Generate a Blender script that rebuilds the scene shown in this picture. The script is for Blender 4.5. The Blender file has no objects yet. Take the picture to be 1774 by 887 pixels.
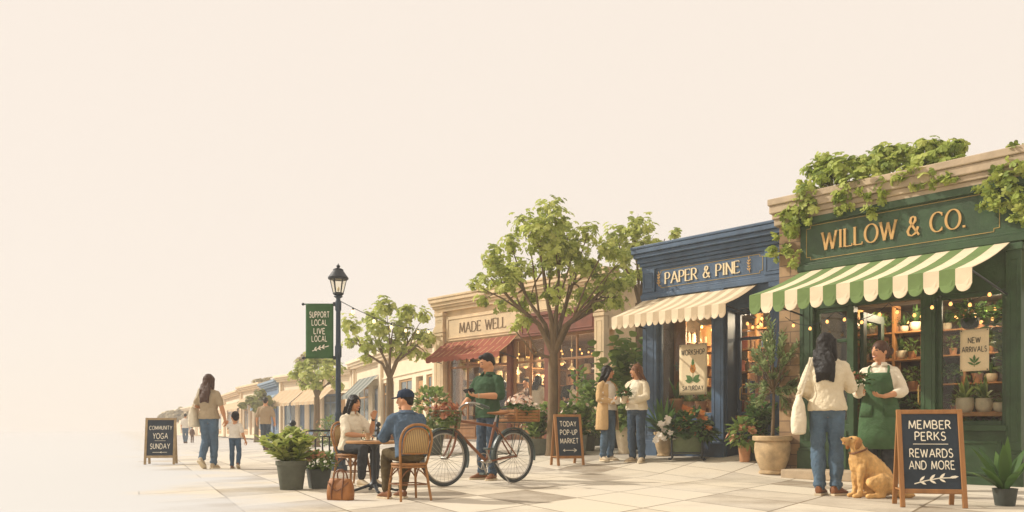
import bpy, math, random
from mathutils import Vector as V, Matrix, noise
rnd = random.Random(11)
R = math.radians
S = bpy.context.scene
COL = S.collection

# ------------------------------------------------------------------ camera, sky, sun, exposure
F, CH, CX, HY = 1400.0, 0.67, 887.0, 745.0      # focal length, eye height, principal column and horizon of a 1774 px wide frame
cam_d = bpy.data.cameras.new('camera')
cam = bpy.data.objects.new('camera', cam_d); COL.objects.link(cam)
cam.location = (0, 0, CH); cam.rotation_euler = (R(90), 0, 0)
cam_d.sensor_width = 36; cam_d.lens = 36 * F / 1774
cam_d.shift_y = (HY - 443.5) / 1774
cam_d.clip_start = .05; cam_d.clip_end = 2000
S.camera = cam

SUN_TO = V((-.80, .22, .0)); SUN_EL = 37
SUN_AZ = math.atan2(SUN_TO.x, SUN_TO.y)
w = bpy.data.worlds.new('World'); S.world = w; w.use_nodes = True
nt = w.node_tree; nt.nodes.clear()
sky = nt.nodes.new('ShaderNodeTexSky'); sky.sky_type = 'NISHITA'; sky.sun_disc = False
sky.sun_elevation = R(SUN_EL); sky.sun_rotation = SUN_AZ
b1 = nt.nodes.new('ShaderNodeBackground'); b1.inputs[1].default_value = .08
b2 = nt.nodes.new('ShaderNodeBackground'); b2.inputs[0].default_value = (1.0, .885, .77, 1); b2.inputs[1].default_value = 1.02
mx = nt.nodes.new('ShaderNodeMixShader'); mx.inputs[0].default_value = .93
out = nt.nodes.new('ShaderNodeOutputWorld')
nt.links.new(sky.outputs[0], b1.inputs[0]); nt.links.new(b1.outputs[0], mx.inputs[1]); nt.links.new(b2.outputs[0], mx.inputs[2])
nt.links.new(mx.outputs[0], out.inputs[0])
sun_d = bpy.data.lights.new('sun', 'SUN'); sun_d.energy = 4.3; sun_d.angle = R(.6); sun_d.color = (1.0, .94, .84)
sun = bpy.data.objects.new('sun', sun_d); COL.objects.link(sun)
sd = V((SUN_TO.x, SUN_TO.y, 0)).normalized() * math.cos(R(SUN_EL)) + V((0, 0, math.sin(R(SUN_EL))))
sun.rotation_euler = sd.to_track_quat('Z', 'Y').to_euler()
S.view_settings.view_transform = 'Standard'; S.view_settings.look = 'None'
S.view_settings.exposure = 0; S.view_settings.gamma = 1; S.view_settings.use_curve_mapping = False
S.render.engine = 'CYCLES'
S.cycles.max_bounces = 8; S.cycles.transparent_max_bounces = 16; S.cycles.volume_bounces = 1
S.cycles.use_denoising = True
S.cycles.sample_clamp_indirect = 4

# ------------------------------------------------------------------ colour and materials
def lin(h):
    h = h.lstrip('#'); o = []
    for i in (0, 2, 4):
        c = int(h[i:i+2], 16) / 255
        o.append(c / 12.92 if c <= .04045 else ((c + .055) / 1.055) ** 2.4)
    return o
def shade(c, k): return tuple(min(1, max(0, x * k)) for x in c) + (1,)
MATS = {}
def mat(name, col, rough=.6, var=.14, scale=5, bump=.0, bscale=60, metal=0, spec=.4, bdist=.01, stretch=None, sheen=0, warm=None):
    if name in MATS: return MATS[name]
    c = lin(col) if isinstance(col, str) else col
    m = bpy.data.materials.new(name); m.use_nodes = True
    n = m.node_tree.nodes; l = m.node_tree.links; p = n['Principled BSDF']
    p.inputs['Roughness'].default_value = rough; p.inputs['Metallic'].default_value = metal
    p.inputs['Specular IOR Level'].default_value = spec
    if sheen: p.inputs['Sheen Weight'].default_value = sheen
    tc = n.new('ShaderNodeTexCoord'); co = tc.outputs['Object']
    if stretch:
        mp = n.new('ShaderNodeMapping'); mp.inputs['Scale'].default_value = stretch; l.new(co, mp.inputs[0]); co = mp.outputs[0]
    if var:
        tx = n.new('ShaderNodeTexNoise'); tx.inputs['Scale'].default_value = scale; tx.inputs['Detail'].default_value = 6
        tx.inputs['Roughness'].default_value = .62
        l.new(co, tx.inputs['Vector'])
        rp = n.new('ShaderNodeValToRGB'); rp.color_ramp.elements[0].position = .30; rp.color_ramp.elements[1].position = .70
        rp.color_ramp.elements[0].color = shade(c, 1 - var)
        c2 = c if warm is None else lin(warm)
        rp.color_ramp.elements[1].color = shade(c2, 1 + var)
        l.new(tx.outputs[0], rp.inputs[0]); l.new(rp.outputs[0], p.inputs['Base Color'])
    else: p.inputs['Base Color'].default_value = shade(c, 1)
    if bump:
        t2 = n.new('ShaderNodeTexNoise'); t2.inputs['Scale'].default_value = bscale; t2.inputs['Detail'].default_value = 5
        l.new(co, t2.inputs['Vector'])
        b = n.new('ShaderNodeBump'); b.inputs['Strength'].default_value = min(1, bump); b.inputs['Distance'].default_value = bdist
        l.new(t2.outputs[0], b.inputs['Height']); l.new(b.outputs[0], p.inputs['Normal'])
    MATS[name] = m; return m
def leaf_mat(name, cols, transl=.42, rough=.55):
    if name in MATS: return MATS[name]
    m = bpy.data.materials.new(name); m.use_nodes = True
    n = m.node_tree.nodes; l = m.node_tree.links; p = n['Principled BSDF']
    p.inputs['Roughness'].default_value = rough; p.inputs['Specular IOR Level'].default_value = .3
    g = n.new('ShaderNodeNewGeometry'); rp = n.new('ShaderNodeValToRGB')
    while len(rp.color_ramp.elements) < len(cols): rp.color_ramp.elements.new(.5)
    for i, c in enumerate(cols):
        e = rp.color_ramp.elements[i]; e.position = i / (len(cols) - 1); e.color = tuple(lin(c)) + (1,)
    l.new(g.outputs['Random Per Island'], rp.inputs[0]); l.new(rp.outputs[0], p.inputs['Base Color'])
    t = n.new('ShaderNodeBsdfTranslucent'); l.new(rp.outputs[0], t.inputs[0])
    x = n.new('ShaderNodeMixShader'); x.inputs[0].default_value = transl
    l.new(p.outputs[0], x.inputs[1]); l.new(t.outputs[0], x.inputs[2]); l.new(x.outputs[0], n['Material Output'].inputs[0])
    MATS[name] = m; return m
def glass_mat(name, tint=(.97, .98, .97), refl=.10):
    if name in MATS: return MATS[name]
    m = bpy.data.materials.new(name); m.use_nodes = True
    n = m.node_tree.nodes; l = m.node_tree.links; n.remove(n['Principled BSDF'])
    t = n.new('ShaderNodeBsdfTransparent'); t.inputs[0].default_value = tint + (1,)
    g = n.new('ShaderNodeBsdfGlossy'); g.inputs['Roughness'].default_value = .03; g.inputs[0].default_value = (.9, .92, .9, 1)
    f = n.new('ShaderNodeLayerWeight'); f.inputs[0].default_value = .25
    mu = n.new('ShaderNodeMath'); mu.operation = 'MULTIPLY_ADD'; mu.inputs[1].default_value = .16; mu.inputs[2].default_value = refl * .15
    l.new(f.outputs['Fresnel'], mu.inputs[0])
    x = n.new('ShaderNodeMixShader'); l.new(mu.outputs[0], x.inputs[0]); l.new(t.outputs[0], x.inputs[1]); l.new(g.outputs[0], x.inputs[2])
    l.new(x.outputs[0], n['Material Output'].inputs[0]); MATS[name] = m; return m
def emit_mat(name, col, k):
    if name in MATS: return MATS[name]
    m = bpy.data.materials.new(name); m.use_nodes = True
    p = m.node_tree.nodes['Principled BSDF']; p.inputs['Base Color'].default_value = tuple(col) + (1,)
    p.inputs['Emission Color'].default_value = tuple(col) + (1,); p.inputs['Emission Strength'].default_value = k
    MATS[name] = m; return m

# ------------------------------------------------------------------ mesh builder
def perp(d):
    d = d.normalized(); a = V((0, 0, 1)) if abs(d.z) < .9 else V((0, 1, 0))
    x = d.cross(a).normalized(); return x, x.cross(d).normalized()
class MB:
    def __init__(s): s.v = []; s.f = []; s.m = []
    def add(s, vs, fs, m=0):
        o = len(s.v); s.v.extend([tuple(p) for p in vs]); s.f.extend([tuple(i + o for i in f) for f in fs]); s.m.extend([m] * len(fs)); return s
    def box(s, x0, x1, y0, y1, z0, z1, m=0):
        vs = [(x, y, z) for z in (z0, z1) for y in (y0, y1) for x in (x0, x1)]
        return s.add(vs, [(0, 2, 3, 1), (4, 5, 7, 6), (0, 1, 5, 4), (2, 6, 7, 3), (0, 4, 6, 2), (1, 3, 7, 5)], m)
    def bar(s, a, b, w, h, up=(0, 0, 1), m=0):
        a, b = V(a), V(b); d = (b - a).normalized(); u = V(up); x = d.cross(u)
        if x.length < 1e-4: x = d.cross(V((1, 0, 0)))
        x.normalize(); u = x.cross(d).normalized()
        vs = [p + x * (sx * w / 2) + u * (sz * h / 2) for p in (a, b) for sx, sz in ((-1, -1), (1, -1), (1, 1), (-1, 1))]
        return s.add(vs, [(0, 3, 2, 1), (4, 5, 6, 7), (0, 1, 5, 4), (1, 2, 6, 5), (2, 3, 7, 6), (3, 0, 4, 7)], m)
    def loft(s, rings, m=0, cap=True, close=False):
        n = len(rings[0]); vs = [p for r in rings for p in r]; fs = []
        k = len(rings)
        for i in range(k if close else k - 1):
            j = (i + 1) % k
            for q in range(n): fs.append((i * n + q, i * n + (q + 1) % n, j * n + (q + 1) % n, j * n + q))
        if cap and not close:
            c0 = sum((V(p) for p in rings[0]), V()) / n; c1 = sum((V(p) for p in rings[-1]), V()) / n
            vs = vs + [c0, c1]; a, b = k * n, k * n + 1
            for q in range(n): fs.append((a, (q + 1) % n, q)); fs.append((b, (k - 1) * n + q, (k - 1) * n + (q + 1) % n))
        return s.add(vs, fs, m)
    def tube(s, pts, rad, n=8, m=0, cap=True, close=False, flat=1.0, rounded=False):
        pts = [V(p) for p in pts]; k = len(pts)
        rad = [rad] * k if isinstance(rad, (int, float)) else list(rad)
        if rounded:
            d0 = (pts[0] - pts[1]).normalized(); d1 = (pts[-1] - pts[-2]).normalized()
            pre = [(pts[0] + d0 * rad[0] * .95, rad[0] * .25), (pts[0] + d0 * rad[0] * .7, rad[0] * .72)]
            post = [(pts[-1] + d1 * rad[-1] * .7, rad[-1] * .72), (pts[-1] + d1 * rad[-1] * .95, rad[-1] * .25)]
            pts = [p for p, _ in pre] + pts + [p for p, _ in post]; rad = [r for _, r in pre] + rad + [r for _, r in post]; k = len(pts)
        x = None; rings = []
        for i in range(k):
            if close: d = pts[(i + 1) % k] - pts[i - 1]
            else: d = pts[min(i + 1, k - 1)] - pts[max(i - 1, 0)]
            if d.length < 1e-9: d = V((0, 0, 1))
            d.normalize()
            if x is None: x, y = perp(d)
            else:
                x = x - d * x.dot(d)
                if x.length < 1e-6: x, _ = perp(d)
                x.normalize()
            y = x.cross(d).normalized()
            rings.append([pts[i] + (x * math.cos(2 * math.pi * q / n) - y * math.sin(2 * math.pi * q / n) * flat) * rad[i] for q in range(n)])
        return s.loft(rings, m, cap, close)
    def lathe(s, prof, n=20, c=(0, 0, 0), m=0, sq=None):
        c = V(c); rings = []
        for r, z in prof:
            ring = []
            for q in range(n):
                a = 2 * math.pi * (q + .5) / n; ca, sa = math.cos(a), math.sin(a)
                k = r
                if sq: k = r / max(abs(ca), abs(sa)) * .82
                ring.append(c + V((ca * k, sa * k, z)))
            rings.append(ring)
        return s.loft(rings, m, True)
    def ell(s, c, r, M=None, nu=14, nv=9, m=0, fn=None):
        c = V(c); M = M or Matrix.Identity(3); vs = []; fs = []
        for j in range(nv + 1):
            ph = math.pi * j / nv
            for i in range(nu):
                th = 2 * math.pi * i / nu
                p = V((math.sin(ph) * math.cos(th), math.sin(ph) * math.sin(th), math.cos(ph)))
                q = V((p.x * r[0], p.y * r[1], p.z * r[2]))
                if fn: q = fn(p, q)
                vs.append(c + M @ q)
        for j in range(nv):
            for i in range(nu):
                a, b = j * nu + i, j * nu + (i + 1) % nu
                if j == 0: fs.append((a, a + nu, b + nu))
                elif j == nv - 1: fs.append((a, a + nu, b))
                else: fs.append((a, a + nu, b + nu, b))
        return s.add(vs, fs, m)
    def prism(s, poly, fn, d0, d1, m=0):
        n = len(poly); vs = [fn(p[0], p[1], d0) for p in poly] + [fn(p[0], p[1], d1) for p in poly]
        fs = [tuple(range(n)), tuple(range(2 * n - 1, n - 1, -1))] + [(i, n + i, n + (i + 1) % n, (i + 1) % n) for i in range(n)]
        return s.add(vs, fs, m)
    def leaf(s, b, d, up, L, W, bend=.2, m=0, seg=3, blunt=False):
        b, d = V(b), V(d).normalized(); up = V(up); x = d.cross(up)
        if x.length < 1e-3: x = d.cross(V((1, .3, 0)))
        x.normalize(); u = x.cross(d).normalized(); vs = []; fs = []
        prof = {2: (.25, 1, .1), 3: (.3, 1, .85, .06), 4: (.3, .85, 1, .7, .05)}[seg] if not blunt else {2: (.3, 1, .75), 3: (.3, 1, 1, .55), 4: (.3, .8, 1, 1, .5)}[seg]
        p = b; dd = d.copy()
        for i in range(seg + 1):
            wd = W / 2 * prof[i]
            vs += [p - x * wd + u * wd * .25, p + x * wd + u * wd * .25]
            dd = (dd + V((0, 0, -1)) * bend / seg * 1.6).normalized(); p = p + dd * (L / seg)
        for i in range(seg): fs.append((2 * i, 2 * i + 1, 2 * i + 3, 2 * i + 2))
        return s.add(vs, fs, m)
    def disc_leaf(s, c, nrm, r, k=6, m=0, lobes=0):
        x, y = perp(nrm); a0 = rnd.random() * 6.28; vs = []
        for q in range(k):
            a = a0 + 2 * math.pi * q / k; rr = r * (1 - .22 * (q % 2) if lobes else 1) * rnd.uniform(.9, 1.1)
            vs.append(V(c) + x * math.cos(a) * rr + y * math.sin(a) * rr * .86 + nrm * (.18 * r * math.cos(2 * a)))
        return s.add(vs, [tuple(range(k))], m)
    def mesh(s, name):
        me = bpy.data.meshes.new(name); me.from_pydata(s.v, [], s.f); me.update()
        return me
    def build(s, name, mats, parent=None, smooth=False, bevel=0, angle=40, seg=2):
        me = s.mesh(name)
        mats = mats if isinstance(mats, (list, tuple)) else [mats]
        for mm in mats: me.materials.append(mm)
        if len(mats) > 1:
            me.polygons.foreach_set('material_index', s.m)
        if smooth:
            me.polygons.foreach_set('use_smooth', [True] * len(me.polygons))
            if angle < 180: me.set_sharp_from_angle(angle=R(angle))
        o = bpy.data.objects.new(name, me); COL.objects.link(o)
        if parent: o.parent = parent
        if bevel:
            b = o.modifiers.new('bevel', 'BEVEL'); b.width = bevel; b.segments = seg; b.limit_method = 'ANGLE'; b.angle_limit = R(40)
        return o
def tag(o, label=None, cat=None, group=None, kind=None):
    if label: o['label'] = label
    if cat: o['category'] = cat
    if group: o['group'] = group
    if kind: o['kind'] = kind
    return o
def thing(name, label, cat, loc=(0, 0, 0), rz=0, group=None, scale=1):
    o = bpy.data.objects.new(name, None); COL.objects.link(o); o.empty_display_size = .1
    o.location = loc; o.rotation_euler = (0, 0, rz); o.scale = (scale,) * 3
    return tag(o, label, cat, group)
def kids(o): return [c for c in COL.objects if c.parent == o]
def dup(root, loc, rz=0, label=None, group=None, scale=None):
    r = root.copy(); COL.objects.link(r); r.location = loc; r.rotation_euler = (0, 0, rz)
    if scale: r.scale = (scale,) * 3
    if label: r['label'] = label
    if group: r['group'] = group
    for ch in list(root.children):
        c = ch.copy(); COL.objects.link(c); c.parent = r
        for g in list(ch.children):
            d = g.copy(); COL.objects.link(d); d.parent = c
    return r
def bake(o, voxel=None, smooth=2, disp=None, dscale=.08, iters_after=1):
    """turn overlapping closed shells into one continuous skin"""
    if voxel:
        m = o.modifiers.new('remesh', 'REMESH'); m.mode = 'VOXEL'; m.voxel_size = voxel; m.adaptivity = 0
    if smooth:
        m = o.modifiers.new('smooth', 'SMOOTH'); m.factor = .5; m.iterations = smooth
    if disp:
        tx = bpy.data.textures.new('folds', 'CLOUDS'); tx.noise_scale = dscale; tx.noise_depth = 2
        m = o.modifiers.new('displace', 'DISPLACE'); m.texture = tx; m.strength = disp; m.mid_level = .5; m.texture_coords = 'LOCAL'
        m = o.modifiers.new('smooth2', 'SMOOTH'); m.factor = .5; m.iterations = iters_after
    dg = bpy.context.evaluated_depsgraph_get()
    me = bpy.data.meshes.new_from_object(o.evaluated_get(dg))
    old = o.data; mats = [m for m in old.materials]
    o.modifiers.clear(); o.data = me
    if not me.materials:
        for mm in mats: me.materials.append(mm)
    me.polygons.foreach_set('use_smooth', [True] * len(me.polygons)); me.update()
    nm = old.name; bpy.data.meshes.remove(old); me.name = nm
    return o

# ------------------------------------------------------------------ the lie of the land
RT = V((.7038, -.7104)); NF = V((-.7104, -.7038)); TT = -RT     # along the shopfronts, out of them into the street, and on down the street
SP0 = V((2.455, 14.88))
def clamp(x, a=0., b=1.): return max(a, min(b, x))
def sm(x): x = clamp(x); return x * x * (3 - 2 * x)
def ground_z(x, y):
    q = V((x, y)) - SP0; s = q.dot(NF); t = q.dot(TT)
    z = clamp(.09 * (2.4 - s), 0, .42)
    return z * (1 - sm((t - 9) / 7)) * sm((t + 4.3) / 2.2)
def at(px, py, dz=0.):
    """where the sight line through a pixel meets the ground"""
    z = 0.
    for _ in range(60):
        D = (CH - z) / (py - HY) * F; x = (px - CX) * D / F
        z = .6 * z + .4 * ground_z(x, D)
    return V((x, D, ground_z(x, D) + dz))
def xy(px, D): return (px - CX) * D / F
def zz(py, D): return CH - (py - HY) * D / F
# ------------------------------------------------------------------ lettering: strokes drawn with a pen
def arc(cx, cy, rx, ry, a0, a1, n=14): return [(cx + rx * math.cos(R(a0 + (a1 - a0) * i / n)), cy + ry * math.sin(R(a0 + (a1 - a0) * i / n))) for i in range(n + 1)]
LET = {
 'A': (.80, [[(0, 0), (.4, 1)], [(.4, 1), (.8, 0)], [(.16, .34), (.64, .34)]]),
 'B': (.60, [[(0, 0), (0, 1)], [(0, 1), (.28, 1)] + arc(.28, .76, .25, .24, 90, -90) + [(0, .52)], [(0, .52), (.28, .52)] + arc(.30, .26, .29, .26, 90, -90) + [(0, 0)]]),
 'C': (.74, [arc(.42, .5, .42, .5, 48, 312, 20)]),
 'D': (.72, [[(0, 0), (0, 1)], [(0, 1), (.27, 1)] + arc(.27, .5, .44, .5, 90, -90) + [(0, 0)]]),
 'E': (.54, [[(0, 0), (0, 1)], [(0, 1), (.52, 1)], [(0, .52), (.42, .52)], [(0, 0), (.55, 0)]]),
 'G': (.80, [arc(.42, .5, .42, .5, 48, 330, 20) + [(.79, .44), (.5, .44)]]),
 'H': (.66, [[(0, 0), (0, 1)], [(.66, 0), (.66, 1)], [(0, .52), (.66, .52)]]),
 'I': (.02, [[(.01, 0), (.01, 1)]]),
 'K': (.62, [[(0, 0), (0, 1)], [(.57, 1), (.02, .42)], [(.2, .6), (.62, 0)]]),
 'L': (.52, [[(0, 0), (0, 1)], [(0, 0), (.52, 0)]]),
 'M': (.84, [[(0, 0), (.08, 1)], [(.08, 1), (.42, .12)], [(.42, .12), (.76, 1)], [(.76, 1), (.84, 0)]]),
 'N': (.66, [[(0, 0), (0, 1)], [(0, 1), (.66, 0)], [(.66, 0), (.66, 1)]]),
 'O': (.86, [arc(.43, .5, .43, .5, 90, 450, 26)]),
 'P': (.54, [[(0, 0), (0, 1)], [(0, 1), (.26, 1)] + arc(.26, .73, .28, .27, 90, -90) + [(0, .46)]]),
 'R': (.60, [[(0, 0), (0, 1)], [(0, 1), (.26, 1)] + arc(.26, .74, .27, .26, 90, -90) + [(0, .48)], [(.24, .48), (.60, 0)]]),
 'S': (.54, [arc(.28, .75, .24, .25, 35, 250, 12) + arc(.26, .25, .27, .26, 75, -150, 14)]),
 'T': (.66, [[(.33, 0), (.33, 1)], [(0, 1), (.66, 1)]]),
 'U': (.60, [[(0, 1), (0, .3)] + arc(.30, .3, .30, .3, 180, 360) + [(.60, 1)]]),
 'V': (.72, [[(0, 1), (.36, 0)], [(.36, 0), (.72, 1)]]),
 'W': (1.04, [[(0, 1), (.27, 0)], [(.27, 0), (.52, .92)], [(.52, .92), (.77, 0)], [(.77, 0), (1.04, 1)]]),
 'Y': (.66, [[(0, 1), (.33, .46)], [(.66, 1), (.33, .46)], [(.33, .46), (.33, 0)]]),
 '&': (.76, [[(.76, 0), (.32, .55), (.2, .76), (.26, .94), (.4, 1), (.52, .92), (.53, .78), (.42, .64), (.16, .46), (.04, .26), (.1, .07), (.3, 0), (.52, .1), (.66, .32), (.7, .44)]]),
 '-': (.32, [[(0, .44), (.32, .44)]]), '.': (.06, [[(.03, 0), (.03, .11)]]), ' ': (.34, []),
}
def ribbon(M, pts, wid, fn, d, m=0):
    n = len(pts); pts = [V(p) for p in pts]; Ls = []
    for i in range(n):
        a = pts[min(i + 1, n - 1)] - pts[max(i - 1, 0)]
        if n > 3 and (pts[0] - pts[-1]).length < 1e-6 and i in (0, n - 1): a = pts[1] - pts[-2]
        a.normalize(); nr = V((-a.y, a.x)); w = wid(a)
        k = 1.
        if 0 < i < n - 1:
            b = (pts[i + 1] - pts[i]).normalized(); k = min(1.5, 1 / max(.5, abs(nr.dot(V((-b.y, b.x))))))
        Ls.append((pts[i] + nr * w / 2 * k, pts[i] - nr * w / 2 * k))
    vs = [fn(p.x, p.y, d) for l in Ls for p in l] + [fn(p.x, p.y, 0) for l in Ls for p in l]
    fs = []; o = 2 * n
    for i in range(n - 1):
        a = 2 * i
        fs += [(a, a + 1, a + 3, a + 2), (a, a + 2, a + 2 + o, a + o), (a + 1, a + 1 + o, a + 3 + o, a + 3)]
    fs += [(0, o, o + 1, 1), (2 * n - 2, 2 * n - 1, 2 * n - 1 + o, 2 * n - 2 + o)]
    M.add(vs, fs, m)
def text(M, s, size, c, right, up, style='hand', wt=.12, gap=.22, depth=.004, width=None, m=0, wob=0):
    """one line of capitals centred on c; right and up are unit vectors of the board it is written on"""
    c, right, up = V(c), V(right), V(up); nrm = right.cross(up)
    LT = dict(LET, I=(.22, [[(.11, 0), (.11, 1)]])) if style == 'serif' else LET
    tw = sum(LT[ch][0] + gap for ch in s) - gap
    sx = size if width is None else width / tw
    x = -tw / 2
    for ch in s:
        lw, st = LT[ch]; dy = rnd.uniform(-wob, wob); rt = rnd.uniform(-wob, wob)
        def fn(u, v, d, x=x, dy=dy, rt=rt): return c + right * ((x + u + rt * v) * sx) + up * ((v - .5 + dy) * size) + nrm * d
        if style == 'serif': wid = lambda a: wt * (.42 + .95 * abs(a.y) ** 1.5)
        else: wid = lambda a: wt
        for k, pl in enumerate(st):
            ribbon(M, pl, wid, fn, depth * (1 + .04 * k), m)
            if style == 'serif' and ch not in '&.-':
                for e, nx in ((pl[0], pl[1]), (pl[-1], pl[-2])):
                    if len(pl) == 2 and abs(nx[1] - e[1]) > .4 and (e[1] < .02 or e[1] > .98):
                        if ch in 'AVM' and ((e[1] > .98) == (ch == 'A')) and ch != 'M': continue
                        y = .025 if e[1] < .5 else .975
                        ribbon(M, [(e[0] - .105, y), (e[0] + .105, y)], lambda a: .05, fn, depth * .96, m)
                    elif len(pl) == 2 and abs(nx[1] - e[1]) < .05 and ch in 'ELT' and 0 < e[0] or (ch == 'T' and len(pl) == 2 and e[0] == 0):
                        yy = e[1]; dy2 = .13 if yy < .3 else -.13
                        if .3 < yy < .7: ribbon(M, [(e[0], yy - .07), (e[0], yy + .07)], lambda a: .05, fn, depth * .96, m)
                        else: ribbon(M, [(e[0], yy), (e[0], yy + dy2)], lambda a: .06, fn, depth * .96, m)
                if ch in 'CSG' and len(pl) > 5:
                    for e in ((pl[0],) if ch == 'G' else (pl[0], pl[-1])):
                        ribbon(M, [(e[0], e[1] - .09), (e[0], e[1] + .09)], lambda a: .05, fn, depth * .96, m)
        x += lw + gap
    return M
def sprig(M, c, right, up, L, n=5, lw=.25, depth=.004, wt=.02, m=0, ang=0):
    c, right, up = V(c), V(right), V(up); nrm = right.cross(up)
    ca, sa = math.cos(R(ang)), math.sin(R(ang)); r2 = right * ca + up * sa; u2 = up * ca - right * sa
    fn = lambda u, v, d: c + r2 * u * L + u2 * v * L + nrm * d
    ribbon(M, [(-.5, -.05), (-.2, .0), (.2, .03), (.5, 0)], lambda a: wt, fn, depth, m)
    for i in range(n):
        t = -.35 + .8 * i / max(1, n - 1)
        for sd in (-1, 1):
            if i == n - 1 and sd < 0: continue
            a = R(38) * sd if i < n - 1 else 0; l = lw * rnd.uniform(.8, 1.1)
            pts = [(0, 0), (.3, .14), (.65, .15), (1, 0), (.65, -.15), (.3, -.14)]
            poly = [(t + l * (p * math.cos(a) - q * math.sin(a)), .01 + l * (p * math.sin(a) + q * math.cos(a))) for p, q in pts]
            M.add([fn(p[0], p[1], depth * 1.1) for p in poly], [tuple(range(6))], m)
# ------------------------------------------------------------------ materials of the place
GREEN = mat('green_paint', '#324a2c', .45, .34, 3.5, .25, 30)
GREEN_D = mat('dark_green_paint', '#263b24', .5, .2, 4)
BLUE = mat('blue_paint', '#43586e', .5, .3, 3.5, .25, 30)
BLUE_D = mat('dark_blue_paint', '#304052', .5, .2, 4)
CREAM = mat('cream_render', '#d3bb97', .85, .12, 2.2, .3, 25, warm='#dcc19a')
PALE = mat('pale_render', '#e3d0b2', .9, .10, 1.5, .3, 20)
STONE = mat('cornice_stone', '#b19d82', .85, .22, 4, .4, 30)
TAN = mat('tan_timber', '#94683f', .6, .2, 5, .2, 40, stretch=(1, 1, .2))
RUST = mat('rust_red_paint', '#784430', .6, .2, 4)
WOOD = mat('oak', '#9c6c3c', .55, .25, 9, .25, 60, stretch=(1, 1, .15))
WOOD_D = mat('dark_wood', '#5a3d26', .6, .25, 8, .2, 50)
WOOD_L = mat('weathered_pale_wood', '#a48c68', .7, .22, 9, .2, 60)
IRON = mat('black_iron', '#20262b', .45, .2, 8, .15, 40)
IRON_B = mat('blue_black_iron', '#2a3a47', .42, .22, 6, .15, 40)
GOLD = mat('gilt', '#c39a5c', .5, .12, 20)
GOLD_LINE = mat('gilt_line', '#a88c4c', .5, .2, 8)
CHALK = mat('chalk', '#efe6d0', .9, .10, 30)
SLATE = mat('slate_board', '#2b3640', .8, .28, 5, .1, 30)
PAPER = mat('poster_paper', '#e2cda6', .9, .08, 4)
INK = mat('poster_ink', '#3c3c36', .9, .1, 20)
C_CREAM = mat('awning_cream', '#dfccab', .85, .08, 5, .2, 15)
C_GREEN = mat('awning_green', '#6a7f48', .85, .14, 5, .2, 15)
C_SAND = mat('awning_sand', '#bfa988', .85, .1, 5, .2, 15)
C_RED = mat('awning_rust', '#8e4b35', .85, .14, 5, .2, 15)
C_GREY = mat('awning_grey', '#5f6560', .85, .14, 5)
C_GREYL = mat('awning_light_grey', '#8a8d84', .85, .14, 5)
C_TAN = mat('awning_tan', '#bfa27c', .85, .14, 5)
C_BLUE = mat('awning_blue', '#7e97ab', .85, .14, 5)
SOIL = mat('potting_soil', '#3a2a1e', .95, .3, 30, .6, 80)
TERRA = mat('terracotta', '#b5835c', .85, .2, 7, .25, 50)
URN = mat('weathered_clay', '#a9916f', .85, .26, 5, .3, 40, warm='#bfa47c')
PALEPOT = mat('glazed_pale_pot', '#cbbb9e', .6, .14, 6)
GREYPOT = mat('grey_stone_pot', '#5c5e50', .8, .24, 6, .3, 40)
DARKPOT = mat('dark_pot', '#474c46', .7, .24, 6, .2, 40)
GREENPOT = mat('green_metal_trough', '#55603f', .6, .24, 6, .2, 40)
BARK = mat('bark', '#6f5c43', .9, .3, 9, .7, 40, stretch=(1, 1, .3))
STEM = mat('plant_stem', '#5d6a36', .7, .2, 10)
ROOM = mat('shop_room', '#4a3a26', .8, .25, 3)
ROOM_W = mat('bakery_room', '#6b4d2e', .8, .25, 2.5)
GLASS = glass_mat('window_glass')
GLASS_S = glass_mat('greenish_glass', (.86, .90, .86), .2)  # slightly green-tinted glass of the side bay
BULB = emit_mat('lit_bulb', (1, .50, .15), 1.7)
BULB_DAY = emit_mat('lit_bulb_daylight', (1, .74, .42), 1.5)
L_TREE = leaf_mat('street_tree_leaves', ['#7b8740', '#a0ab52', '#bdc466', '#d2d47e', '#aeb95c'])
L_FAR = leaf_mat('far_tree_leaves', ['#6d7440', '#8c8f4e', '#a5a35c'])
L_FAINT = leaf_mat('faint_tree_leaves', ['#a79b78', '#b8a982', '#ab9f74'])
L_VINE = leaf_mat('vine_leaves', ['#6a7b36', '#8fa046', '#aeb957', '#c5ca70', '#9aa94c'])
L_OLIVE = leaf_mat('olive_leaves', ['#66794d', '#8a9c66', '#acb984', '#778b58'])
L_DEEP = leaf_mat('deep_green_leaves', ['#2f4a26', '#476632', '#618042', '#3a582c'])
L_FRESH = leaf_mat('fresh_green_leaves', ['#53703a', '#748c48', '#94a458', '#627c40'])
L_YEL = leaf_mat('yellow_green_leaves', ['#76893c', '#9aa650', '#bcbf70', '#879644'])
L_RUSTY = leaf_mat('dried_rust_blooms', ['#8a4f35', '#a9694a', '#bd8460', '#7a4633'])
P_ORANGE = leaf_mat('orange_petals', ['#c9783c', '#d89150', '#c4683a', '#e0a866'], .25)
P_PINK = leaf_mat('pink_white_petals', ['#e8d3c0', '#f0e4d2', '#d9a890', '#efd9b8'], .25)
P_WHITE = leaf_mat('white_petals', ['#efe6d6', '#e6d9c6', '#f2ecdf'], .25)
P_CORAL = leaf_mat('coral_petals', ['#c98a66', '#d8a37e', '#b5714f'], .25)

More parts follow.
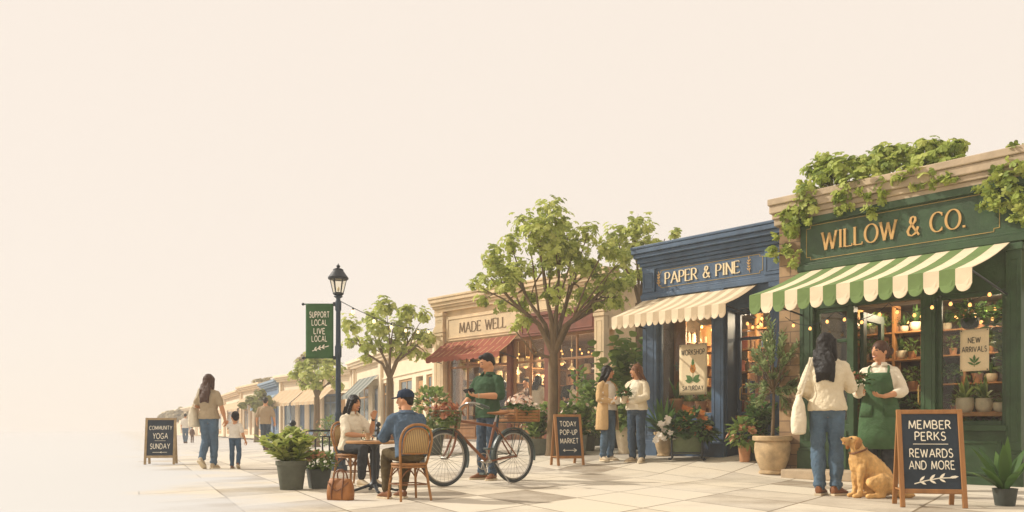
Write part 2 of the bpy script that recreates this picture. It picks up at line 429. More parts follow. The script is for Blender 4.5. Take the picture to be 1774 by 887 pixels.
def brick_mat(name, c1, c2, cm, sx=.36, sz=.16, var=.5):
    m = bpy.data.materials.new(name); m.use_nodes = True
    n = m.node_tree.nodes; l = m.node_tree.links; p = n['Principled BSDF']; p.inputs['Roughness'].default_value = .9
    tc = n.new('ShaderNodeTexCoord'); sp = n.new('ShaderNodeSeparateXYZ'); l.new(tc.outputs['Object'], sp.inputs[0])
    a = n.new('ShaderNodeMath'); a.operation = 'SUBTRACT'; l.new(sp.outputs[0], a.inputs[0]); l.new(sp.outputs[1], a.inputs[1])
    cb = n.new('ShaderNodeCombineXYZ'); l.new(a.outputs[0], cb.inputs[0]); l.new(sp.outputs[2], cb.inputs[1])
    b = n.new('ShaderNodeTexBrick'); l.new(cb.outputs[0], b.inputs['Vector'])
    b.inputs['Color1'].default_value = tuple(lin(c1)) + (1,); b.inputs['Color2'].default_value = tuple(lin(c2)) + (1,); b.inputs['Mortar'].default_value = tuple(lin(cm)) + (1,)
    b.inputs['Scale'].default_value = 1; b.inputs['Brick Width'].default_value = sx; b.inputs['Row Height'].default_value = sz; b.inputs['Mortar Size'].default_value = .008; b.inputs['Bias'].default_value = 0
    tx = n.new('ShaderNodeTexNoise'); tx.inputs['Scale'].default_value = 5; tx.inputs['Detail'].default_value = 6; l.new(tc.outputs['Object'], tx.inputs['Vector'])
    mp = n.new('ShaderNodeMapRange'); mp.inputs[1].default_value = .3; mp.inputs[2].default_value = .7; mp.inputs[3].default_value = 1 - var * .5; mp.inputs[4].default_value = 1 + var * .4
    l.new(tx.outputs[0], mp.inputs[0])
    mu = n.new('ShaderNodeVectorMath'); mu.operation = 'SCALE'; l.new(b.outputs[0], mu.inputs[0]); l.new(mp.outputs[0], mu.inputs['Scale'])
    l.new(mu.outputs[0], p.inputs['Base Color'])
    bm = n.new('ShaderNodeBump'); bm.inputs['Strength'].default_value = .4; bm.inputs['Distance'].default_value = .01; bm.invert = True; l.new(b.outputs['Fac'], bm.inputs['Height']); l.new(bm.outputs[0], p.inputs['Normal'])
    return m
BRICK = brick_mat('old_stone_blocks', '#8f7355', '#a58763', '#75604a')

# ------------------------------------------------------------------ ground: stone paving that breaks up into bare pale ground
def ground_mat():
    m = bpy.data.materials.new('stone_paving'); m.use_nodes = True
    n = m.node_tree.nodes; l = m.node_tree.links; p = n['Principled BSDF']; p.inputs['Roughness'].default_value = .88; p.inputs['Specular IOR Level'].default_value = .25
    tc = n.new('ShaderNodeTexCoord'); O = tc.outputs['Object']
    wn = n.new('ShaderNodeTexNoise'); wn.inputs['Scale'].default_value = 1.6; wn.inputs['Detail'].default_value = 3; l.new(O, wn.inputs['Vector'])
    def math_(op, a, b=None, c=None):
        q = n.new('ShaderNodeMath'); q.operation = op
        for i, x in enumerate((a, b, c)):
            if x is None: continue
            if isinstance(x, (int, float)): q.inputs[i].default_value = x
            else: l.new(x, q.inputs[i])
        return q.outputs[0]
    def dot(v):
        q = n.new('ShaderNodeVectorMath'); q.operation = 'DOT_PRODUCT'; l.new(O, q.inputs[0]); q.inputs[1].default_value = v; return q.outputs['Value']
    A = V((.56, .83)).normalized(); B = V((-.42, .91)).normalized()   # the two directions the joints run in
    det = A.x * B.y - A.y * B.x
    ua = (B.y / det, -B.x / det, 0); ub = (-A.y / det, A.x / det, 0)
    wob = math_('MULTIPLY', math_('SUBTRACT', wn.outputs[0], .5), .03)
    u = math_('MULTIPLY', math_('ADD', dot(ua), wob), 1 / .92); v = math_('MULTIPLY', math_('ADD', dot(ub), wob), 1 / 1.15)
    def edge(x, w0):
        fr = math_('FRACT', x); d = math_('MINIMUM', fr, math_('SUBTRACT', 1.0, fr)); return math_('LESS_THAN', d, w0)
    joint = math_('MAXIMUM', edge(u, .0125), edge(v, .0115))
    cb = n.new('ShaderNodeCombineXYZ'); l.new(math_('FLOOR', u), cb.inputs[0]); l.new(math_('FLOOR', v), cb.inputs[1])
    wh = n.new('ShaderNodeTexWhiteNoise'); wh.noise_dimensions = '2D'; l.new(cb.outputs[0], wh.inputs['Vector'])
    t1 = n.new('ShaderNodeTexNoise'); t1.inputs['Scale'].default_value = 1.3; t1.inputs['Detail'].default_value = 7; t1.inputs['Roughness'].default_value = .6; l.new(O, t1.inputs['Vector'])
    t2 = n.new('ShaderNodeTexNoise'); t2.inputs['Scale'].default_value = 22; t2.inputs['Detail'].default_value = 4; l.new(O, t2.inputs['Vector'])
    k = math_('ADD', math_('MULTIPLY', wh.outputs[0], .68), math_('ADD', math_('MULTIPLY', t1.outputs[0], 1.0), math_('MULTIPLY', t2.outputs[0], .22)))
    rp = n.new('ShaderNodeValToRGB'); e = rp.color_ramp.elements
    e[0].position = .50; e[0].color = tuple(lin('#8c7d68')) + (1,); e[1].position = 1.0; e[1].color = tuple(lin('#cfc3ad')) + (1,)
    el = e.new(.80); el.color = tuple(lin('#baae9a')) + (1,)
    l.new(k, rp.inputs[0])
    jm = n.new('ShaderNodeMix'); jm.data_type = 'RGBA'; l.new(math_('MULTIPLY', joint, .85), jm.inputs[0]); l.new(rp.outputs[0], jm.inputs[6]); jm.inputs[7].default_value = tuple(lin('#6f5e45')) + (1,)
    # bare ground west of the line where the paving stops, with a broken edge
    ed = math_('ADD', dot((.898, .440, 0)), -1.02)
    tn = n.new('ShaderNodeTexNoise'); tn.inputs['Scale'].default_value = .42; tn.inputs['Detail'].default_value = 5; l.new(O, tn.inputs['Vector'])
    ed = math_('ADD', ed, math_('MULTIPLY', math_('SUBTRACT', tn.outputs[0], .5), 5.0))
    near = math_('ADD', dot((0, 1, 0)), -6.2)
    near = math_('MULTIPLY', math_('ADD', near, math_('MULTIPLY', math_('SUBTRACT', tn.outputs[0], .5), 2.5)), 1.0)
    mr = n.new('ShaderNodeMapRange'); l.new(ed, mr.inputs[0]); mr.inputs[1].default_value = -.5; mr.inputs[2].default_value = .9; mr.interpolation_type = 'SMOOTHSTEP'
    far = n.new('ShaderNodeMapRange'); l.new(dot((0, 1, 0)), far.inputs[0]); far.inputs[1].default_value = 30; far.inputs[2].default_value = 12; far.inputs[3].default_value = .35
    md = math_('MULTIPLY', mr.outputs[0], far.outputs[0])
    md = math_('MULTIPLY', md, math_('ADD', .55, math_('MULTIPLY', tn.outputs[0], .8)))
    gm = n.new('ShaderNodeMix'); gm.data_type = 'RGBA'; gm.clamp_factor = True; l.new(md, gm.inputs[0]); gm.inputs[6].default_value = (.532, .528, .522, 1); l.new(jm.outputs[2], gm.inputs[7])
    l.new(gm.outputs[2], p.inputs['Base Color'])
    bm = n.new('ShaderNodeBump'); bm.inputs['Strength'].default_value = .25; bm.inputs['Distance'].default_value = .01; l.new(t2.outputs[0], bm.inputs['Height']); l.new(bm.outputs[0], p.inputs['Normal'])
    return m
def axis(lo, a, b, hi, st):
    o = [a + st * i for i in range(int((b - a) / st) + 1)]; x, d = o[-1], st
    while x < hi: d *= 1.5; x = min(hi, x + d); o.append(x)
    x, d = o[0], st
    while x > lo: d *= 1.5; x = max(lo, x - d); o.insert(0, x)
    return o
xs = axis(-290, -14, 9, 290, .3); ys = axis(-30, 3, 36, 480, .3)
g = MB(); nx = len(xs)
g.add([(x, y, ground_z(x, y)) for y in ys for x in xs], [(j * nx + i, j * nx + i + 1, (j + 1) * nx + i + 1, (j + 1) * nx + i) for j in range(len(ys) - 1) for i in range(nx - 1)])
tag(g.build('ground', ground_mat(), smooth=True), 'pale stone paving of the shopping street fading into bare ground', kind='structure')

# haze: even thin air over the street
hz = MB(); hz.box(-295, 295, -32, 485, -1.2, 9.0)
ho = hz.build('haze', [])
hm = bpy.data.materials.new('thin_haze'); hm.use_nodes = True
n_ = hm.node_tree.nodes; n_.remove(n_['Principled BSDF'])
pv = n_.new('ShaderNodeVolumePrincipled'); pv.inputs['Color'].default_value = (.80, .775, .75, 1); pv.inputs['Density'].default_value = .0033; pv.inputs['Anisotropy'].default_value = 0
hm.node_tree.links.new(pv.outputs[0], n_['Material Output'].inputs['Volume'])
ho.data.materials.append(hm); tag(ho, kind='stuff')

# ------------------------------------------------------------------ shopfront helpers
class Front:
    """a shopfront plane: local x runs along it, y into the shop, z up"""
    def __init__(s, px0, K, zb=0., vx=-500.):
        s.K, s.vx, s.zb = K, vx, zb
        d = V((vx - CX, F)).normalized(); s.r = -d; m = K / (px0 - vx); s.D0 = m * F; s.X0 = (px0 - CX) * m
        s.rz = math.atan2(s.r.y, s.r.x)
    def u(s, px):
        k = (px - CX) / F; return (k * s.D0 - s.X0) / (s.r.x - k * s.r.y)
    def z(s, px, py): return CH - (py - HY) * s.K / (px - s.vx) - s.zb
    def loc(s): return (s.X0, s.D0, s.zb)
    def world(s, u, v, z): return V((s.X0 + s.r.x * u - s.r.y * v, s.D0 + s.r.y * u + s.r.x * v, s.zb + z))
def rect(M, u0, u1, z0, z1, y0, y1, t, m=0, tb=None):
    tb = tb or t
    M.box(u0, u0 + t, y0, y1, z0, z1, m); M.box(u1 - t, u1, y0, y1, z0, z1, m)
    M.box(u0 + t, u1 - t, y0, y1, z0, z0 + tb, m); M.box(u0 + t, u1 - t, y0, y1, z1 - tb, z1, m); return M
def cornice(M, u0, u1, z0, z1, yw, steps, depth, m=0, ret=True):
    """stepped moulding along the wall top with returns at both ends"""
    h = (z1 - z0); z = z0
    for i, (fh, fd) in enumerate(steps):
        d = depth * fd; M.box(u0 - d * .6, u1 + d * .6, -d, yw, z, z + h * fh - .0005, m); z += h * fh
def pilaster(M, u0, u1, z0, z1, d=.07, plinth=.42, m=0, cap=True):
    M.box(u0, u1, -d, .10, z0 + plinth, z1, m)
    M.box(u0 - .025, u1 + .025, -d - .03, .10, z0, z0 + plinth - .04, m); M.box(u0 - .012, u1 + .012, -d - .016, .10, z0 + plinth - .04, z0 + plinth, m)
    if cap: M.box(u0 - .02, u1 + .02, -d - .025, .098, z1 - .10, z1 - .02, m)
    w_ = u1 - u0
    if w_ > .12: rect(M, u0 + w_ * .22, u1 - w_ * .22, z0 + plinth + .1, z1 - .2, -d - .008, -d + .01, .014, m)
def awning(root, u0, u1, zt, zf, out, vh, n, mats, scallop=True, lines=None, name='awning', arms=True):
    M = MB(); du = (u1 - u0) / n; sg = 5
    for i in range(n):
        a, b = u0 + du * i, u0 + du * (i + 1)
        for k in range(sg):
            t0, t1 = k / sg, (k + 1) / sg
            sag = lambda t: -.03 * math.sin(math.pi * t)
            P = [(a, -out * t0 - .01, zt + (zf - zt) * t0 + sag(t0)), (b, -out * t0 - .01, zt + (zf - zt) * t0 + sag(t0)), (b, -out * t1 - .01, zt + (zf - zt) * t1 + sag(t1)), (a, -out * t1 - .01, zt + (zf - zt) * t1 + sag(t1))]
            M.add(P, [(0, 1, 2, 3)], i % len(mats))
        q = 8
        low = [(a + du * k / q, -out - .01 - .02 * math.sin(math.pi * k / q), zf - vh * (.66 + .34 * math.sin(math.pi * k / q) ** .5 if scallop else 1)) for k in range(q + 1)]
        M.add([(a, -out - .011, zf), (b, -out - .011, zf)] + low[::-1], [tuple(range(q + 3))], i % len(mats))
    o = M.build(name, mats, root)
    sm_ = o.modifiers.new('cloth', 'SOLIDIFY'); sm_.thickness = .008; sm_.offset = 0
    if lines:
        A = MB()
        for i in range(n + 1): A.bar((u0 + du * i, -.01, zt + .006), (u0 + du * i, -out * .5, (zt + zf) / 2 - .024), .022, .006); A.bar((u0 + du * i, -out * .5, (zt + zf) / 2 - .024), (u0 + du * i, -out - .012, zf + .005), .022, .006)
        A.build('stripe', lines, o)
    if arms:
        A = MB()
        for u_ in (u0 + .03, u1 - .03): A.tube([(u_, .0, zf - .12), (u_, -out * .98, zf - .015)], .012, 8)
        A.tube([(u0, -out + .006, zf - .012), (u1, -out + .006, zf - .012)], .012, 8)
        A.build('awning_arm', IRON, o, smooth=True)
    return o
def glazing(root, u0, u1, z0, z1, y, frame, t=.05, nu=1, nz=(), gl=None, sill=None, name='window'):
    """a window with its frame, mullions and one sheet of glass"""
    M = MB(); rect(M, u0, u1, z0, z1, y - .03, y + .03, t)
    for i in range(1, nu): c = u0 + (u1 - u0) * i / nu; M.box(c - t * .35, c + t * .35, y - .022, y + .022, z0 + t, z1 - t)
    for zc in nz: M.box(u0 + t, u1 - t, y - .026, y + .026, zc - t * .4, zc + t * .4)
    o = M.build(name, frame, root, bevel=.006)
    MB().box(u0 + t * .5, u1 - t * .5, y - .004, y + .004, z0 + t * .5, z1 - t * .5).build('pane', gl or GLASS, o)
    if sill: MB().box(u0 - .04, u1 + .04, y - .12, y + .05, z0 - .06, z0 - .002).build('sill', sill, o, bevel=.01)
    return o
def room(root, u0, u1, z1, d, m, fl, y0=.12, z0=0.):
    M = MB(); t = .08
    M.box(u0, u1, y0 + d, y0 + d + t, z0, z1); M.box(u0 - t, u0, y0, y0 + d + t, z0, z1); M.box(u1, u1 + t, y0, y0 + d + t, z0, z1)
    M.box(u0, u1, y0, y0 + d, z1 - t, z1)
    M.build('interior_wall', m, root)
    MB().box(u0, u1, y0, y0 + d, z0 + .002, z0 + .03).build('interior_floor', fl, root)

# ------------------------------------------------------------------ the green plant shop
W = Front(1390, 15.5, 0.0)
willow = thing('plant_shop', 'dark green plant shop with gold sign, striped green awning and leafy roofline', 'shop', W.loc(), W.rz)
uL, uP, uR, uE = W.u(1350), W.u(1388), W.u(1745), W.u(1790)
M = MB(); M.box(uL, uP, 0, .4, 0, 3.62); M.box(uL, uE, .10, .4, 2.35, 3.62); M.box(uL, uL + .2, .4, 4.2, 0, 3.62); M.box(uE - .2, uE, .4, 4.2, 0, 3.62); M.box(uL, uE, 4.2, 4.4, 0, 3.62)
M.build('wall', BRICK, willow)
MB().box(uL, uE, .3, 4.3, 3.62, 3.70).build('roof', STONE, willow)
M = MB(); cornice(M, uL, uE, 3.62, 4.0, .4, ((.25, .45), (.2, .62), (.3, .85), (.25, 1.)), .17); M.build('cornice', STONE, willow, bevel=.012)
M = MB(); M.box(uP, uE, -.03, .098, 2.92, 3.66); M.box(uP - .02, uE, -.09, .09, 2.90, 2.985); M.box(uP - .02, uE, -.085, .09, 3.56, 3.655); M.box(uP - .01, uE, -.06, .09, 2.985, 3.02)
so = M.build('sign_board', GREEN, willow, bevel=.008)
a0, a1 = W.u(1399), W.u(1733); M = MB()
cn = .06
pts = [(a0 + cn, 3.06), (a1 - cn, 3.06), (a1 - cn, 3.10), (a1, 3.10), (a1, 3.50), (a1 - cn, 3.50), (a1 - cn, 3.54), (a0 + cn, 3.54), (a0 + cn, 3.50), (a0, 3.50), (a0, 3.10), (a0 + cn, 3.10), (a0 + cn, 3.06)]
for p, q in zip(pts, pts[1:]): M.bar((p[0], -.032, p[1]), (q[0], -.032, q[1]), .008, .008, up=(0, 1, 0))
M.build('gilt_line', GOLD_LINE, so)
M = MB(); text(M, 'WILLOW & CO.', .245, ((W.u(1427) + W.u(1673)) / 2, -.034, 3.29), (1, 0, 0), (0, 0, 1), 'serif', .115, .20, .018, width=W.u(1673) - W.u(1427)); M.build('lettering', GOLD, so)
for a, b in ((1389, 1412), (1598, 1623), (1745, 1772)): M = MB(); pilaster(M, W.u(a), W.u(b), 0, 2.90); M.build('pilaster', GREEN, willow, bevel=.006)
b0, b1, d0, d1, w0, w1 = W.u(1412), W.u(1474), W.u(1478), W.u(1598), W.u(1623), W.u(1745)
MB().box(b0, w1, -.02, .098, 2.36, 2.9).build('transom_beam', GREEN, willow, bevel=.006)
M = MB(); M.box(w0, w1, -.0, .10, 0.0, .66); rect(M, w0 + .06, w1 - .06, .12, .54, -.02, .02, .035); M.box(w0 - .01, w1 + .01, -.10, .12, .66, .73); M.box(w0, w1, -.05, .05, 0, .10)
M.build('shopfront_panel', GREEN, willow, bevel=.006)
glazing(willow, w0, w1, .73, 2.36, .03, GREEN, .055, sill=None)
lf = glazing(willow, b0, b1, .75, 2.36, .04, GREEN, .06, nz=(1.9,), gl=GLASS_S)
M = MB(); M.box(b0, b1, -.01, .09, .0, .75); rect(M, b0 + .05, b1 - .05, .15, .66, -.03, .02, .03); M.box(b1 - .01, b1 + .05, -.03, .11, 0, 2.36); M.build('side_panel', GREEN, willow, bevel=.006)
# the open door leaf folded into the shop
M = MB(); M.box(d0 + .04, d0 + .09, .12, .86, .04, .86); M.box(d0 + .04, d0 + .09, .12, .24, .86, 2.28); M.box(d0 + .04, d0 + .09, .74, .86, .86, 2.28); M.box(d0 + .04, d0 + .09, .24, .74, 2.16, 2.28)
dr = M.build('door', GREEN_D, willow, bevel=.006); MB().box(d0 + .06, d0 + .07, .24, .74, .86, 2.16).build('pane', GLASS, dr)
M = MB(); M.tube([(d1 - .03, -.01, 1.0), (d1 - .03, -.05, 1.02), (d1 - .03, -.05, 1.22), (d1 - .03, -.01, 1.24)], .01, 8); M.build('door_handle', GOLD_LINE, willow, smooth=True)
room(willow, uP + .02, uE - .22, 2.75, 3.0, ROOM, WOOD_D)
awning(willow, W.u(1391), W.u(1752), 2.92, 2.40, 1.5, .25, 16, [C_GREEN, C_CREAM])
stp = MB(); stp.box(W.u(1384), W.u(1585), -.55, .0, 0, .13); stp.build('door_step', STONE, willow, bevel=.015)

# ------------------------------------------------------------------ the blue stationery shop
Pf = Front(1118, 17.2, 0.18)
paper = thing('stationery_shop', 'blue stationery shop with cream awning and heavy blue cornice', 'shop', Pf.loc(), Pf.rz)
p0, p1 = Pf.u(1118), Pf.u(1362)
H = 3.83
M = MB(); M.box(p0 - .06, p1, .14, .4, 2.5, H - .3); M.box(p0 - .06, p0 + .1, .4, 4, 0, H - .3); M.box(p1 - .15, p1, .4, 4, 0, H - .3); M.box(p0, p1, 3.85, 4, 0, H - .3); M.box(p0 - .06, p0, .0, .4, 0, H - .3)
M.build('wall', BLUE, paper)
MB().box(p0, p1, .2, 3.9, H - .3, H - .22).build('roof', STONE, paper)
M = MB(); cornice(M, p0, p1, H - .42, H, .4, ((.16, .25), (.14, .4), (.2, .55), (.18, .8), (.2, .95), (.12, 1.)), .26); M.build('cornice', BLUE, paper, bevel=.012)
M = MB(); M.box(p0, p1, -.03, .14, 2.92, H - .40); M.box(p0 - .04, p1 + .02, -.10, .13, 2.88, 2.96); M.box(p0 - .03, p1 + .02, -.07, .13, 2.96, 3.0)
M.box(p0 - .01, Pf.u(1138), -.08, .13, 3.0, H - .41); M.box(Pf.u(1328), p1, -.08, .13, 3.0, H - .41)
for a, b in ((p0 + .02, Pf.u(1135)), (Pf.u(1331), p1 - .03)): rect(M, a, b, 3.06, H - .48, -.09, -.07, .015)
sb = M.build('sign_board', BLUE, paper, bevel=.008)
a0, a1 = Pf.u(1143), Pf.u(1323); za, zb_ = 3.06, 3.37; cn = .05; M = MB()
pts = [(a0 + cn, za), (a1 - cn, za), (a1 - cn, za + .04), (a1, za + .04), (a1, zb_ - .04), (a1 - cn, zb_ - .04), (a1 - cn, zb_), (a0 + cn, zb_), (a0 + cn, zb_ - .04), (a0, zb_ - .04), (a0, za + .04), (a0 + cn, za + .04), (a0 + cn, za)]
for p, q in zip(pts, pts[1:]): M.bar((p[0], -.032, p[1]), (q[0], -.032, q[1]), .008, .008, up=(0, 1, 0))
M.build('gilt_line', GOLD_LINE, sb)
M = MB(); text(M, 'PAPER & PINE', .20, ((Pf.u(1155) + Pf.u(1283)) / 2, -.034, 3.215), (1, 0, 0), (0, 0, 1), 'serif', .12, .20, .014, width=Pf.u(1283) - Pf.u(1155)); M.build('lettering', mat('cream_letters', '#e3cfa6', .6, .08), sb)
for px_, k in ((1143.5, 1), (1300, 1)):
    M = MB(); sprig(M, (Pf.u(px_), -.034, 3.21), (0, 0, 1), (-1, 0, 0), .24, 5, .24, .012, .03); M.build('sprig_emblem', GOLD, sb)
q0, q1, q2, q3, q4 = Pf.u(1141), Pf.u(1236), Pf.u(1257), Pf.u(1338), Pf.u(1360)
for a, b in ((p0, q0), (q1, q2), (q3, q4)): M = MB(); pilaster(M, a, b, 0, 2.9, plinth=.3); M.build('pilaster', BLUE, paper, bevel=.006)
M = MB(); M.box(q0, q1, .0, .13, 0, .66); rect(M, q0 + .08, q1 - .08, .14, .54, -.025, .02, .04); M.box(q0 - .01, q1 + .01, -.10, .16, .66, .74); M.box(q0, q1, -.06, .05, 0, .11)
M.build('shopfront_panel', BLUE, paper, bevel=.006)
MB().box(q0, q3, -.01, .13, 2.52, 2.9).build('transom_beam', BLUE, paper, bevel=.006)
glazing(paper, q0, q1, .74, 2.52, .05, BLUE, .05)
# recessed door bay: glazed door over a panelled foot
yb = .34
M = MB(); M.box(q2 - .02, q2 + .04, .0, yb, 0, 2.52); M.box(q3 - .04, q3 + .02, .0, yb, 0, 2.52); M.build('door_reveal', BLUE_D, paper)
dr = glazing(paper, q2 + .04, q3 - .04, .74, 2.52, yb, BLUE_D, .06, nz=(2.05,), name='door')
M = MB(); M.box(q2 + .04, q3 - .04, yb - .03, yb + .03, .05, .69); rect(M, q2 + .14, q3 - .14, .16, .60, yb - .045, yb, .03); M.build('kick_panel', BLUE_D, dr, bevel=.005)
MB().box(q2 + .02, q3 - .02, yb - .08, yb + .08, .69, .738).build('rail', WOOD, dr)
M = MB(); M.tube([(q2 + .12, yb - .03, 1.0), (q2 + .12, yb - .07, 1.02), (q2 + .12, yb - .07, 1.2), (q2 + .12, yb - .03, 1.22)], .01, 8); M.build('handle', GOLD_LINE, dr, smooth=True)
room(paper, p0 + .12, p1 - .17, 2.85, 2.6, ROOM, WOOD_D, y0=.4)
awning(paper, Pf.u(1119), Pf.u(1313), 2.89, 2.46, 1.0, .22, 18, [C_CREAM, C_SAND])
MB().box(Pf.u(1252), Pf.u(1350), -.42, .3, -.16, .0).build('door_step', STONE, paper, bevel=.015)

# ------------------------------------------------------------------ the cream bakery cafe
Mf = Front(757, 20.6, 0.40)
made = thing('corner_cafe', 'cream cafe with rust red awning and tall brown windows full of customers', 'cafe', Mf.loc(), Mf.rz)
m0, m1 = Mf.u(757), Mf.u(1051); H = 4.0
M = MB(); M.box(m0, m1, .05, .3, 2.62, H - .3); M.box(m0, m0 + .25, .3, 7, 0, H - .3); M.box(m1 - .25, m1, .3, 7, 0, H - .3); M.box(m0, m1, 6.8, 7, 0, H - .3); M.box(m0, m1, .06, .3, 0, .46)
M.build('wall', CREAM, made)
MB().box(m0, m1, .2, 6.9, H - .3, H - .22).build('roof', STONE, made)
M = MB(); cornice(M, m0, m1, H - .42, H, .3, ((.22, .3), (.16, .5), (.22, .7), (.24, .9), (.16, 1.)), .24); M.build('cornice', CREAM, made, bevel=.015)
for a, b in ((m0, Mf.u(772)), (Mf.u(1034), m1)):
    M = MB(); pilaster(M, a, b, 0, 3.0, d=.10, plinth=.5); M.box(a - .03, b + .03, -.13, .04, 3.0, 3.1); pilaster(M, a + .02, b - .02, 3.1, H - .43, d=.09, plinth=.09)
    M.build('pilaster', CREAM, made, bevel=.01)
M = MB(); M.box(Mf.u(774), Mf.u(900), -.03, .045, 2.74, 3.42); rect(M, Mf.u(777), Mf.u(897), 2.80, 3.36, -.05, -.01, .03); sg = M.build('sign_board', CREAM, made, bevel=.008)
M = MB(); text(M, 'MADE WELL', .27, ((Mf.u(798) + Mf.u(878)) / 2, -.034, 3.07), (1, 0, 0), (0, 0, 1), 'serif', .11, .22, .006, width=Mf.u(878) - Mf.u(798)); M.build('lettering', mat('brown_letters', '#6d5538', .7, .1), sg)
M = MB(); M.box(Mf.u(902), Mf.u(1032), -.04, .045, 2.62, 3.10); rect(M, Mf.u(906), Mf.u(1029), 2.68, 3.04, -.055, -.02, .03); M.box(Mf.u(902), Mf.u(1032), -.09, .045, 3.10, 3.18); M.build('red_fascia', RUST, made, bevel=.008)
M = MB(); M.box(Mf.u(900), Mf.u(1034), -.03, .045, 3.2, H - .43); rect(M, Mf.u(908), Mf.u(1028), 3.24, H - .5, -.045, -.01, .025); M.build('upper_panel', CREAM, made, bevel=.008)
bays = ((773, 880, 3), (887, 945, 2), (962, 1032, 2))
for a, b, nn in bays: glazing(made, Mf.u(a), Mf.u(b), .48, 2.62, .08, TAN, .07, nu=nn, nz=(2.0,), sill=TAN)
for a, b in ((880, 887), (945, 962)): MB().box(Mf.u(a), Mf.u(b), -.05, .15, 0, 2.62).build('pier', RUST, made, bevel=.01)
M = MB(); M.box(Mf.u(773), Mf.u(1032), -.0, .058, 0, .42)
for a, b in ((776, 824), (828, 877), (889, 943), (965, 1030)): rect(M, Mf.u(a), Mf.u(b), .08, .36, -.02, .02, .04)
M.build('stall_riser', TAN, made, bevel=.006)
room(made, m0 + .28, m1 - .28, 3.2, 5.6, ROOM_W, WOOD, y0=.32)
awning(made, Mf.u(768), Mf.u(896), 2.70, 2.24, .62, .14, 12, [C_RED], scallop=True, lines=mat('awning_rust_stripe', '#c49a6c', .85, .1))

# ------------------------------------------------------------------ the row of shops farther off
def far_shop(name, label, pa, Da, pb, Db, zb, ztop, wallm, trim, bays, aw=None, cat='shop', depth=7., group='pale shops along the far street'):
    A = V((xy(pa, Da), Da)); B = V((xy(pb, Db), Db)); d = B - A; L = d.length; rz = math.atan2(d.y, d.x)
    o = thing(name, label, cat, (A.x, A.y, zb), rz, group); H = ztop - zb
    M = MB(); M.box(0, L, .12, .4, H * .66, H - .25); M.box(0, L, .12, .4, 0, .25); M.box(0, .3, .4, depth, 0, H - .25); M.box(L - .3, L, .4, depth, 0, H - .25); M.box(0, L, depth - .2, depth, 0, H - .25)
    e = [0.] + [f for b in bays for f in b[1:3]] + [1.]
    for i in range(0, len(e), 2):
        if e[i + 1] > e[i]: M.box(e[i] * L, e[i + 1] * L, .12, .4, .25, H * .66)
    M.build('wall', wallm, o); MB().box(0, L, .2, depth, H - .25, H - .15).build('roof', wallm, o)
    M = MB(); cornice(M, 0, L, H - .36, H, .4, ((.3, .4), (.3, .7), (.4, 1.)), .3); M.build('cornice', trim, o, bevel=.02)
    M = MB()
    for f in sorted({0., 1.} | {round(b[1] - .012, 3) for b in bays if b[0] == 'p'}): M.box(max(0, f * L - .22), min(L, f * L + .22), .0, .13, 0, H - .37)
    rect(M, .35, L - .35, H * .70, H - .45, .07, .13, .06); M.build('pilaster', trim, o, bevel=.02)
    for kind, f0, f1, mm in bays:
        if kind in 'wp':
            wd = glazing(o, f0 * L, f1 * L, .55, H * .66, .2, mm, .09, nu=2, nz=(H * .54,), gl=DARKGLASS, sill=trim)
            MB().box(f0 * L, f1 * L, .12, .3, .25, .54).build('panel', mm, wd)
        else:
            dd = MB().box(f0 * L, f1 * L, .22, .28, .25, H * .62); rect(dd, f0 * L + .1, f1 * L - .1, .4, 1.1, .20, .24, .06); rect(dd, f0 * L + .1, f1 * L - .1, 1.25, H * .58, .20, .24, .06); dd.build('door', mm, o)
    for (f0, f1, ms, n, out_) in (aw or ()): awning(o, f0 * L, f1 * L, H * .76, H * .55, out_ * .55, .16, n, ms, arms=False)
    return o
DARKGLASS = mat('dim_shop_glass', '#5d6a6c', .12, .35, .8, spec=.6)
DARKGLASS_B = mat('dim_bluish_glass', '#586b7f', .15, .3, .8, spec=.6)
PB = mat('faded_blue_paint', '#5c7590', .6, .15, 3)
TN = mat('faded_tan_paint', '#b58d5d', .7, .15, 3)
far_shop('pale_shop', 'pale shop with grey awning beside the corner cafe', 610, 39, 752, 27.6, .1, 3.95, PALE, PALE, [('w', .05, .22, TN), ('d', .28, .36, DARKGLASS_B), ('p', .42, .56, TN), ('w', .62, .76, TN), ('d', .80, .87, TN), ('w', .90, .97, TN)], [(.12, .40, [C_GREY, C_GREYL], 8, 1.5)])
far_shop('tan_awning_shop', 'cream shop with tan awnings and blue door', 483, 46, 609, 39.2, .1, 3.75, PALE, PALE, [('w', .05, .22, PB), ('d', .27, .36, PB), ('w', .42, .56, PB), ('p', .62, .78, PB), ('d', .82, .90, TN)], [(.03, .40, [C_TAN, C_SAND], 10, 1.6), (.42, .80, [C_TAN, C_SAND], 10, 1.6)])
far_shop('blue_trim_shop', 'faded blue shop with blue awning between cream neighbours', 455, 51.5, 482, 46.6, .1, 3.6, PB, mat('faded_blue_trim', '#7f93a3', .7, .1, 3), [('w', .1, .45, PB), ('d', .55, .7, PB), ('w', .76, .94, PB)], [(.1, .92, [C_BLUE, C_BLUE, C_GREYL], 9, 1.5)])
far_shop('plain_cream_shop', 'plain cream shop with small tan awning behind the smallest green tree', 416, 58, 454, 52, .1, 3.75, PALE, CREAM, [('w', .08, .3, TN), ('d', .38, .48, TN), ('w', .58, .9, TN)], [(.05, .5, [C_TAN, C_SAND], 7, 1.6)])
far_shop('low_cream_shop', 'low cream shop just right of the mother walking with her child', 388, 68, 415, 59, .1, 3.6, PALE, CREAM, [('w', .1, .4, TN), ('d', .5, .6, TN), ('w', .7, .92, TN)], [(.1, .9, [C_TAN, C_TAN, C_SAND], 9, 1.5)])
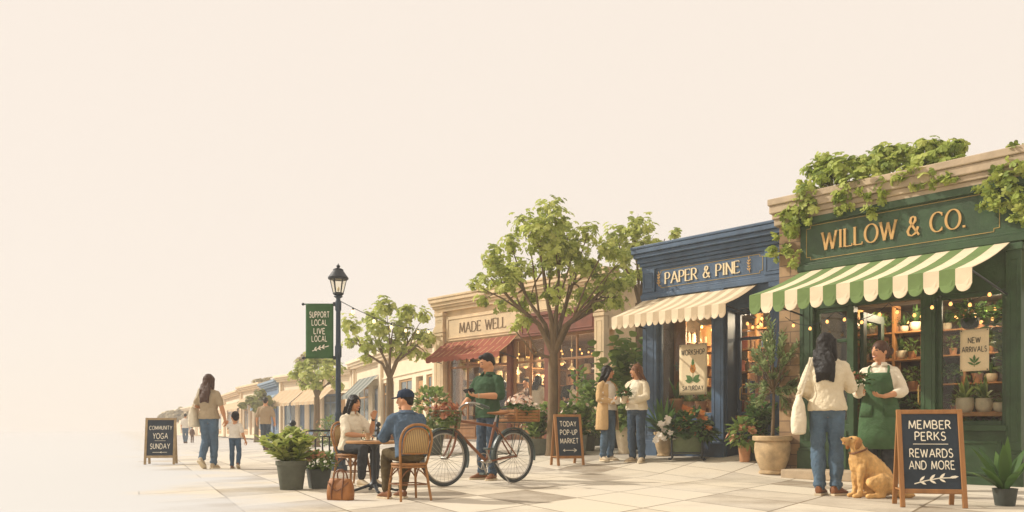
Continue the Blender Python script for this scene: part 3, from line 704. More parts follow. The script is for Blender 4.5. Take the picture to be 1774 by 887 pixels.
far_shop('faint_shop', 'faint hazy shop half hidden behind the mother', 340, 92, 387, 69.5, .1, 3.5, PALE, PALE, [('w', .1, .3, TN), ('d', .4, .48, TN), ('w', .6, .9, TN)], [(.05, .5, [C_TAN, C_SAND], 8, 1.6)])
far_shop('farthest_shop', 'faintest shop at the far end of the street', 282, 128, 338, 94, .0, 3.5, PALE, PALE, [('w', .1, .3, TN), ('d', .4, .46, TN), ('w', .6, .9, TN)])
# ------------------------------------------------------------------ trees
def rvec(k=1.): 
    while True:
        p = V((rnd.uniform(-1, 1), rnd.uniform(-1, 1), rnd.uniform(-1, 1)))
        if .05 < p.length < 1: return p * k
def crown_leaves(M, c, r, n, size, lobes=True, up=.55, flat=.8):
    """leaf sprays of one clump: lobed sprigs that stick out of an uneven shell"""
    c = V(c)
    for _ in range(n):
        d = rvec().normalized(); rr = r * (rnd.uniform(.15, 1.08) ** .55 if rnd.random() < .86 else rnd.uniform(1.05, 1.4))
        p = c + V((d.x * rr, d.y * rr, d.z * rr * flat))
        nr = (d * .7 + V((0, 0, up)) + rvec(.55)).normalized()
        s = size * rnd.uniform(.7, 1.25)
        if lobes:
            x, y = perp(nr); a = rnd.random() * 6.28; dr = x * math.cos(a) + y * math.sin(a); sd = nr.cross(dr)
            vs = []                                   # one sprig of five rounded lobes as a single outline
            for i in range(5):
                ang = R(-100 + 50 * i); ax = dr * math.cos(ang) + sd * math.sin(ang); bx = nr.cross(ax); L = s * (1.15 if i == 2 else 1 if i in (1, 3) else .8)
                for t, wd in ((.55, -.2), (.9, -.30), (1.15, -.12), (1.15, .12), (.9, .30), (.55, .2)):
                    vs.append(p + ax * L * t * .8 + bx * L * wd * .9 + nr * (-.22 * s * t * t))
            vs.append(p - dr * s * .12)
            m_ = len(vs); M.add(vs + [p + nr * .05 * s], [(m_, i, (i + 1) % m_) for i in range(m_)])
        else: M.disc_leaf(p, nr, s, 6)
def tree(name, label, base, trunk, limbs, clumps, leafm, dens, size, barkm=BARK, group=None, cat='tree', lobes=True):
    """trunk: [(x,y,z,r)...] local; limbs: lists of (x,y,z,r); clumps: (x,y,z,radius)"""
    o = thing(name, label, cat, base, 0, group)
    M = MB(); M.tube([t[:3] for t in trunk], [t[3] for t in trunk], 12)
    for lb in limbs: M.tube([t[:3] for t in lb], [t[3] for t in lb], 8)
    M.build('trunk', barkm, o, smooth=True)
    C_ = MB()
    for x, y, z, r in clumps: crown_leaves(C_, (x, y, z), r, int(dens * r * r), size * rnd.uniform(.9, 1.1), lobes)
    C_.build('crown', leafm, o, smooth=False)
    return o
def auto_limbs(fork, clumps, r0, droop=.15, twigs=2, nm=5):
    """a few main limbs leave the fork, secondary branches leave them at different heights and end in the clumps"""
    out = []; f = V(fork[:3]); cs = sorted(clumps, key=lambda c: c[0] + .15 * c[1]); k = max(1, math.ceil(len(cs) / nm))
    for g in range(0, len(cs), k):
        grp = cs[g:g + k]; mean = sum((V(c[:3]) for c in grp), V()) / len(grp); d = mean - f
        m1 = f + d * .3 + V((-d.x * .08, 0, abs(d.x) * .10)) + rvec(.03); m2 = f + d * .6 + V((0, 0, .06)) + rvec(.04); st = f - V((0, 0, rnd.uniform(.05, .3) * r0 * 6))
        path = [st, m1, m2, mean]
        out.append([(*st, r0 * 1.35), (*m1, r0), (*m2, r0 * .68), (*mean, r0 * .3)])
        for c in grp:
            e = V(c[:3]); t = rnd.uniform(.3, .8); s = m1.lerp(m2, t) if rnd.random() < .6 else m2.lerp(mean, t * .6); q = s.lerp(e, .5) + V((0, 0, .05)) + rvec(.05)
            out.append([(*s, r0 * .5), (*q, r0 * .34), (*e, r0 * .12)])
            for _ in range(twigs): w_ = e + rvec(c[3] * .95); a_ = q.lerp(e, rnd.uniform(.2, .8)); out.append([(*a_, r0 * .2), (*a_.lerp(w_, .5), r0 * .14), (*w_, r0 * .06)])
    return out
def px_clumps(D, x0, z0, pts, depth=.6):
    m = D / F; o = []
    for i, (px, py, r) in enumerate(pts):
        o.append(((px - CX) * m - x0, rnd.uniform(-depth, depth), CH - (py - HY) * m - z0, r * m))
    return o

# the tall street tree by the arrow board
Dt = 15.9; xt = xy(957, Dt); zt = ground_z(xt, Dt)
cl = px_clumps(Dt, xt, zt, [(950, 372, 26), (912, 392, 26), (985, 388, 27), (885, 418, 26), (932, 416, 30), (975, 424, 30), (1014, 414, 22), (858, 448, 24), (902, 458, 30), (950, 462, 26), (1000, 462, 30), (1040, 445, 24), (1068, 462, 26), (846, 484, 22), (882, 494, 26), (1010, 506, 26), (1052, 494, 28), (1082, 490, 20), (835, 508, 16), (1035, 528, 16), (1072, 520, 16), (920, 505, 18), (930, 436, 24), (966, 440, 24), (970, 490, 20), (880, 466, 24), (862, 470, 18), (992, 440, 22), (935, 392, 22), (905, 520, 20), (955, 515, 18), (985, 520, 18), (870, 520, 16), (820, 490, 14), (1030, 475, 22), (1055, 530, 16), (960, 400, 22), (1100, 470, 16)], .85)
low = px_clumps(Dt, xt, zt, [(905, 556, 17), (890, 568, 11)], .25)
fork = (.02, 0, zz(612, Dt) - zt)
tr = [(0, 0, -.05, .17), (0, 0, .08, .13), (.0, .0, .6, .105), (.015, 0, 1.2, .098), (.01, 0, fork[2] - .25, .096), (*fork, .08)]
lm = auto_limbs(fork, cl, .046, nm=7)
for c in low: lm.append([(.0, 0, fork[2] - .1, .03), (c[0] * .5, 0, fork[2] + .0, .02), (*c[:3], .008)])
tree('street_tree', 'tallest leafy tree with forked trunk behind the pop-up market arrow board', (xt, Dt, zt), tr, lm, cl + low, L_TREE, 690, .094, group='street trees')
# the tree in the gap beside the blue shop
Dn = 18.6; xn = xy(1108, Dn); zn = ground_z(xn, Dn)
cl = px_clumps(Dn, xn, zn, [(1096, 398, 26), (1066, 410, 24), (1124, 420, 22), (1092, 430, 26), (1060, 440, 20), (1088, 470, 22), (1112, 478, 18), (1140, 416, 14), (1165, 410, 12), (1125, 392, 14)], .5)
fk = (0, 0, zz(525, Dn) - zn)
tree('gap_tree', 'second tree leaning out behind the blue cornice of the stationery shop', (xn, Dn, zn), [(.05, 0, -.05, .16), (.04, 0, 1.2, .12), (*fk, .10)], auto_limbs(fk, cl, .032), cl, L_TREE, 650, .098, group='street trees')
# smaller street trees farther along
def street_tree(px, D, pyf, pts, label, leafm=L_TREE, dens=600, size=.12, dep=.7, r=.12, group='street trees', name='street_tree', z=None, tw=2):
    x = xy(px, D); z0 = ground_z(x, D) if z is None else z; c = px_clumps(D, x, z0, pts, dep); f = (0.02, 0, zz(pyf, D) - z0)
    return tree(name, label, (x, D, z0), [(0, 0, -.05, r * 1.5), (0, 0, .12, r * 1.1), (.02, 0, f[2] * .6, r * .9), (*f, r * .8)], auto_limbs(f, c, r * .30, twigs=tw), c, leafm, dens, size, group=group)
street_tree(674, 22, 655, [(672, 535, 20), (640, 548, 20), (705, 538, 22), (736, 550, 14), (615, 568, 20), (655, 570, 24), (692, 568, 24), (728, 578, 20), (606, 592, 14), (640, 600, 20), (680, 598, 24), (712, 606, 20), (742, 590, 14), (628, 618, 12), (735, 612, 10)], 'round-crowned street tree behind the string lights, right of the lamp post', size=.11)
street_tree(548, 32, 688, [(540, 622, 15), (520, 632, 14), (565, 628, 15), (508, 648, 12), (538, 648, 18), (572, 648, 16), (594, 640, 10), (518, 664, 12), (552, 664, 15), (582, 664, 11)], 'street tree with its crown right behind the lamp post banner', size=.13, r=.14)
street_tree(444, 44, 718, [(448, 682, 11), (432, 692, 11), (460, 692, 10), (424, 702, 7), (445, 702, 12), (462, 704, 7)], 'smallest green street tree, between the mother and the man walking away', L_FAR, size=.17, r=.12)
for px, D, pyf, pts, lab in ((454, 62, 690, [(446, 662, 9), (460, 660, 9), (454, 668, 10)], 'faint tree top rising behind the far blue shop'),
        (555, 50, 690, [(530, 615, 9), (545, 610, 10), (520, 625, 9), (555, 620, 10)], 'faded crown rising behind the tree near the banner'),
        (303, 105, 728, [(296, 717, 8), (310, 713, 9), (322, 722, 7), (303, 724, 9)], 'pale hazy tree beyond the community board'),
        (330, 100, 730, [(326, 716, 7), (337, 712, 8), (344, 722, 7)], 'pale hazy tree just left of the mother'),
        (288, 120, 732, [(284, 722, 6), (291, 718, 6), (280, 728, 5)], 'leftmost and faintest tree at the street end')):
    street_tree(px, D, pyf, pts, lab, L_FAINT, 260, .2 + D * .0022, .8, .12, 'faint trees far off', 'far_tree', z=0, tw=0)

# ------------------------------------------------------------------ potted plants
POTS = {
 'classic': [(.0, 0), (.62, 0), (.66, .04), (.64, .08), (.70, .2), (.86, .55), (.90, .74), (.92, .84), (1.0, .86), (1.0, 1.0), (.86, 1.0), (.84, .9), (0, .9)],
 'urn': [(0, 0), (.66, 0), (.70, .03), (.68, .08), (.60, .1), (.66, .16), (.84, .4), (.92, .62), (.90, .80), (.84, .86), (1.0, .88), (1.02, .97), (.98, 1.0), (.84, 1.0), (.82, .92), (0, .92)],
 'taper': [(0, 0), (.70, 0), (.72, .02), (.92, .82), (.93, .84), (1.0, .85), (1.0, 1.0), (.88, 1.0), (.86, .92), (0, .92)],
 'plain': [(0, 0), (.74, 0), (.77, .03), (.98, .97), (1.0, 1.0), (.90, 1.0), (.88, .92), (0, .92)],
 'round': [(0, 0), (.55, 0), (.70, .06), (.92, .3), (1.0, .6), (.96, .9), (.92, 1.0), (.84, 1.0), (.82, .9), (0, .9)],
}
def pot_mesh(kind, r, h, m, root, sq=None):
    P = [(a * r, b * h) for a, b in POTS[kind]]
    M = MB(); M.lathe(P, 4 if sq else 28, sq=sq); o = M.build('pot', m, root, smooth=not sq, angle=35, bevel=.006 if sq else 0)
    S_ = MB(); S_.lathe([(0, h * .9), (r * .83, h * .9 + .004), (r * .5, h * .93), (0, h * .94)], 18 if not sq else 4, sq=sq); S_.build('soil', SOIL, root, smooth=not sq)
    return o
def f_strap(h0, r, H, n, W=.05, bend=.9):
    M = MB()
    for i in range(n):
        a = rnd.random() * 6.28; k = rnd.uniform(.15, 1.); L = H * rnd.uniform(.7, 1.1)
        d = V((math.cos(a) * k * .75, math.sin(a) * k * .75, 1)).normalized()
        M.leaf((math.cos(a) * r * .25 * k, math.sin(a) * r * .25 * k, h0), d, (math.cos(a), math.sin(a), .2), L, W * rnd.uniform(.7, 1.2), bend * k, seg=4)
    return M
def f_bush(h0, rx, H, n, L=.07, W=.045, lift=.35, stems=None):
    M = MB()
    for i in range(n):
        d = rvec().normalized(); k = rnd.uniform(.35, 1.) ** .5
        p = V((d.x * rx * k, d.y * rx * k, h0 + H * .5 + d.z * H * .5 * k))
        if p.z < h0 - .03: p.z = h0 + rnd.uniform(0, .06)
        dd = (V((d.x, d.y, d.z * .6 + lift)) + rvec(.7)).normalized()
        M.leaf(p, dd, V((0, 0, 1)) + rvec(.4), L * rnd.uniform(.7, 1.3), W * rnd.uniform(.7, 1.2), .4, seg=3)
    return M
def stems_mesh(h0, rx, H, n, r=.006, root=None, m=None):
    M = MB()
    for i in range(n):
        a = rnd.random() * 6.28; k = rnd.uniform(.2, .85)
        e = V((math.cos(a) * rx * k, math.sin(a) * rx * k, h0 + H * rnd.uniform(.5, .9)))
        M.tube([(math.cos(a) * .02, math.sin(a) * .02, h0 - .02), (e.x * .45, e.y * .45, h0 + (e.z - h0) * .55), e], [r, r * .8, r * .4], 6)
    return M.build('stem', m or STEM, root, smooth=True)
def petals(M, c, s, n=6, nrm=V((0, 0, 1))):
    x, y = perp(nrm)
    for i in range(n):
        a = 6.28 * i / n; d = (x * math.cos(a) + y * math.sin(a) + nrm * .45).normalized()
        M.leaf(V(c), d, nrm, s, s * .75, .25, seg=2, blunt=True)
def f_bloom(h0, rx, H, n, s, zlo=.5):
    M = MB()
    for i in range(n):
        a = rnd.random() * 6.28; k = rnd.uniform(.2, 1.08); z = h0 + H * rnd.uniform(zlo, 1.08) * (1.1 - .35 * k)
        d = V((math.cos(a) * k, math.sin(a) * k, .6)).normalized()
        petals(M, (math.cos(a) * rx * k, math.sin(a) * rx * k, z), s * rnd.uniform(.7, 1.2), 6, d)
    return M
def potted(label, loc, pot, r, h, potm, plant, leafm, group=None, rz=0, bloom=None, name='potted_plant', cat='potted plant', sq=None, scale=1):
    o = thing(name, label, cat, loc, rz, group, scale)
    pot_mesh(pot, r, h, potm, o, sq)
    k = plant[0]; h0 = h * .9
    if k == 'strap': f_strap(h0, r, *plant[1:]).build('foliage', leafm, o, smooth=True)
    elif k == 'bush':
        rx, H, n, L, W = plant[1:6]; stems_mesh(h0, rx, H, 9, root=o); f_bush(h0, rx, H, n, L, W).build('foliage', leafm, o, smooth=True)
        if bloom:
            for bm, n_, s, zl in bloom: f_bloom(h0, rx, H, n_, s, zl).build('blooms', bm, o, smooth=True)
    elif k == 'sprays':                      # upright leafy shoots
        H, n, L, W = plant[1:5]; M = MB(); St = MB(); sp_ = plant[5] if len(plant) > 5 else .55
        for i in range(n):
            a = rnd.random() * 6.28; q = rnd.uniform(.1, sp_); tip = V((math.cos(a) * q * H * .8, math.sin(a) * q * H * .8, h0 + H * rnd.uniform(.6, 1) * (1 - .55 * max(0, q - .5))))
            b = V((math.cos(a) * r * .3, math.sin(a) * r * .3, h0 - .02)); mid = b.lerp(tip, .5) + V((0, 0, H * .08))
            St.tube([b, mid, tip], [.006, .005, .003], 5)
            for j in range(20):
                t = .12 + .88 * j / 19; p = b.lerp(mid, t * 2) if t < .5 else mid.lerp(tip, t * 2 - 1)
                aa = a + j * 2.4; M.leaf(p, V((math.cos(aa), math.sin(aa), rnd.uniform(.3, 1.3))), V((0, 0, 1)) + rvec(.6), L * rnd.uniform(.7, 1.2) * (1.1 - .4 * t), W, .22, seg=3)
        St.build('stem', STEM, o, smooth=True); M.build('foliage', leafm, o, smooth=True)
        if bloom:
            for bm, n_, s, zl in bloom: f_bloom(h0, H * .45, H, n_, s, zl).build('blooms', bm, o, smooth=True)
    return o
def pxs(px, py): p = at(px, py); return p, p.y / F
# olive in the big clay urn
p, m = pxs(1338, 821)
ol = thing('potted_olive_tree', 'olive tree in a big bulging clay urn between the blue and green shops', 'potted tree', p)
ph = 66 * m; pot_mesh('urn', 33 * m, ph, URN, ol)
hs = lambda py: (821 - py) * m * (1.08 if py < 700 else 1)
fk = V((.02, 0, hs(690))); T = MB()
T.tube([(0, 0, ph * .85), (.012, 0, hs(725)), fk], [.028, .022, .018], 9)
tips = [(1338, 580, 0), (1318, 600, -.1), (1362, 592, .12), (1306, 628, .08), (1372, 622, -.1), (1298, 655, -.12), (1380, 650, .1), (1325, 640, .18), (1352, 640, -.2), (1300, 680, .1), (1376, 680, -.06), (1340, 610, .2), (1330, 665, -.18), (1356, 668, .2), (1310, 700, 0), (1368, 702, .05), (1345, 690, -.15), (1320, 618, .15), (1350, 606, -.15), (1334, 595, .1), (1312, 645, -.2), (1366, 645, .15), (1346, 655, .1), (1330, 690, .2), (1318, 682, -.12), (1360, 690, -.1), (1328, 625, -.18)]
Lf = MB()
for (tx, ty, dy) in tips:
    e = V(((tx - 1338) * m, dy, hs(ty))); md = fk.lerp(e, .5) + V((0, 0, .05)); T.tube([fk, md, e], [.012, .008, .003], 6)
    for q in range(2):
        e2 = e + rvec(.13); T.tube([md, md.lerp(e2, .6), e2], [.005, .004, .002], 5)
        for j in range(26):
            t = .1 + .9 * j / 25; s0 = md.lerp(e2 if q else e, t); a = j * 2.4 + rnd.random()
            ax = (e - md).normalized(); x, y = perp(ax); d = (x * math.cos(a) + y * math.sin(a) + ax * .9 + V((0, 0, .5))).normalized()
            Lf.leaf(s0, d, V((0, 0, 1)) + rvec(.5), rnd.uniform(.065, .095), .026, .1, seg=3, blunt=True)
T.build('trunk', BARK, ol, smooth=True); Lf.build('crown', L_OLIVE, ol, smooth=True)

def P(px, py, wpx, hpx, *a, **k):
    """a pot whose rim spans wpx and whose body stands hpx high in the photograph"""
    q, m = pxs(px, py); kind, potm, plant, leafm, label = a
    pl = [plant[0]] + [x * m if isinstance(x, float) and x > 3 else x for x in plant[1:]]
    bl = k.pop('bloom', None); bl = [(b[0], b[1], b[2] * m, b[3]) for b in bl] if bl else None
    return potted(label, q, kind, wpx / 2 * m, hpx * m, potm, pl, leafm, bloom=bl, **k)
# by the cafe railing
P(505, 848, 54, 50, 'taper', GREYPOT, ('sprays', 62., 24, 26., 10., 1.15), L_YEL, 'large round grey pot of pale yellow-green foliage at the railing end', rz=.3, bloom=[(P_WHITE, 12, 5., .4)])
P(552, 846, 44, 34, 'plain', DARKPOT, ('bush', 28., 32., 260, 10., 7.), L_FRESH, 'square dark planter of orange flowers behind the tan handbag', sq=4, rz=.5, bloom=[(P_CORAL, 16, 8., .65)])
# between the two shops
P(1150, 790, 34, 42, 'urn', URN, ('strap', 62., 70, 9., .9), L_DEEP, 'clay urn of dark strap leaves beside the blue shop pilaster')
P(1290, 800, 22, 28, 'plain', TERRA, ('bush', 26., 46., 170, 15., 9.), L_FRESH, 'small clay pot of orange blooms on the blue shop step', bloom=[(P_CORAL, 16, 10., .1)])
P(1312, 798, 30, 22, 'plain', DARKPOT, ('sprays', 92., 13, 20., 9.), L_DEEP, 'dark leafy shoots standing behind the big clay urn')
P(1366, 806, 26, 16, 'plain', DARKPOT, ('sprays', 60., 7, 14., 4.), L_FRESH, 'thin blue-green shoots in a low pot against the stone pier')
# before the cream wall
P(1084, 786, 38, 46, 'classic', PALEPOT, ('bush', 26., 60., 240, 17., 8.), L_FRESH, 'cream glazed pot between the two chatting women')
P(1018, 781, 30, 26, 'plain', GREYPOT, ('bush', 26., 44., 260, 11., 7.), L_FRESH, 'grey pot of pale pink flowers just left of the chatting women', bloom=[(P_PINK, 18, 5., .5)])
P(1062, 776, 28, 24, 'plain', DARKPOT, ('sprays', 122., 20, 17., 12.), L_FRESH, 'tall pale green shrub in the gap between cafe and blue shop')
P(1103, 778, 30, 24, 'plain', DARKPOT, ('sprays', 180., 34, 22., 17.), L_FRESH, 'tallest shrub standing against the cream side wall of the cafe')
# at the cafe windows
P(748, 788, 44, 36, 'plain', DARKPOT, ('bush', 36., 84., 480, 11., 7.), L_FRESH, 'tall flowering shrub in a dark pot left of the cafe window', bloom=[(P_CORAL, 30, 5., .4)])
P(930, 788, 44, 28, 'plain', GREYPOT, ('sprays', 62., 18, 16., 8.), L_FRESH, 'grey planter of leafy shoots against the middle cafe window', sq=4, bloom=[(P_PINK, 14, 5., .5)])
P(1000, 788, 40, 34, 'plain', GREYPOT, ('sprays', 66., 18, 14., 8.), L_FRESH, 'leafy pink-flowered planter half hidden by the arrow board', sq=4, bloom=[(P_PINK, 14, 5., .5)])
P(975, 780, 28, 22, 'plain', GREYPOT, ('bush', 24., 40., 160, 11., 6.), L_FRESH, 'low planter right behind the top of the arrow board')
P(1030, 772, 26, 22, 'plain', GREYPOT, ('sprays', 112., 15, 15., 8.), L_FRESH, 'tall leafy shoots before the right end of the cafe', bloom=[(P_PINK, 12, 4., .4)])
# at the plant shop window
P(1741, 876, 40, 30, 'plain', DARKPOT, ('strap', 98., 20, 17., .6), L_DEEP, 'dark pot of broad upright leaves at the right edge by the perks board')

# flower trough on a wrought stand
p, m = pxs(1190, 798)
o = thing('flower_trough', 'green metal trough of white and orange flowers on curled legs', 'planter', p, R(-12))
M = MB(); r0 = []; tw, th = 46 * m, 38 * m
for z, k in ((12, .86), (16, .9), (38, 1.0), (40, 1.04), (42, 1.04), (42, .94), (36, .92)):
    r0.append([V((tw * .62 * k * math.copysign(abs(math.cos(a)) ** .6, math.cos(a)), tw * .36 * k * math.copysign(abs(math.sin(a)) ** .6, math.sin(a)), z * m)) for a in [2 * math.pi * q / 24 for q in range(24)]])
M.loft(r0); M.build('pot', GREENPOT, o, smooth=True)
for sx in (-1, 1):
    for sy in (-1, 1):
        x, y = sx * tw * .5, sy * tw * .3
        M = MB(); M.tube([(x * 1.1, y * 1.1, 42 * m), (x * 1.12, y * 1.12, 20 * m), (x * 1.08, y * 1.1, 6 * m), (x * 1.2, y * 1.25, 2.5 * m), (x * 1.32, y * 1.4, 3 * m)], 1.7 * m, 8, rounded=True); M.build('leg', IRON, o, smooth=True)
M = MB()
for z in (14, 40): M.tube([(sx * tw * .56, sy * tw * .34, z * m) for sx, sy in ((-1, -1), (1, -1), (1, 1), (-1, 1))], 1.2 * m, 6, close=True)
M.build('stand', IRON, o, smooth=True)
M = MB()
for (cx_, cz, rx, rz_, n) in ((-.25, 44, 26, 26, 200), (.15, 50, 30, 40, 300), (.55, 42, 26, 22, 160)):
    b = f_bush(0, rx * m, rz_ * m, n, 13 * m, 9 * m); M.add([(v[0] + cx_ * tw, v[1], v[2] + cz * m - .06) for v in b.v], b.f)
M.build('foliage', L_DEEP, o, smooth=True)
for bm, pts in ((P_WHITE, [(-40, 55), (-46, 44), (-34, 66), (-28, 48), (-52, 34), (-38, 38), (-24, 40), (-32, 74), (-44, 62)]), (P_ORANGE, [(-12, 52), (2, 58), (4, 86), (-4, 92), (10, 78), (22, 74), (26, 80), (32, 56), (38, 56), (12, 50), (-18, 60), (28, 70), (-2, 72)])):
    M = MB()
    for x, z in pts:
        for q in range(2): petals(M, ((x + rnd.uniform(-2, 2)) * m, rnd.uniform(-.2, .02), (z + rnd.uniform(-3, 3)) * m), 6 * m, 5, V((rnd.uniform(-.5, .5), -1, .6)).normalized())
    M.build('blooms', bm, o, smooth=True)

# hedge boxes beyond the railing
def hedge(px, py, wpx, hpx, label, leafm=L_FRESH, bl=None, L=.10):
    q, m = pxs(px, py); o = thing('hedge_bush', label, 'bush', q, 0, 'low bushes along the railing')
    W_, H_ = wpx / 2 * m, hpx * m; M = MB()
    for i in range(3): M.tube([(rnd.uniform(-.1, .1), 0, 0), (rnd.uniform(-.3, .3) * W_, 0, H_ * .5)], [.03, .012], 6)
    M.build('stem', BARK, o, smooth=True)
    f_bush(0, W_, H_, int(900 * W_ * H_ / L * .12) + 150, L, L * .6).build('foliage', leafm, o, smooth=True)
    if bl: f_bloom(0, W_, H_, bl[1], bl[2], .3).build('blooms', bl[0], o, smooth=True)
hedge(620, 772, 50, 46, 'low green bush behind the seated woman'); hedge(575, 776, 56, 56, 'pink-tinged bush behind the railing, left of the seated woman', L_FRESH, (P_CORAL, 24, .06)); hedge(655, 770, 44, 42, 'low bush at the foot of the round-crowned street tree'); hedge(700, 772, 44, 40, 'low bush behind the man in the cap'); hedge(735, 776, 40, 44, 'low bush behind the front bicycle basket')
for px, py, w_, h_, lab in ((540, 764, 18, 30, 'small round topiary by the blue far door'), (437, 752, 10, 18, 'little dark shrub at the foot of the smallest tree'), (481, 757, 14, 28, 'clipped shrub right of the man walking away')):
    hedge(px, py, w_, h_, lab, L_FAR, None, .12)

# vine over the plant shop roofline
vo = thing('climbing_vine', 'leafy vine spilling over the cornice of the green plant shop', 'vine', W.world(W.u(1500), .1, 4.0), W.rz)
V0 = W.u(1500)
Cl = MB(); St = MB()
def vp(px, py, out=-.1): return V((W.u(px) - V0, out, W.z(px, py) - 4.0))
vc = [(1402, 300, 16, .1), (1420, 285, 18, .15), (1440, 292, 20, .1), (1418, 310, 16, 0), (1465, 290, 22, .15), (1488, 300, 22, .05), (1460, 310, 20, -.1), (1500, 275, 18, .2), (1524, 268, 20, .2), (1520, 295, 22, .1), (1545, 290, 20, .1), (1500, 318, 20, -.2), (1535, 315, 16, -.15), (1478, 325, 16, -.2), (1570, 262, 18, .25), (1592, 258, 18, .2), (1582, 285, 20, .1), (1606, 280, 20, .1), (1628, 262, 18, .25), (1645, 252, 14, .25), (1660, 262, 12, .2), (1630, 285, 18, .05), (1650, 282, 14, .05), (1610, 305, 14, -.15), (1590, 312, 12, -.2), (1640, 308, 10, -.2), (1655, 312, 8, -.2),
      (1436, 322, 14, -.15), (1560, 312, 14, -.18), (1576, 300, 16, 0), (1620, 300, 14, -.1), (1668, 296, 12, -.1), (1482, 280, 16, .25), (1508, 262, 14, .3), (1540, 258, 14, .3), (1562, 250, 12, .3), (1640, 244, 10, .3), (1606, 252, 14, .3), (1392, 308, 12, .1), (1410, 276, 12, .2), (1448, 276, 12, .25), (1530, 255, 8, .3),
      (1405, 335, 14, -.2), (1382, 368, 16, -.2), (1395, 355, 14, -.2), (1412, 360, 14, -.2), (1365, 380, 14, -.18), (1358, 400, 12, -.16), (1376, 398, 14, -.2), (1390, 385, 12, -.2), (1352, 425, 10, -.12), (1368, 425, 12, -.16), (1345, 445, 8, -.1), (1382, 430, 10, -.18), (1410, 385, 9, -.2), (1422, 340, 10, -.2), (1450, 335, 12, -.2), (1470, 350, 10, -.2), (1462, 375, 7, -.2), (1505, 345, 9, -.2), (1512, 370, 6, -.2), (1535, 340, 7, -.2), (1385, 450, 8, -.16),
      (1718, 345, 10, -.2), (1708, 330, 9, -.2), (1735, 325, 12, -.2), (1752, 310, 14, -.2), (1765, 290, 14, -.2), (1758, 270, 13, -.1), (1770, 330, 12, -.22), (1745, 350, 10, -.2), (1765, 355, 10, -.22), (1770, 262, 12, 0), (1772, 385, 8, -.2), (1790, 300, 16, -.1), (1735, 300, 8, -.2), (1755, 375, 7, -.2)]
def vine_clump(M, c, rr, r):
    if r > 12: return crown_leaves(M, c + V((0, 0, .07 if c.z > .02 else 0)), rr * 1.2, int((8 + 1.15 * r) * (1 if c.z > 0 else .55)), .086, True, .4)
    for k in range(4):                       # small hanging runners: loose leaves strung along a drooping line
        q = c + V((rnd.uniform(-1.3, 1.3) * rr, rnd.uniform(-.03, .03), rnd.uniform(-1.5, 1.2) * rr)); crown_leaves(M, q, rr * .42, 2 + int(r * .2), rnd.uniform(.06, .085), True, .2)
for px, py, r, out_ in vc:
    c = vp(px, py, out_ - .05); mm = W.K / (px + 500); vine_clump(Cl, c, r * mm, r)
for a, b in ((0, 4), (4, 8), (8, 14), (14, 22), (3, 27), (27, 31), (31, 35), (35, 37), (13, 42), (42, 44), (22, 55), (22, 26)):
    A_, B_ = vp(*vc[a][:2], vc[a][3]), vp(*vc[b][:2], vc[b][3]); md = A_.lerp(B_, .5) + rvec(.08); St.tube([A_, md, B_], [.011, .009, .006], 6)
for px, py in ((1440, 345), (1545, 322), (1620, 305), (1385, 372)): St.tube([vp(px, py + 6, .25), vp(px, py - 12, .05), vp(px + 4, py - 40, 0)], [.014, .012, .006], 6)
St.build('stem', BARK, vo, smooth=True); Cl.build('foliage', L_VINE, vo)
# ------------------------------------------------------------------ lamp post, banner, string lights
D_L = 13.4; xl = xy(586, D_L); mL = D_L / F
lamp = thing('street_lamp', 'dark blue iron street lamp with a glass lantern and finial', 'street lamp', (xl, D_L, ground_z(xl, D_L)))
zl = lambda py: zz(py, D_L)
M = MB(); M.lathe([(0, 0), (.15, 0), (.15, .06), (.12, .1), (.12, .22), (.085, .28), (.075, .55), (.09, .58), (.06, .62), (.052, .9), (.06, .92), (.06, .95), (.048, .98), (.040, zl(620)), (.055, zl(618)), (.055, zl(600)), (.042, zl(598)), (.037, zl(540)), (.05, zl(537)), (.052, zl(524)), (.038, zl(520)), (.034, zl(517)), (.075, zl(514)), (.05, zl(510)), (0, zl(510))], 18)
M.build('pole', IRON_B, lamp, smooth=True, angle=45)
M = MB(); hx = lambda r, z: [V((r * math.cos(R(60 * i + 15)), r * math.sin(R(60 * i + 15)), z)) for i in range(6)]
M.lathe([(.0, zl(511)), (.075, zl(511)), (.09, zl(509)), (.075, zl(507)), (.0, zl(507))], 12)
bt, tp = hx(.082, zl(508)), hx(.135, zl(484))
for a, b in zip(bt, tp): M.bar(a, b, .012, .012)
for ring in (bt, tp):
    for i in range(6): M.bar(ring[i], ring[(i + 1) % 6], .014, .014)
M.lathe([(0, zl(484)), (.165, zl(484)), (.17, zl(481)), (.14, zl(477)), (.10, zl(471)), (.085, zl(469)), (.085, zl(467)), (.05, zl(465)), (.02, zl(464)), (.03, zl(462)), (.036, zl(461)), (.02, zl(459.5)), (.008, zl(458)), (.005, zl(456.5)), (0, zl(456))], 12)
M.build('lantern_frame', IRON, lamp, smooth=True, angle=30)
M = MB(); M.loft([hx(.078, zl(507.5)), hx(.130, zl(484.5))]); M.build('lantern_glass', glass_mat('lantern_glass', (.98, .95, .86), .25), lamp)
MB().ell((0, 0, zl(501)), (.022, .022, .04)).build('lamp_bulb', mat('frosted_bulb', '#e9dfc4', .3, .05), lamp, smooth=True)
M = MB()
for py, x0 in ((527, 525), (620, 525)):
    z = zl(py); M.tube([(0, 0, z), ((x0 - 586) * mL, .0, z)], .011, 8); M.ell(((x0 - 586) * mL, 0, z), (.024, .024, .024)); M.tube([(-.06, 0, z - .03), (-.06, 0, z + .03)], .03, 10)
M.build('banner_arm', IRON, lamp, smooth=True)
ban = thing('street_banner', 'green street banner hanging from the lamp post reading support local live local', 'banner', (xl, D_L, 0))
b0, b1, z0, z1 = (530 - 586) * mL, (578 - 586) * mL, zl(621), zl(526); M = MB(); nx_, nz_ = 10, 16
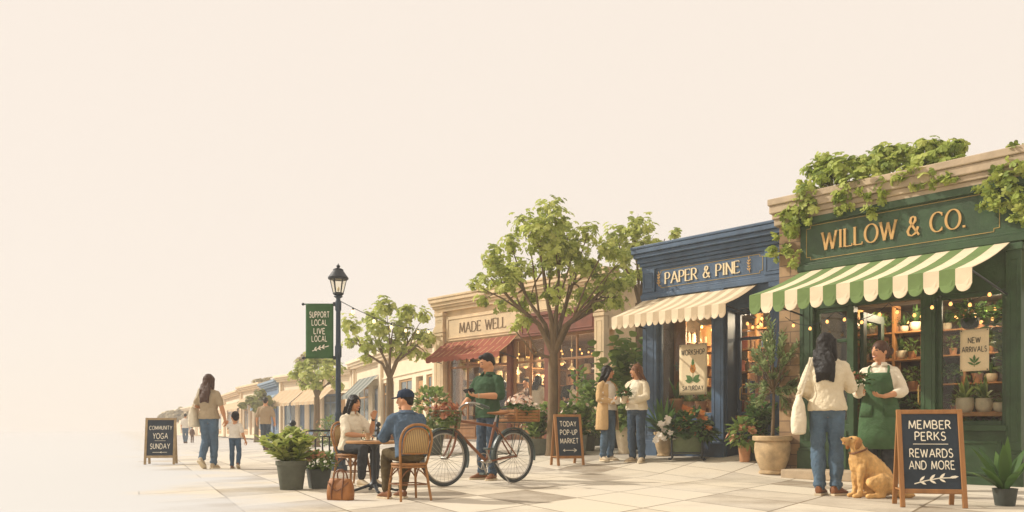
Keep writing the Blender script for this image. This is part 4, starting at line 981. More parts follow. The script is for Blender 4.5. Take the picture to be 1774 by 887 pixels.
for j in range(nz_ + 1):
    for i in range(nx_ + 1): M.v.append((b0 + (b1 - b0) * i / nx_, -.012 - .008 * math.sin(i * .9) * math.sin(3.1 * j / nz_), z0 + (z1 - z0) * j / nz_))
for j in range(nz_):
    for i in range(nx_): M.f.append((j * (nx_ + 1) + i, j * (nx_ + 1) + i + 1, (j + 1) * (nx_ + 1) + i + 1, (j + 1) * (nx_ + 1) + i)); M.m.append(0)
bo = M.build('banner_cloth', mat('banner_green', '#3a5e36', .85, .18, 5, .2, 25), ban, smooth=True); q = bo.modifiers.new('cloth', 'SOLIDIFY'); q.thickness = .006
M = MB(); zc = lambda py: zl(py); xc = (b0 + b1) / 2
for s, py in (('SUPPORT', 545.5), ('LOCAL', 559), ('LIVE', 574), ('LOCAL', 587)): text(M, s, 9.6 * mL, (xc, -.026, zc(py)), (1, 0, 0), (0, 0, 1), 'hand', .15, .30, .004, width=(34 if s == 'SUPPORT' else 26 if s == 'LOCAL' else 19) * mL, wob=.02)
sprig(M, (xc, -.026, zc(604)), (1, 0, 0), (0, 0, 1), 26 * mL, 4, .26, .004, .05, ang=14); M.build('lettering', CHALK, bo)

def string_lights(label, pts, nb, sag, loc, rz, day=False, br=.028, group=None, cells=None):
    o = thing('string_lights', label, 'string lights', loc, rz, group); wire = []; M = MB(); spots = []
    for a, b, n in zip(pts, pts[1:], nb):
        a, b = V(a), V(b); seg = [a.lerp(b, t / 14) - V((0, 0, sag * 4 * (t / 14) * (1 - t / 14))) for t in range(15)]
        wire += seg if not wire else seg[1:]
        for k in range(n):
            t = (k + .5) / n; spots.append(a.lerp(b, t) - V((0, 0, sag * 4 * t * (1 - t))))
    M.tube(wire, .0045 if not day else .007, 5); M.build('wire', IRON, o, smooth=True)
    for i, p in enumerate(spots):
        M = MB(); M.lathe([(0, 0), (br * .5, 0), (br * .55, -br * 1.1), (0, -br * 1.1)], 10)
        s = M.build('bulb_socket', IRON, o, smooth=True); s.location = p
        B_ = MB(); B_.lathe([(0, -br * 1.05), (br * .5, -br * 1.1), (br * .95, -br * 2.0), (br, -br * 2.5), (br * .8, -br * 3.1), (br * .3, -br * 3.4), (0, -br * 3.42)], 12)
        B_.build('bulb', BULB_DAY if day else BULB, s, smooth=True)
    return o
A_ = V((xl + .04, D_L, zl(522))); B_ = Mf.world(Mf.u(762), -.24, Mf.z(762, 571))
string_lights('daylight string of round bulbs from the lamp post to the cafe corner', [V((0, 0, 0)), B_ - A_], [6], .16, A_, 0, True, .034)

# ------------------------------------------------------------------ chalkboards
def a_board(label, px, py, wpx, hpx, yaw, lines, fr=WOOD_L, slope=13, rear=.42, lw=.05, D=None):
    q = at(px, py); m = q.y / F; w_, h = wpx * m, hpx * m
    o = thing('chalkboard_sign', label, 'sandwich board', q, R(yaw)); a = R(slope); ca, sa = math.cos(a), math.sin(a)
    L = h / ca
    # front leaf: local plane, s along x, t up the slope
    def T(s, t, d=0): return V((s, -rear / 2 + t * sa - d * ca, t * ca + d * sa))
    def board(M, s0, s1, t0, t1, d0, d1, TT_=T):
        vs = [TT_(s, t, d) for d in (d0, d1) for t in (t0, t1) for s in (s0, s1)]
        M.add(vs, [(0, 2, 3, 1), (4, 5, 7, 6), (0, 1, 5, 4), (2, 6, 7, 3), (0, 4, 6, 2), (1, 3, 7, 5)])
    sa2 = (rear / 2 + .0) / L
    M = MB(); f0 = .14 * L
    board(M, -w_ / 2, -w_ / 2 + lw, 0, L, -.012, .018); board(M, w_ / 2 - lw, w_ / 2, 0, L, -.012, .018)
    board(M, -w_ / 2 + lw, w_ / 2 - lw, L - lw, L - .002, -.01, .016); board(M, -w_ / 2 + lw, w_ / 2 - lw, f0, f0 + lw, -.01, .016)
    M.build('frame', fr, o, bevel=.005)
    M = MB(); board(M, -w_ / 2 + lw - .005, w_ / 2 - lw + .005, f0 + lw - .005, L - lw + .005, -.004, .006); pn = M.build('board', SLATE, o)
    apex = T(0, L)
    def T2(s, t, d=0): return V((s, apex.y + .02 + (L - t) * sa + d * ca, t * ca + d * sa))
    M = MB(); board(M, -w_ / 2 + .01, -w_ / 2 + .01 + lw, 0, L - .01, -.012, .014, T2); board(M, w_ / 2 - .01 - lw, w_ / 2 - .01, 0, L - .01, -.012, .014, T2)
    board(M, -w_ / 2 + lw + .01, w_ / 2 - lw - .01, f0, f0 + lw * .8, -.01, .012, T2); board(M, -w_ / 2 + lw + .01, w_ / 2 - lw - .01, L * .55, L * .55 + lw * .7, -.01, .012, T2); M.build('rear_frame', fr, o, bevel=.005)
    M = MB(); M.bar(T(-w_ / 2 + .02, f0 + .03), T2(-w_ / 2 + .03, f0 + .03), .012, .012); M.bar(T(w_ / 2 - .02, f0 + .03), T2(w_ / 2 - .03, f0 + .03), .012, .012)
    M.build('brace', fr, o)
    M = MB(); up = V((0, sa, ca)); IW = w_ - 2 * lw; IH = L - f0 - 2 * lw
    for it in lines:
        c = T(it[2] * IW if len(it) > 4 else 0, f0 + lw + IH * it[1], .008)
        if it[0] == '_':
            fn = lambda u, v, d: c + V((1, 0, 0)) * u + up * v + V((0, -ca, sa)) * d; e = IW * it[3] / 2
            ribbon(M, [(-e, 0), (e, 0)], lambda a: .005, fn, .003)
        elif it[0] == '~': sprig(M, c, (1, 0, 0), up, IW * it[3], 4, .24, .003, .03, ang=8)
        elif it[0] == '>': 
            fn = lambda u, v, d: c + V((1, 0, 0)) * u + up * v + V((0, -ca, sa)) * d
            e = IW * it[3] / 2
            for pl in ([(-e, 0), (e, 0)], [(e - .05, .03), (e, 0), (e - .05, -.03)], [(-e + .03, .02), (-e, 0), (-e + .03, -.02)]): ribbon(M, pl, lambda a: .009, fn, .003)
        elif it[0] == '=':
            fn = lambda u, v, d: c + V((1, 0, 0)) * u + up * v + V((0, -ca, sa)) * d; e = IW * it[3] / 2
            ribbon(M, [(-e, 0), (e, 0)], lambda a: .008, fn, .003); ribbon(M, [(0, 0), (.03, .015)], lambda a: .007, fn, .003); ribbon(M, [(.0, 0), (.03, -.013)], lambda a: .007, fn, .003)
        else: text(M, it[0], IH * it[2], c, (1, 0, 0), up, 'hand', .13 if len(it) < 5 else it[4], .26, .003, width=IW * it[3], wob=.03)
    M.build('lettering', CHALK, pn)
    return o
a_board('pale-framed chalkboard announcing community yoga, alone on the bare ground', 279, 804, 50, 80, 14, [('COMMUNITY', .78, .105, .86), ('YOGA', .55, .15, .56), ('_', .415, .1, .42), ('SUNDAY', .26, .14, .74), ('=', .09, .1, .55)], WOOD_L, 12, .36, .045)
a_board('brown chalkboard with an arrow pointing to the market, before the tallest tree', 982, 806, 50, 88, 17, [('TODAY', .82, .125, .72), ('POP-UP', .60, .125, .76), ('MARKET', .38, .125, .80), ('>', .14, .1, .6)], WOOD_D if False else WOOD, 12, .40, .045)
a_board('large oak-framed chalkboard listing member perks, beside the golden dog', 1606, 876, 104, 166, -13, [('MEMBER', .855, .108, .74), ('PERKS', .70, .108, .54), ('_', .595, .1, .62), ('REWARDS', .475, .108, .76), ('AND MORE', .315, .108, .80), ('~', .12, .1, .66)], WOOD, 11, .42, .04)

# ------------------------------------------------------------------ posters on the windows
def poster(fr, label, cpx, cpy, wpx, hpx, out, lines, flower):
    m = fr.K / (cpx - fr.vx); u, z = fr.u(cpx), fr.z(cpx, cpy)
    W_ = fr.u(cpx + wpx / 2) - fr.u(cpx - wpx / 2); H_ = hpx * m
    o = thing('window_poster', label, 'poster', fr.world(u, out, z), fr.rz)
    M = MB(); nn = 8
    for j in range(nn + 1):
        for i in range(nn + 1): M.v.append((-W_ / 2 + W_ * i / nn, -.004 * math.sin(i * 1.1 + j * .7) - .003, -H_ / 2 + H_ * j / nn))
    for j in range(nn):
        for i in range(nn): M.f.append((j * (nn + 1) + i, j * (nn + 1) + i + 1, (j + 1) * (nn + 1) + i + 1, (j + 1) * (nn + 1) + i)); M.m.append(0)
    po = M.build('sheet', PAPER, o, smooth=True); q = po.modifiers.new('paper', 'SOLIDIFY'); q.thickness = .003; q.offset = 0
    M = MB()
    for s, f, hh, ww in lines: text(M, s, H_ * hh, (0, -.010, H_ * (f - .5)), (1, 0, 0), (0, 0, 1), 'hand', .13, .26, .002, width=W_ * ww, wob=.02)
    M.build('lettering', INK, po)
    G = MB(); O_ = MB()
    for kind, x, zf, ang, L, wd in flower:
        d = V((math.sin(R(ang)), 0, math.cos(R(ang)))); b = V((x * W_, -.010, H_ * (zf - .5)))
        T_ = G if kind in 'ls' else O_
        if kind == 's': T_.bar(b, b + d * L * H_, .006, .003, up=(0, 1, 0))
        else:
            n_ = V((d.z, 0, -d.x)); pp = [(0, 0), (.3, .45), (.6, .5), (1, 0), (.6, -.5), (.3, -.45)]
            T_.add([b + d * L * H_ * p + n_ * wd * H_ * r_ for p, r_ in pp], [tuple(range(6))])
    if G.v: G.build('leaf_print', mat('printed_green', '#55733f', .9, .15, 8), po)
    if O_.v: O_.build('bloom_print', mat('printed_orange', '#b5742f', .9, .15, 8), po)
    P_ = MB()
    for sx in (-1, 1):
        for sz in (-1, 1): P_.ell((sx * W_ * .45, -.012, sz * H_ * .475), (.008, .006, .008))
    P_.build('pin', IRON, po, smooth=True)
poster(Pf, 'cream poster with an orange flower in the blue shop window', 1201, 640, 48, 88, -.005, [('WORKSHOP', .84, .10, .84), ('SATURDAY', .135, .085, .74)],
    [('s', 0, .27, 0, .36, 0), ('l', 0, .27, -52, .20, .10), ('l', 0, .27, 52, .20, .10), ('l', -.03, .26, -80, .16, .08), ('l', .03, .26, 80, .16, .08), ('o', 0, .42, -28, .14, .055), ('o', 0, .42, 28, .14, .055), ('o', 0, .50, -24, .12, .05), ('o', 0, .50, 24, .12, .05), ('l', 0, .60, 0, .12, .05), ('l', 0, .57, 22, .09, .03), ('l', 0, .57, -22, .09, .03)])
poster(W, 'cream poster with a green sprout in the plant shop window', 1690, 607, 50, 72, -.04, [('NEW', .74, .13, .42), ('ARRIVALS', .52, .125, .86)],
    [('s', 0, .10, 0, .24, 0), ('l', 0, .14, -62, .17, .05), ('l', 0, .14, 62, .17, .05), ('l', 0, .19, -38, .18, .05), ('l', 0, .19, 38, .18, .05), ('l', 0, .22, 0, .18, .06)])

# ------------------------------------------------------------------ iron railing by the cafe table
r0 = at(507, 826); r1 = at(655, 812)
dv = r1 - r0; Lr = V((dv.x, dv.y)).length; mR = r0.y / F; hr = 80 * mR
ro = thing('iron_railing', 'black iron railing with ball-topped post behind the cafe table', 'railing', r0, math.atan2(dv.y, dv.x))
M = MB(); M.bar((0, 0, hr), (Lr, 0, hr), .045, .030); M.bar((0, 0, hr * .86), (Lr, 0, hr * .86), .025, .02); M.bar((0, 0, .1), (Lr, 0, .1), .025, .016); M.build('rail', IRON, ro, bevel=.004)
nb = 13
for i in range(1, nb):
    x = Lr * i / nb; M = MB(); M.tube([(x, 0, .1), (x, 0, hr * .86)], .013, 8); M.tube([(x - .5 * Lr / nb, 0, hr * .87), (x - .2 * Lr / nb, 0, hr * .97), (x, 0, hr * .99)], .005, 5); M.build('baluster', IRON, ro, smooth=True)
for x in (0, Lr):
    M = MB(); M.lathe([(0, 0), (.05, 0), (.05, .04), (.028, .07), (.028, hr + .02), (.04, hr + .03), (.03, hr + .05), (.02, hr + .06), (.045, hr + .085), (.05, hr + .11), (.03, hr + .145), (0, hr + .155)], 14); M.v = [(v[0] + x, v[1], v[2]) for v in M.v]; M.build('post', IRON, ro, smooth=True)

# ------------------------------------------------------------------ cafe table, chairs and what stands on and by them
SC = .85                                                     # the set is a small bistro one
pt = at(648, 853); tx_, ty_ = pt.x, pt.y; TZ = .555
tb = thing('cafe_table', 'round wood-topped cafe table on a black cast pedestal', 'table', pt)
M = MB(); M.lathe([(0, TZ - .03), (.292, TZ - .03), (.302, TZ - .02), (.302, TZ - .006), (.292, TZ), (0, TZ)], 40); M.build('table_top', mat('table_oak', '#a87b4c', .5, .18, 7, .15, 40, stretch=(1, .15, 1)), tb, smooth=True, angle=35)
M = MB(); M.lathe([(0, .05), (.05, .05), (.055, .09), (.03, .12), (.024, .2), (.022, TZ - .1), (.04, TZ - .06), (.09, TZ - .031), (0, TZ - .031)], 16); M.build('pedestal', IRON, tb, smooth=True, angle=45)
for i in range(4):
    a = R(20 + 90 * i); d = V((math.cos(a), math.sin(a), 0)); M = MB(); M.tube([d * .02 + V((0, 0, .085)), d * .12 + V((0, 0, .055)), d * .22 + V((0, 0, .022)), d * .255 + V((0, 0, .02))], [.026, .02, .016, .02], 8, rounded=True, flat=.8); M.build('foot', IRON, tb, smooth=True)
RAT = mat('rattan_cane', '#9a6a38', .5, .28, 14, .3, 60); RATD = mat('rattan_binding', '#7a4e28', .55, .25, 14, .3, 60)
def weave_mat():
    m = bpy.data.materials.new('woven_cane'); m.use_nodes = True; n = m.node_tree.nodes; l = m.node_tree.links; p = n['Principled BSDF']; p.inputs['Roughness'].default_value = .7
    tc = n.new('ShaderNodeTexCoord'); wv = n.new('ShaderNodeTexWave'); wv.bands_direction = 'X'; wv.inputs['Scale'].default_value = 13; wv.inputs['Distortion'].default_value = .6; l.new(tc.outputs['Object'], wv.inputs[0])
    w2 = n.new('ShaderNodeTexWave'); w2.bands_direction = 'Z'; w2.inputs['Scale'].default_value = 22; l.new(tc.outputs['Object'], w2.inputs[0])
    mm = n.new('ShaderNodeMath'); mm.operation = 'MULTIPLY_ADD'; mm.inputs[1].default_value = .3; l.new(w2.outputs[1], mm.inputs[0]); l.new(wv.outputs[1], mm.inputs[2])
    rp = n.new('ShaderNodeValToRGB'); rp.color_ramp.elements[0].color = tuple(lin('#6b5233')) + (1,); rp.color_ramp.elements[1].color = tuple(lin('#c0a06c')) + (1,); rp.color_ramp.elements[1].position = .9
    l.new(mm.outputs[0], rp.inputs[0]); l.new(rp.outputs[0], p.inputs['Base Color'])
    b = n.new('ShaderNodeBump'); b.inputs['Strength'].default_value = .6; b.inputs['Distance'].default_value = .004; l.new(mm.outputs[0], b.inputs['Height']); l.new(b.outputs[0], p.inputs['Normal'])
    return m
WEAVE = weave_mat()
ch = thing('rattan_chair', 'rattan cafe chair seen from behind under the man in the cap', 'chair', (0, 0, 0), 0, 'rattan cafe chairs', SC)
sw, sdp = .21, .21                                            # the chair faces +y, back at -y
ring = [V((sw * math.cos(a) * (1 - .06 * math.sin(a)), sdp * math.sin(a), .45)) for a in [2 * math.pi * i / 28 for i in range(28)]]
M = MB(); M.tube(ring, .017, 8, close=True); M.tube([p - V((0, 0, .035)) for p in ring], .011, 8, close=True); M.build('seat_frame', RAT, ch, smooth=True)
M = MB(); M.loft([[p * .97 + V((0, 0, .013)) for p in ring], [V((p.x * .97, p.y * .97, .462)) for p in ring]]); M.build('seat', WEAVE, ch)
for sx in (-1, 1):
    M = MB(); M.tube([(sx * .15, .15, .44), (sx * .175, .19, .2), (sx * .19, .21, .0)], [.016, .016, .014], 9); M.build('leg', RAT, ch, smooth=True)
    M = MB(); M.tube([(sx * .165, -.14, .45), (sx * .185, -.19, .2), (sx * .20, -.24, .0)], [.017, .017, .015], 9); M.build('leg', RAT, ch, smooth=True)
M = MB()
bl_ = [V((sx * x, y, z)) for sx, x, y, z in ((-1, .165, -.14, .42), (-1, .195, -.20, .60), (-1, .205, -.245, .76), (-1, .165, -.275, .87), (-1, .085, -.29, .925), (1, .0, -.292, .937), (1, .085, -.29, .925), (1, .165, -.275, .87), (1, .205, -.245, .76), (1, .195, -.20, .60), (1, .165, -.14, .42))]
def smooth_path(P, k=5):
    o = []
    for i in range(len(P) - 1):
        p0, p1, p2, p3 = P[max(0, i - 1)], P[i], P[i + 1], P[min(len(P) - 1, i + 2)]
        for j in range(k):
            t = j / k; o.append(.5 * ((2 * p1) + (p2 - p0) * t + (2 * p0 - 5 * p1 + 4 * p2 - p3) * t * t + (3 * p1 - p0 - 3 * p2 + p3) * t ** 3))
    return o + [P[-1]]
bp = smooth_path(bl_); M.tube(bp, .016, 9)
inn = smooth_path([V((p.x * .80, p.y + .004, .56 + (p.z - .56) * .88 if p.z > .56 else .58)) for p in bl_[1:-1]]); M.tube(inn, .011, 8); M.tube([(-.165, -.195, .585), (0, -.215, .58), (.165, -.195, .585)], .012, 8)
M.build('back_frame', RAT, ch, smooth=True)
M = MB(); top = inn; base = [V((p.x, -.2 - .015 * (1 - abs(p.x) / .17), .585)) for p in top]
M.v = [tuple(p) for p in top] + [tuple(p) for p in base]; k = len(top); M.f = [(i, i + 1, k + i + 1, k + i) for i in range(k - 1)]; M.m = [0] * (k - 1)
bk = M.build('back_panel', WEAVE, ch, smooth=True); q = bk.modifiers.new('thick', 'SOLIDIFY'); q.thickness = .008; q.offset = 0
M = MB()
lg = [(-.165, -.15), (.165, -.15), (.16, .16), (-.16, .16)]
for i in range(4):
    (ax, ay), (bx, by) = lg[i], lg[(i + 1) % 4]; A2 = V((ax * 1.12, ay * 1.18, .2)); B2 = V((bx * 1.12, by * 1.18, .2))
    M.tube([A2, B2], .009, 7)
    mid = V(((ax + bx) / 2 * .97, (ay + by) / 2 * .97, .415)); M.tube(smooth_path([A2 + V((0, 0, .06)), A2.lerp(mid, .45) + V((0, 0, .06)), mid]), .009, 7); M.tube(smooth_path([B2 + V((0, 0, .06)), B2.lerp(mid, .45) + V((0, 0, .06)), mid]), .009, 7)
M.build('brace', RATD, ch, smooth=True)
man_p = at(708, 866); wom_p = at(611, 840)
def face(p, q): return math.atan2(-(q.x - p.x), q.y - p.y)
CH_M = R(30); CH_W = R(-132)
ch.location = man_p; ch.rotation_euler = (0, 0, CH_M)
ch.scale = (.77,) * 3
dup(ch, wom_p, CH_W, scale=.82, label='rattan cafe chair under the smiling woman in the cream blouse')

def cup_thing(name, label, cat, x, y, mats, prof, liquid=None, saucer=None):
    o = thing(name, label, cat, (x, y, pt.z + TZ)); M = MB(); M.lathe(prof, 18); M.build('vessel', mats, o, smooth=True, angle=40)
    if liquid: MB().lathe([(0, liquid[0]), (liquid[1], liquid[0]), (liquid[1], liquid[0] + .003), (0, liquid[0] + .003)], 16).build('drink', liquid[2], o)
    return o
COF = mat('milky_coffee', '#a98560', .4, .1, 20); CER = mat('cream_china', '#e2d5bd', .35, .06, 10)
cup_thing('iced_coffee_glass', 'tall glass of milky coffee by the hand of the man in the cap', 'glass', tx_ + .10, ty_ - .07, glass_mat('drink_glass', (.95, .95, .93), .3), [(0, 0), (.026, 0), (.033, .10), (.031, .10), (.024, .006), (0, .006)], (.075, .028, COF))
M = MB(); M.lathe([(0, .007), (.024, .007), (.029, .076), (0, .076)], 14); o_ = M.build('coffee', COF, COL.objects['iced_coffee_glass'], smooth=True, angle=50)
cup_thing('water_glass', 'clear tumbler on a saucer before the smiling woman', 'glass', tx_ - .05, ty_ - .10, COL.objects['iced_coffee_glass'].children[0].data.materials[0], [(0, .008), (.022, .008), (.027, .085), (.025, .085), (.02, .014), (0, .014)])
cup_thing('saucer', 'cream saucer under the clear tumbler', 'saucer', tx_ - .05, ty_ - .10, CER, [(0, 0), (.04, 0), (.075, .008), (.074, .0115), (.04, .005), (0, .005)])
cup_thing('small_plate', 'cream plate under the tall glass of milky coffee', 'plate', tx_ + .10, ty_ - .07, CER, [(0, -.002), (.04, -.002), (.068, .006), (.067, .009), (.04, .0), (0, .0)])
COL.objects['iced_coffee_glass'].location.z += .002

# tan leather handbag on the paving
p, m = pxs(590, 866); LEA = mat('tan_leather', '#9b6431', .5, .25, 8, .3, 40); LEAD = mat('dark_leather_trim', '#6d421f', .5, .2, 8)
hb = thing('leather_handbag', 'tan leather handbag standing on the paving beside the table', 'handbag', p, R(-20))
bw, bd, bh = 23 * m, 12 * m, 37 * m; rings = []
for z, k, kd in ((0, .97, .9), (.02, 1.0, 1.0), (.3, 1.02, 1.05), (.65, 1.0, .85), (.92, .93, .45), (1.0, .90, .30)):
    rings.append([V((bw * k * math.copysign(abs(math.cos(a)) ** .35, math.cos(a)), bd * kd * math.copysign(abs(math.sin(a)) ** .45, math.sin(a)), bh * z)) for a in [2 * math.pi * i / 28 for i in range(28)]])
M = MB(); M.loft(rings); M.build('bag_body', LEA, hb, smooth=True, angle=60)
for sy in (-1, 1):
    M = MB(); yy = sy * bd * .34; M.tube(smooth_path([V((-bw * .42, sy * bd * .98, bh * .5)), V((-bw * .42, sy * bd * .6, bh * .95)), V((-bw * .36, yy, bh * 1.25)), V((0, yy * .8, bh * 1.42)), V((bw * .36, yy, bh * 1.25)), V((bw * .42, sy * bd * .6, bh * .95)), V((bw * .42, sy * bd * .98, bh * .5))]), 1.3 * m, 8); M.build('handle', LEAD, hb, smooth=True)
M = MB()
for sx in (-1, 1): M.tube(smooth_path([V((sx * bw * .45, -bd * .93, .01)), V((sx * bw * .45, -bd * 1.07, bh * .3)), V((sx * bw * .45, -bd * .98, bh * .6)), V((sx * bw * .42, -bd * .52, bh * .93))]), 1.5 * m, 6)
M.tube(smooth_path([V((-bw * .9, -bd * .65, bh * .86)), V((-bw * .5, -bd * .98, bh * .62)), V((0, -bd * 1.06, bh * .45)), V((bw * .5, -bd * .98, bh * .62)), V((bw * .9, -bd * .65, bh * .86))]), .9 * m, 6)
M.build('strap', LEAD, hb, smooth=True)

# ------------------------------------------------------------------ the bicycle
pr = at(890, 836); pf_ = at(770, 843)
bdir = V((pf_.x - pr.x, pf_.y - pr.y)); wb = bdir.length; k = wb / 1.06
bk = thing('bicycle', 'brown city bicycle with wicker crate behind and wire basket in front', 'bicycle', (pr.x, pr.y, pr.z), math.atan2(bdir.y, bdir.x), None, k)
BRN = mat('brown_frame_paint', '#7a4a2b', .35, .15, 8, spec=.5); TYRE = mat('tyre_rubber', '#3d4140', .8, .15, 10); RIM = mat('alloy_rim', '#a6a198', .3, .1, 10, metal=.8); FEND = mat('dark_fender', '#46504b', .4, .12, 8); SADL = mat('saddle_leather', '#8a5a30', .5, .2, 10)
wr = .325
def wheel(cx_, parent):
    c = V((cx_, 0, wr)); circ = lambda r, n=48: [c + V((math.cos(a) * r, 0, math.sin(a) * r)) for a in [2 * math.pi * i / n for i in range(n)]]
    M = MB(); M.tube(circ(wr - .02), .02, 8, close=True); o = M.build('wheel', TYRE, parent, smooth=True)
    M = MB(); M.tube(circ(wr - .045), .011, 8, close=True); M.build('rim', RIM, o, smooth=True)
    M = MB()
    for i in range(28):
        a = 2 * math.pi * i / 28; a2 = a + (.35 if i % 2 else -.35); M.tube([c + V((math.cos(a2) * .022, .025 * (1 if i % 4 < 2 else -1), math.sin(a2) * .022)), c + V((math.cos(a) * (wr - .05), 0, math.sin(a) * (wr - .05)))], .0018, 4)
    M.build('spokes', RIM, o); M = MB(); M.tube([c + V((0, -.05, 0)), c + V((0, .05, 0))], .02, 12); M.build('hub', RIM, o, smooth=True)
    return o
wheel(0, bk); wheel(1.06, bk)
bb = V((.44, 0, .27)); st = V((.30, 0, .74)); hd0, hd1 = V((.905, 0, .62)), V((.865, 0, .78)); rh = V((0, 0, wr)); fh = V((1.06, 0, wr))
M = MB(); M.tube([bb, st], .017, 10); M.tube([bb, hd0 + V((.0, 0, .03))], .019, 10); M.tube([st + V((.01, 0, -.05)), hd1 + V((0, 0, -.03))], .017, 10); M.tube([hd0 - V((-.01, 0, .02)), hd1 + V((0, 0, .02))], .021, 10)
for sy in (-1, 1): M.tube([bb + V((0, sy * .03, 0)), rh + V((0, sy * .055, 0))], .010, 8); M.tube([st + V((0, sy * .018, -.06)), rh + V((0, sy * .055, 0))], .009, 8)
M.build('frame', BRN, bk, smooth=True)
M = MB()
for sy in (-1, 1): M.tube(smooth_path([hd0 + V((.01, sy * .03, -.02)), V((.95, sy * .05, .50)), V((1.0, sy * .052, .39)), fh + V((0, sy * .05, 0))]), [.013] * 15 + [.011], 8)
M.tube([hd0 + V((.01, -.04, -.02)), hd0 + V((.01, .04, -.02))], .016, 8); M.build('fork', BRN, bk, smooth=True)
for cx_, a0, a1 in ((0, -12, 190), (1.06, -60, 165) if False else (1.06, 10, 200)):
    M = MB(); n = 26; rings = []
    for i in range(n):
        a = R(a0 + (a1 - a0) * i / (n - 1)); rr = wr + .022; d = V((math.cos(a), 0, math.sin(a))); c = V((cx_, 0, wr))
        rings.append([c + d * (rr + .006 * math.cos(t)) + V((0, .03 * math.sin(t), 0)) - d * (.012 if abs(math.sin(t)) > .9 else 0) for t in [2 * math.pi * j / 10 for j in range(10)]])
    M.loft(rings)
    for sy in (-1, 1):
        a = R(a0 + 25 if cx_ == 0 else a1 - 30); M.tube([V((cx_, sy * .05, wr)), V((cx_ + math.cos(a) * (wr + .02), sy * .028, wr + math.sin(a) * (wr + .02)))], .003, 5)
    M.build('fender', FEND, bk, smooth=True)
M = MB(); M.tube([st, V((.275, 0, .825))], .012, 8); M.build('seat_post', RIM, bk, smooth=True)
M = MB(); rings = []
for x, hw, zt, zb in ((.13, .02, .872, .855), (.15, .085, .885, .835), (.21, .095, .878, .825), (.28, .06, .865, .825), (.34, .03, .862, .83), (.41, .02, .858, .835), (.425, .008, .852, .84)): rings.append([V((x, hw * math.cos(t), (zt + zb) / 2 + (zt - zb) / 2 * math.sin(t))) for t in [2 * math.pi * i / 14 for i in range(14)]])
M.loft(rings); M.build('saddle', SADL, bk, smooth=True)
M = MB()
for i in range(8): a = R(45 * i); M.tube(smooth_path([V((.18 + .012 * math.cos(a), .03 * math.sin(a), .835)), V((.20 + .02 * math.cos(a), .035 * math.sin(a), .815)), V((.18 + .012 * math.cos(a), .03 * math.sin(a), .79))]), .003, 5)
M.build('saddle_spring', RIM, bk, smooth=True)
M = MB(); M.tube([hd1, hd1 + V((-.03, 0, .12))], .012, 8)
for sy in (-1, 1): M.tube(smooth_path([V((.835, 0, .90)), V((.87, sy * .10, .925)), V((.87, sy * .20, .95)), V((.80, sy * .265, .945)), V((.72, sy * .27, .92)), V((.66, sy * .265, .905))]), .011, 8)
M.build('handlebar', RIM, bk, smooth=True)
for sy in (-1, 1):
    M = MB(); M.tube([(.76, sy * .268, .934), (.63, sy * .264, .897)], .017, 9, rounded=True); M.build('grip', FEND, bk, smooth=True)
    M = MB(); M.tube(smooth_path([V((.82, sy * .25, .945)), V((.80, sy * .25, .92)), V((.70, sy * .255, .885))]), .005, 6); M.build('brake_lever', RIM, bk, smooth=True)
M = MB(); ring_ = [bb + V((math.cos(a) * .095, -.055, math.sin(a) * .095)) for a in [2 * math.pi * i / 32 for i in range(32)]]; M.tube(ring_, .006, 6, close=True)
for i in range(5): a = R(72 * i); M.bar(bb + V((0, -.055, 0)), bb + V((math.cos(a) * .09, -.055, math.sin(a) * .09)), .012, .006, up=(0, 1, 0))
M.tube([bb + V((0, -.08, 0)), bb + V((0, .08, 0))], .02, 10); M.build('chainring', RIM, bk, smooth=True)
for sy, a in ((-1, -115), (1, 65)):
    e = bb + V((math.cos(R(a)) * .17, sy * .08, math.sin(R(a)) * .17)); M = MB(); M.bar(bb + V((0, sy * .075, 0)), e, .02, .012, up=(0, 1, 0)); cr = M.build('crank', RIM, bk, bevel=.004)
    M = MB(); M.box(e.x - .045, e.x + .045, min(e.y, e.y + sy * .09), max(e.y, e.y + sy * .09), e.z - .012, e.z + .012); M.build('pedal', FEND, cr, bevel=.005)
M = MB(); M.bar(bb + V((-.1, -.057, .075)), rh + V((.0, -.057, .03)), .012, .004, up=(0, 1, 0)); M.bar(bb + V((-.1, -.057, -.09)), rh + V((0, -.057, -.03)), .012, .004, up=(0, 1, 0)); M.build('chain', FEND, bk)
M = MB(); M.tube([bb + V((-.1, .06, -.02)), V((.22, .17, .012))], .008, 6); M.build('kickstand', RIM, bk, smooth=True)
rk = .735
M = MB()
for sy in (-1, 1): M.tube([(-.22, sy * .07, rk), (.26, sy * .07, rk)], .006, 6); M.tube([(-.08, sy * .07, rk), (0, sy * .06, wr)], .005, 6); M.tube([(-.16, sy * .07, rk), (0, sy * .06, wr)], .005, 6)
for x in (-.22, -.08, .1): M.tube([(x, -.07, rk), (x, .07, rk)], .005, 6)
M.build('rear_rack', FEND, bk, smooth=True)
def slat_crate(M, x0, x1, hw, z0, z1, n=4, t=.008):
    hgt = (z1 - z0) / n
    for i in range(n):
        a, b = z0 + hgt * i + .002, z0 + hgt * (i + 1) - .004
        for sy in (-1, 1): M.box(x0, x1, sy * hw - t / 2, sy * hw + t / 2, a, b)
        for x in (x0, x1): M.box(x - t / 2, x + t / 2, -hw + t, hw - t, a, b)
    for x in (x0 + .012, x1 - .012):
        for sy in (-1, 1): M.box(x - .012, x + .012, sy * (hw + t) - .004, sy * (hw + t) + .004, z0, z1 + .005)
    M.box(x0, x1, -hw, hw, z0 - .006, z0)
M = MB(); slat_crate(M, -.30, .10, .14, rk + .016, rk + .16); M.build('rear_crate', mat('crate_wood', '#8f6237', .65, .28, 10, .3, 50), bk, bevel=.002)
M = MB(); cx0 = 1.02; zb0 = .66
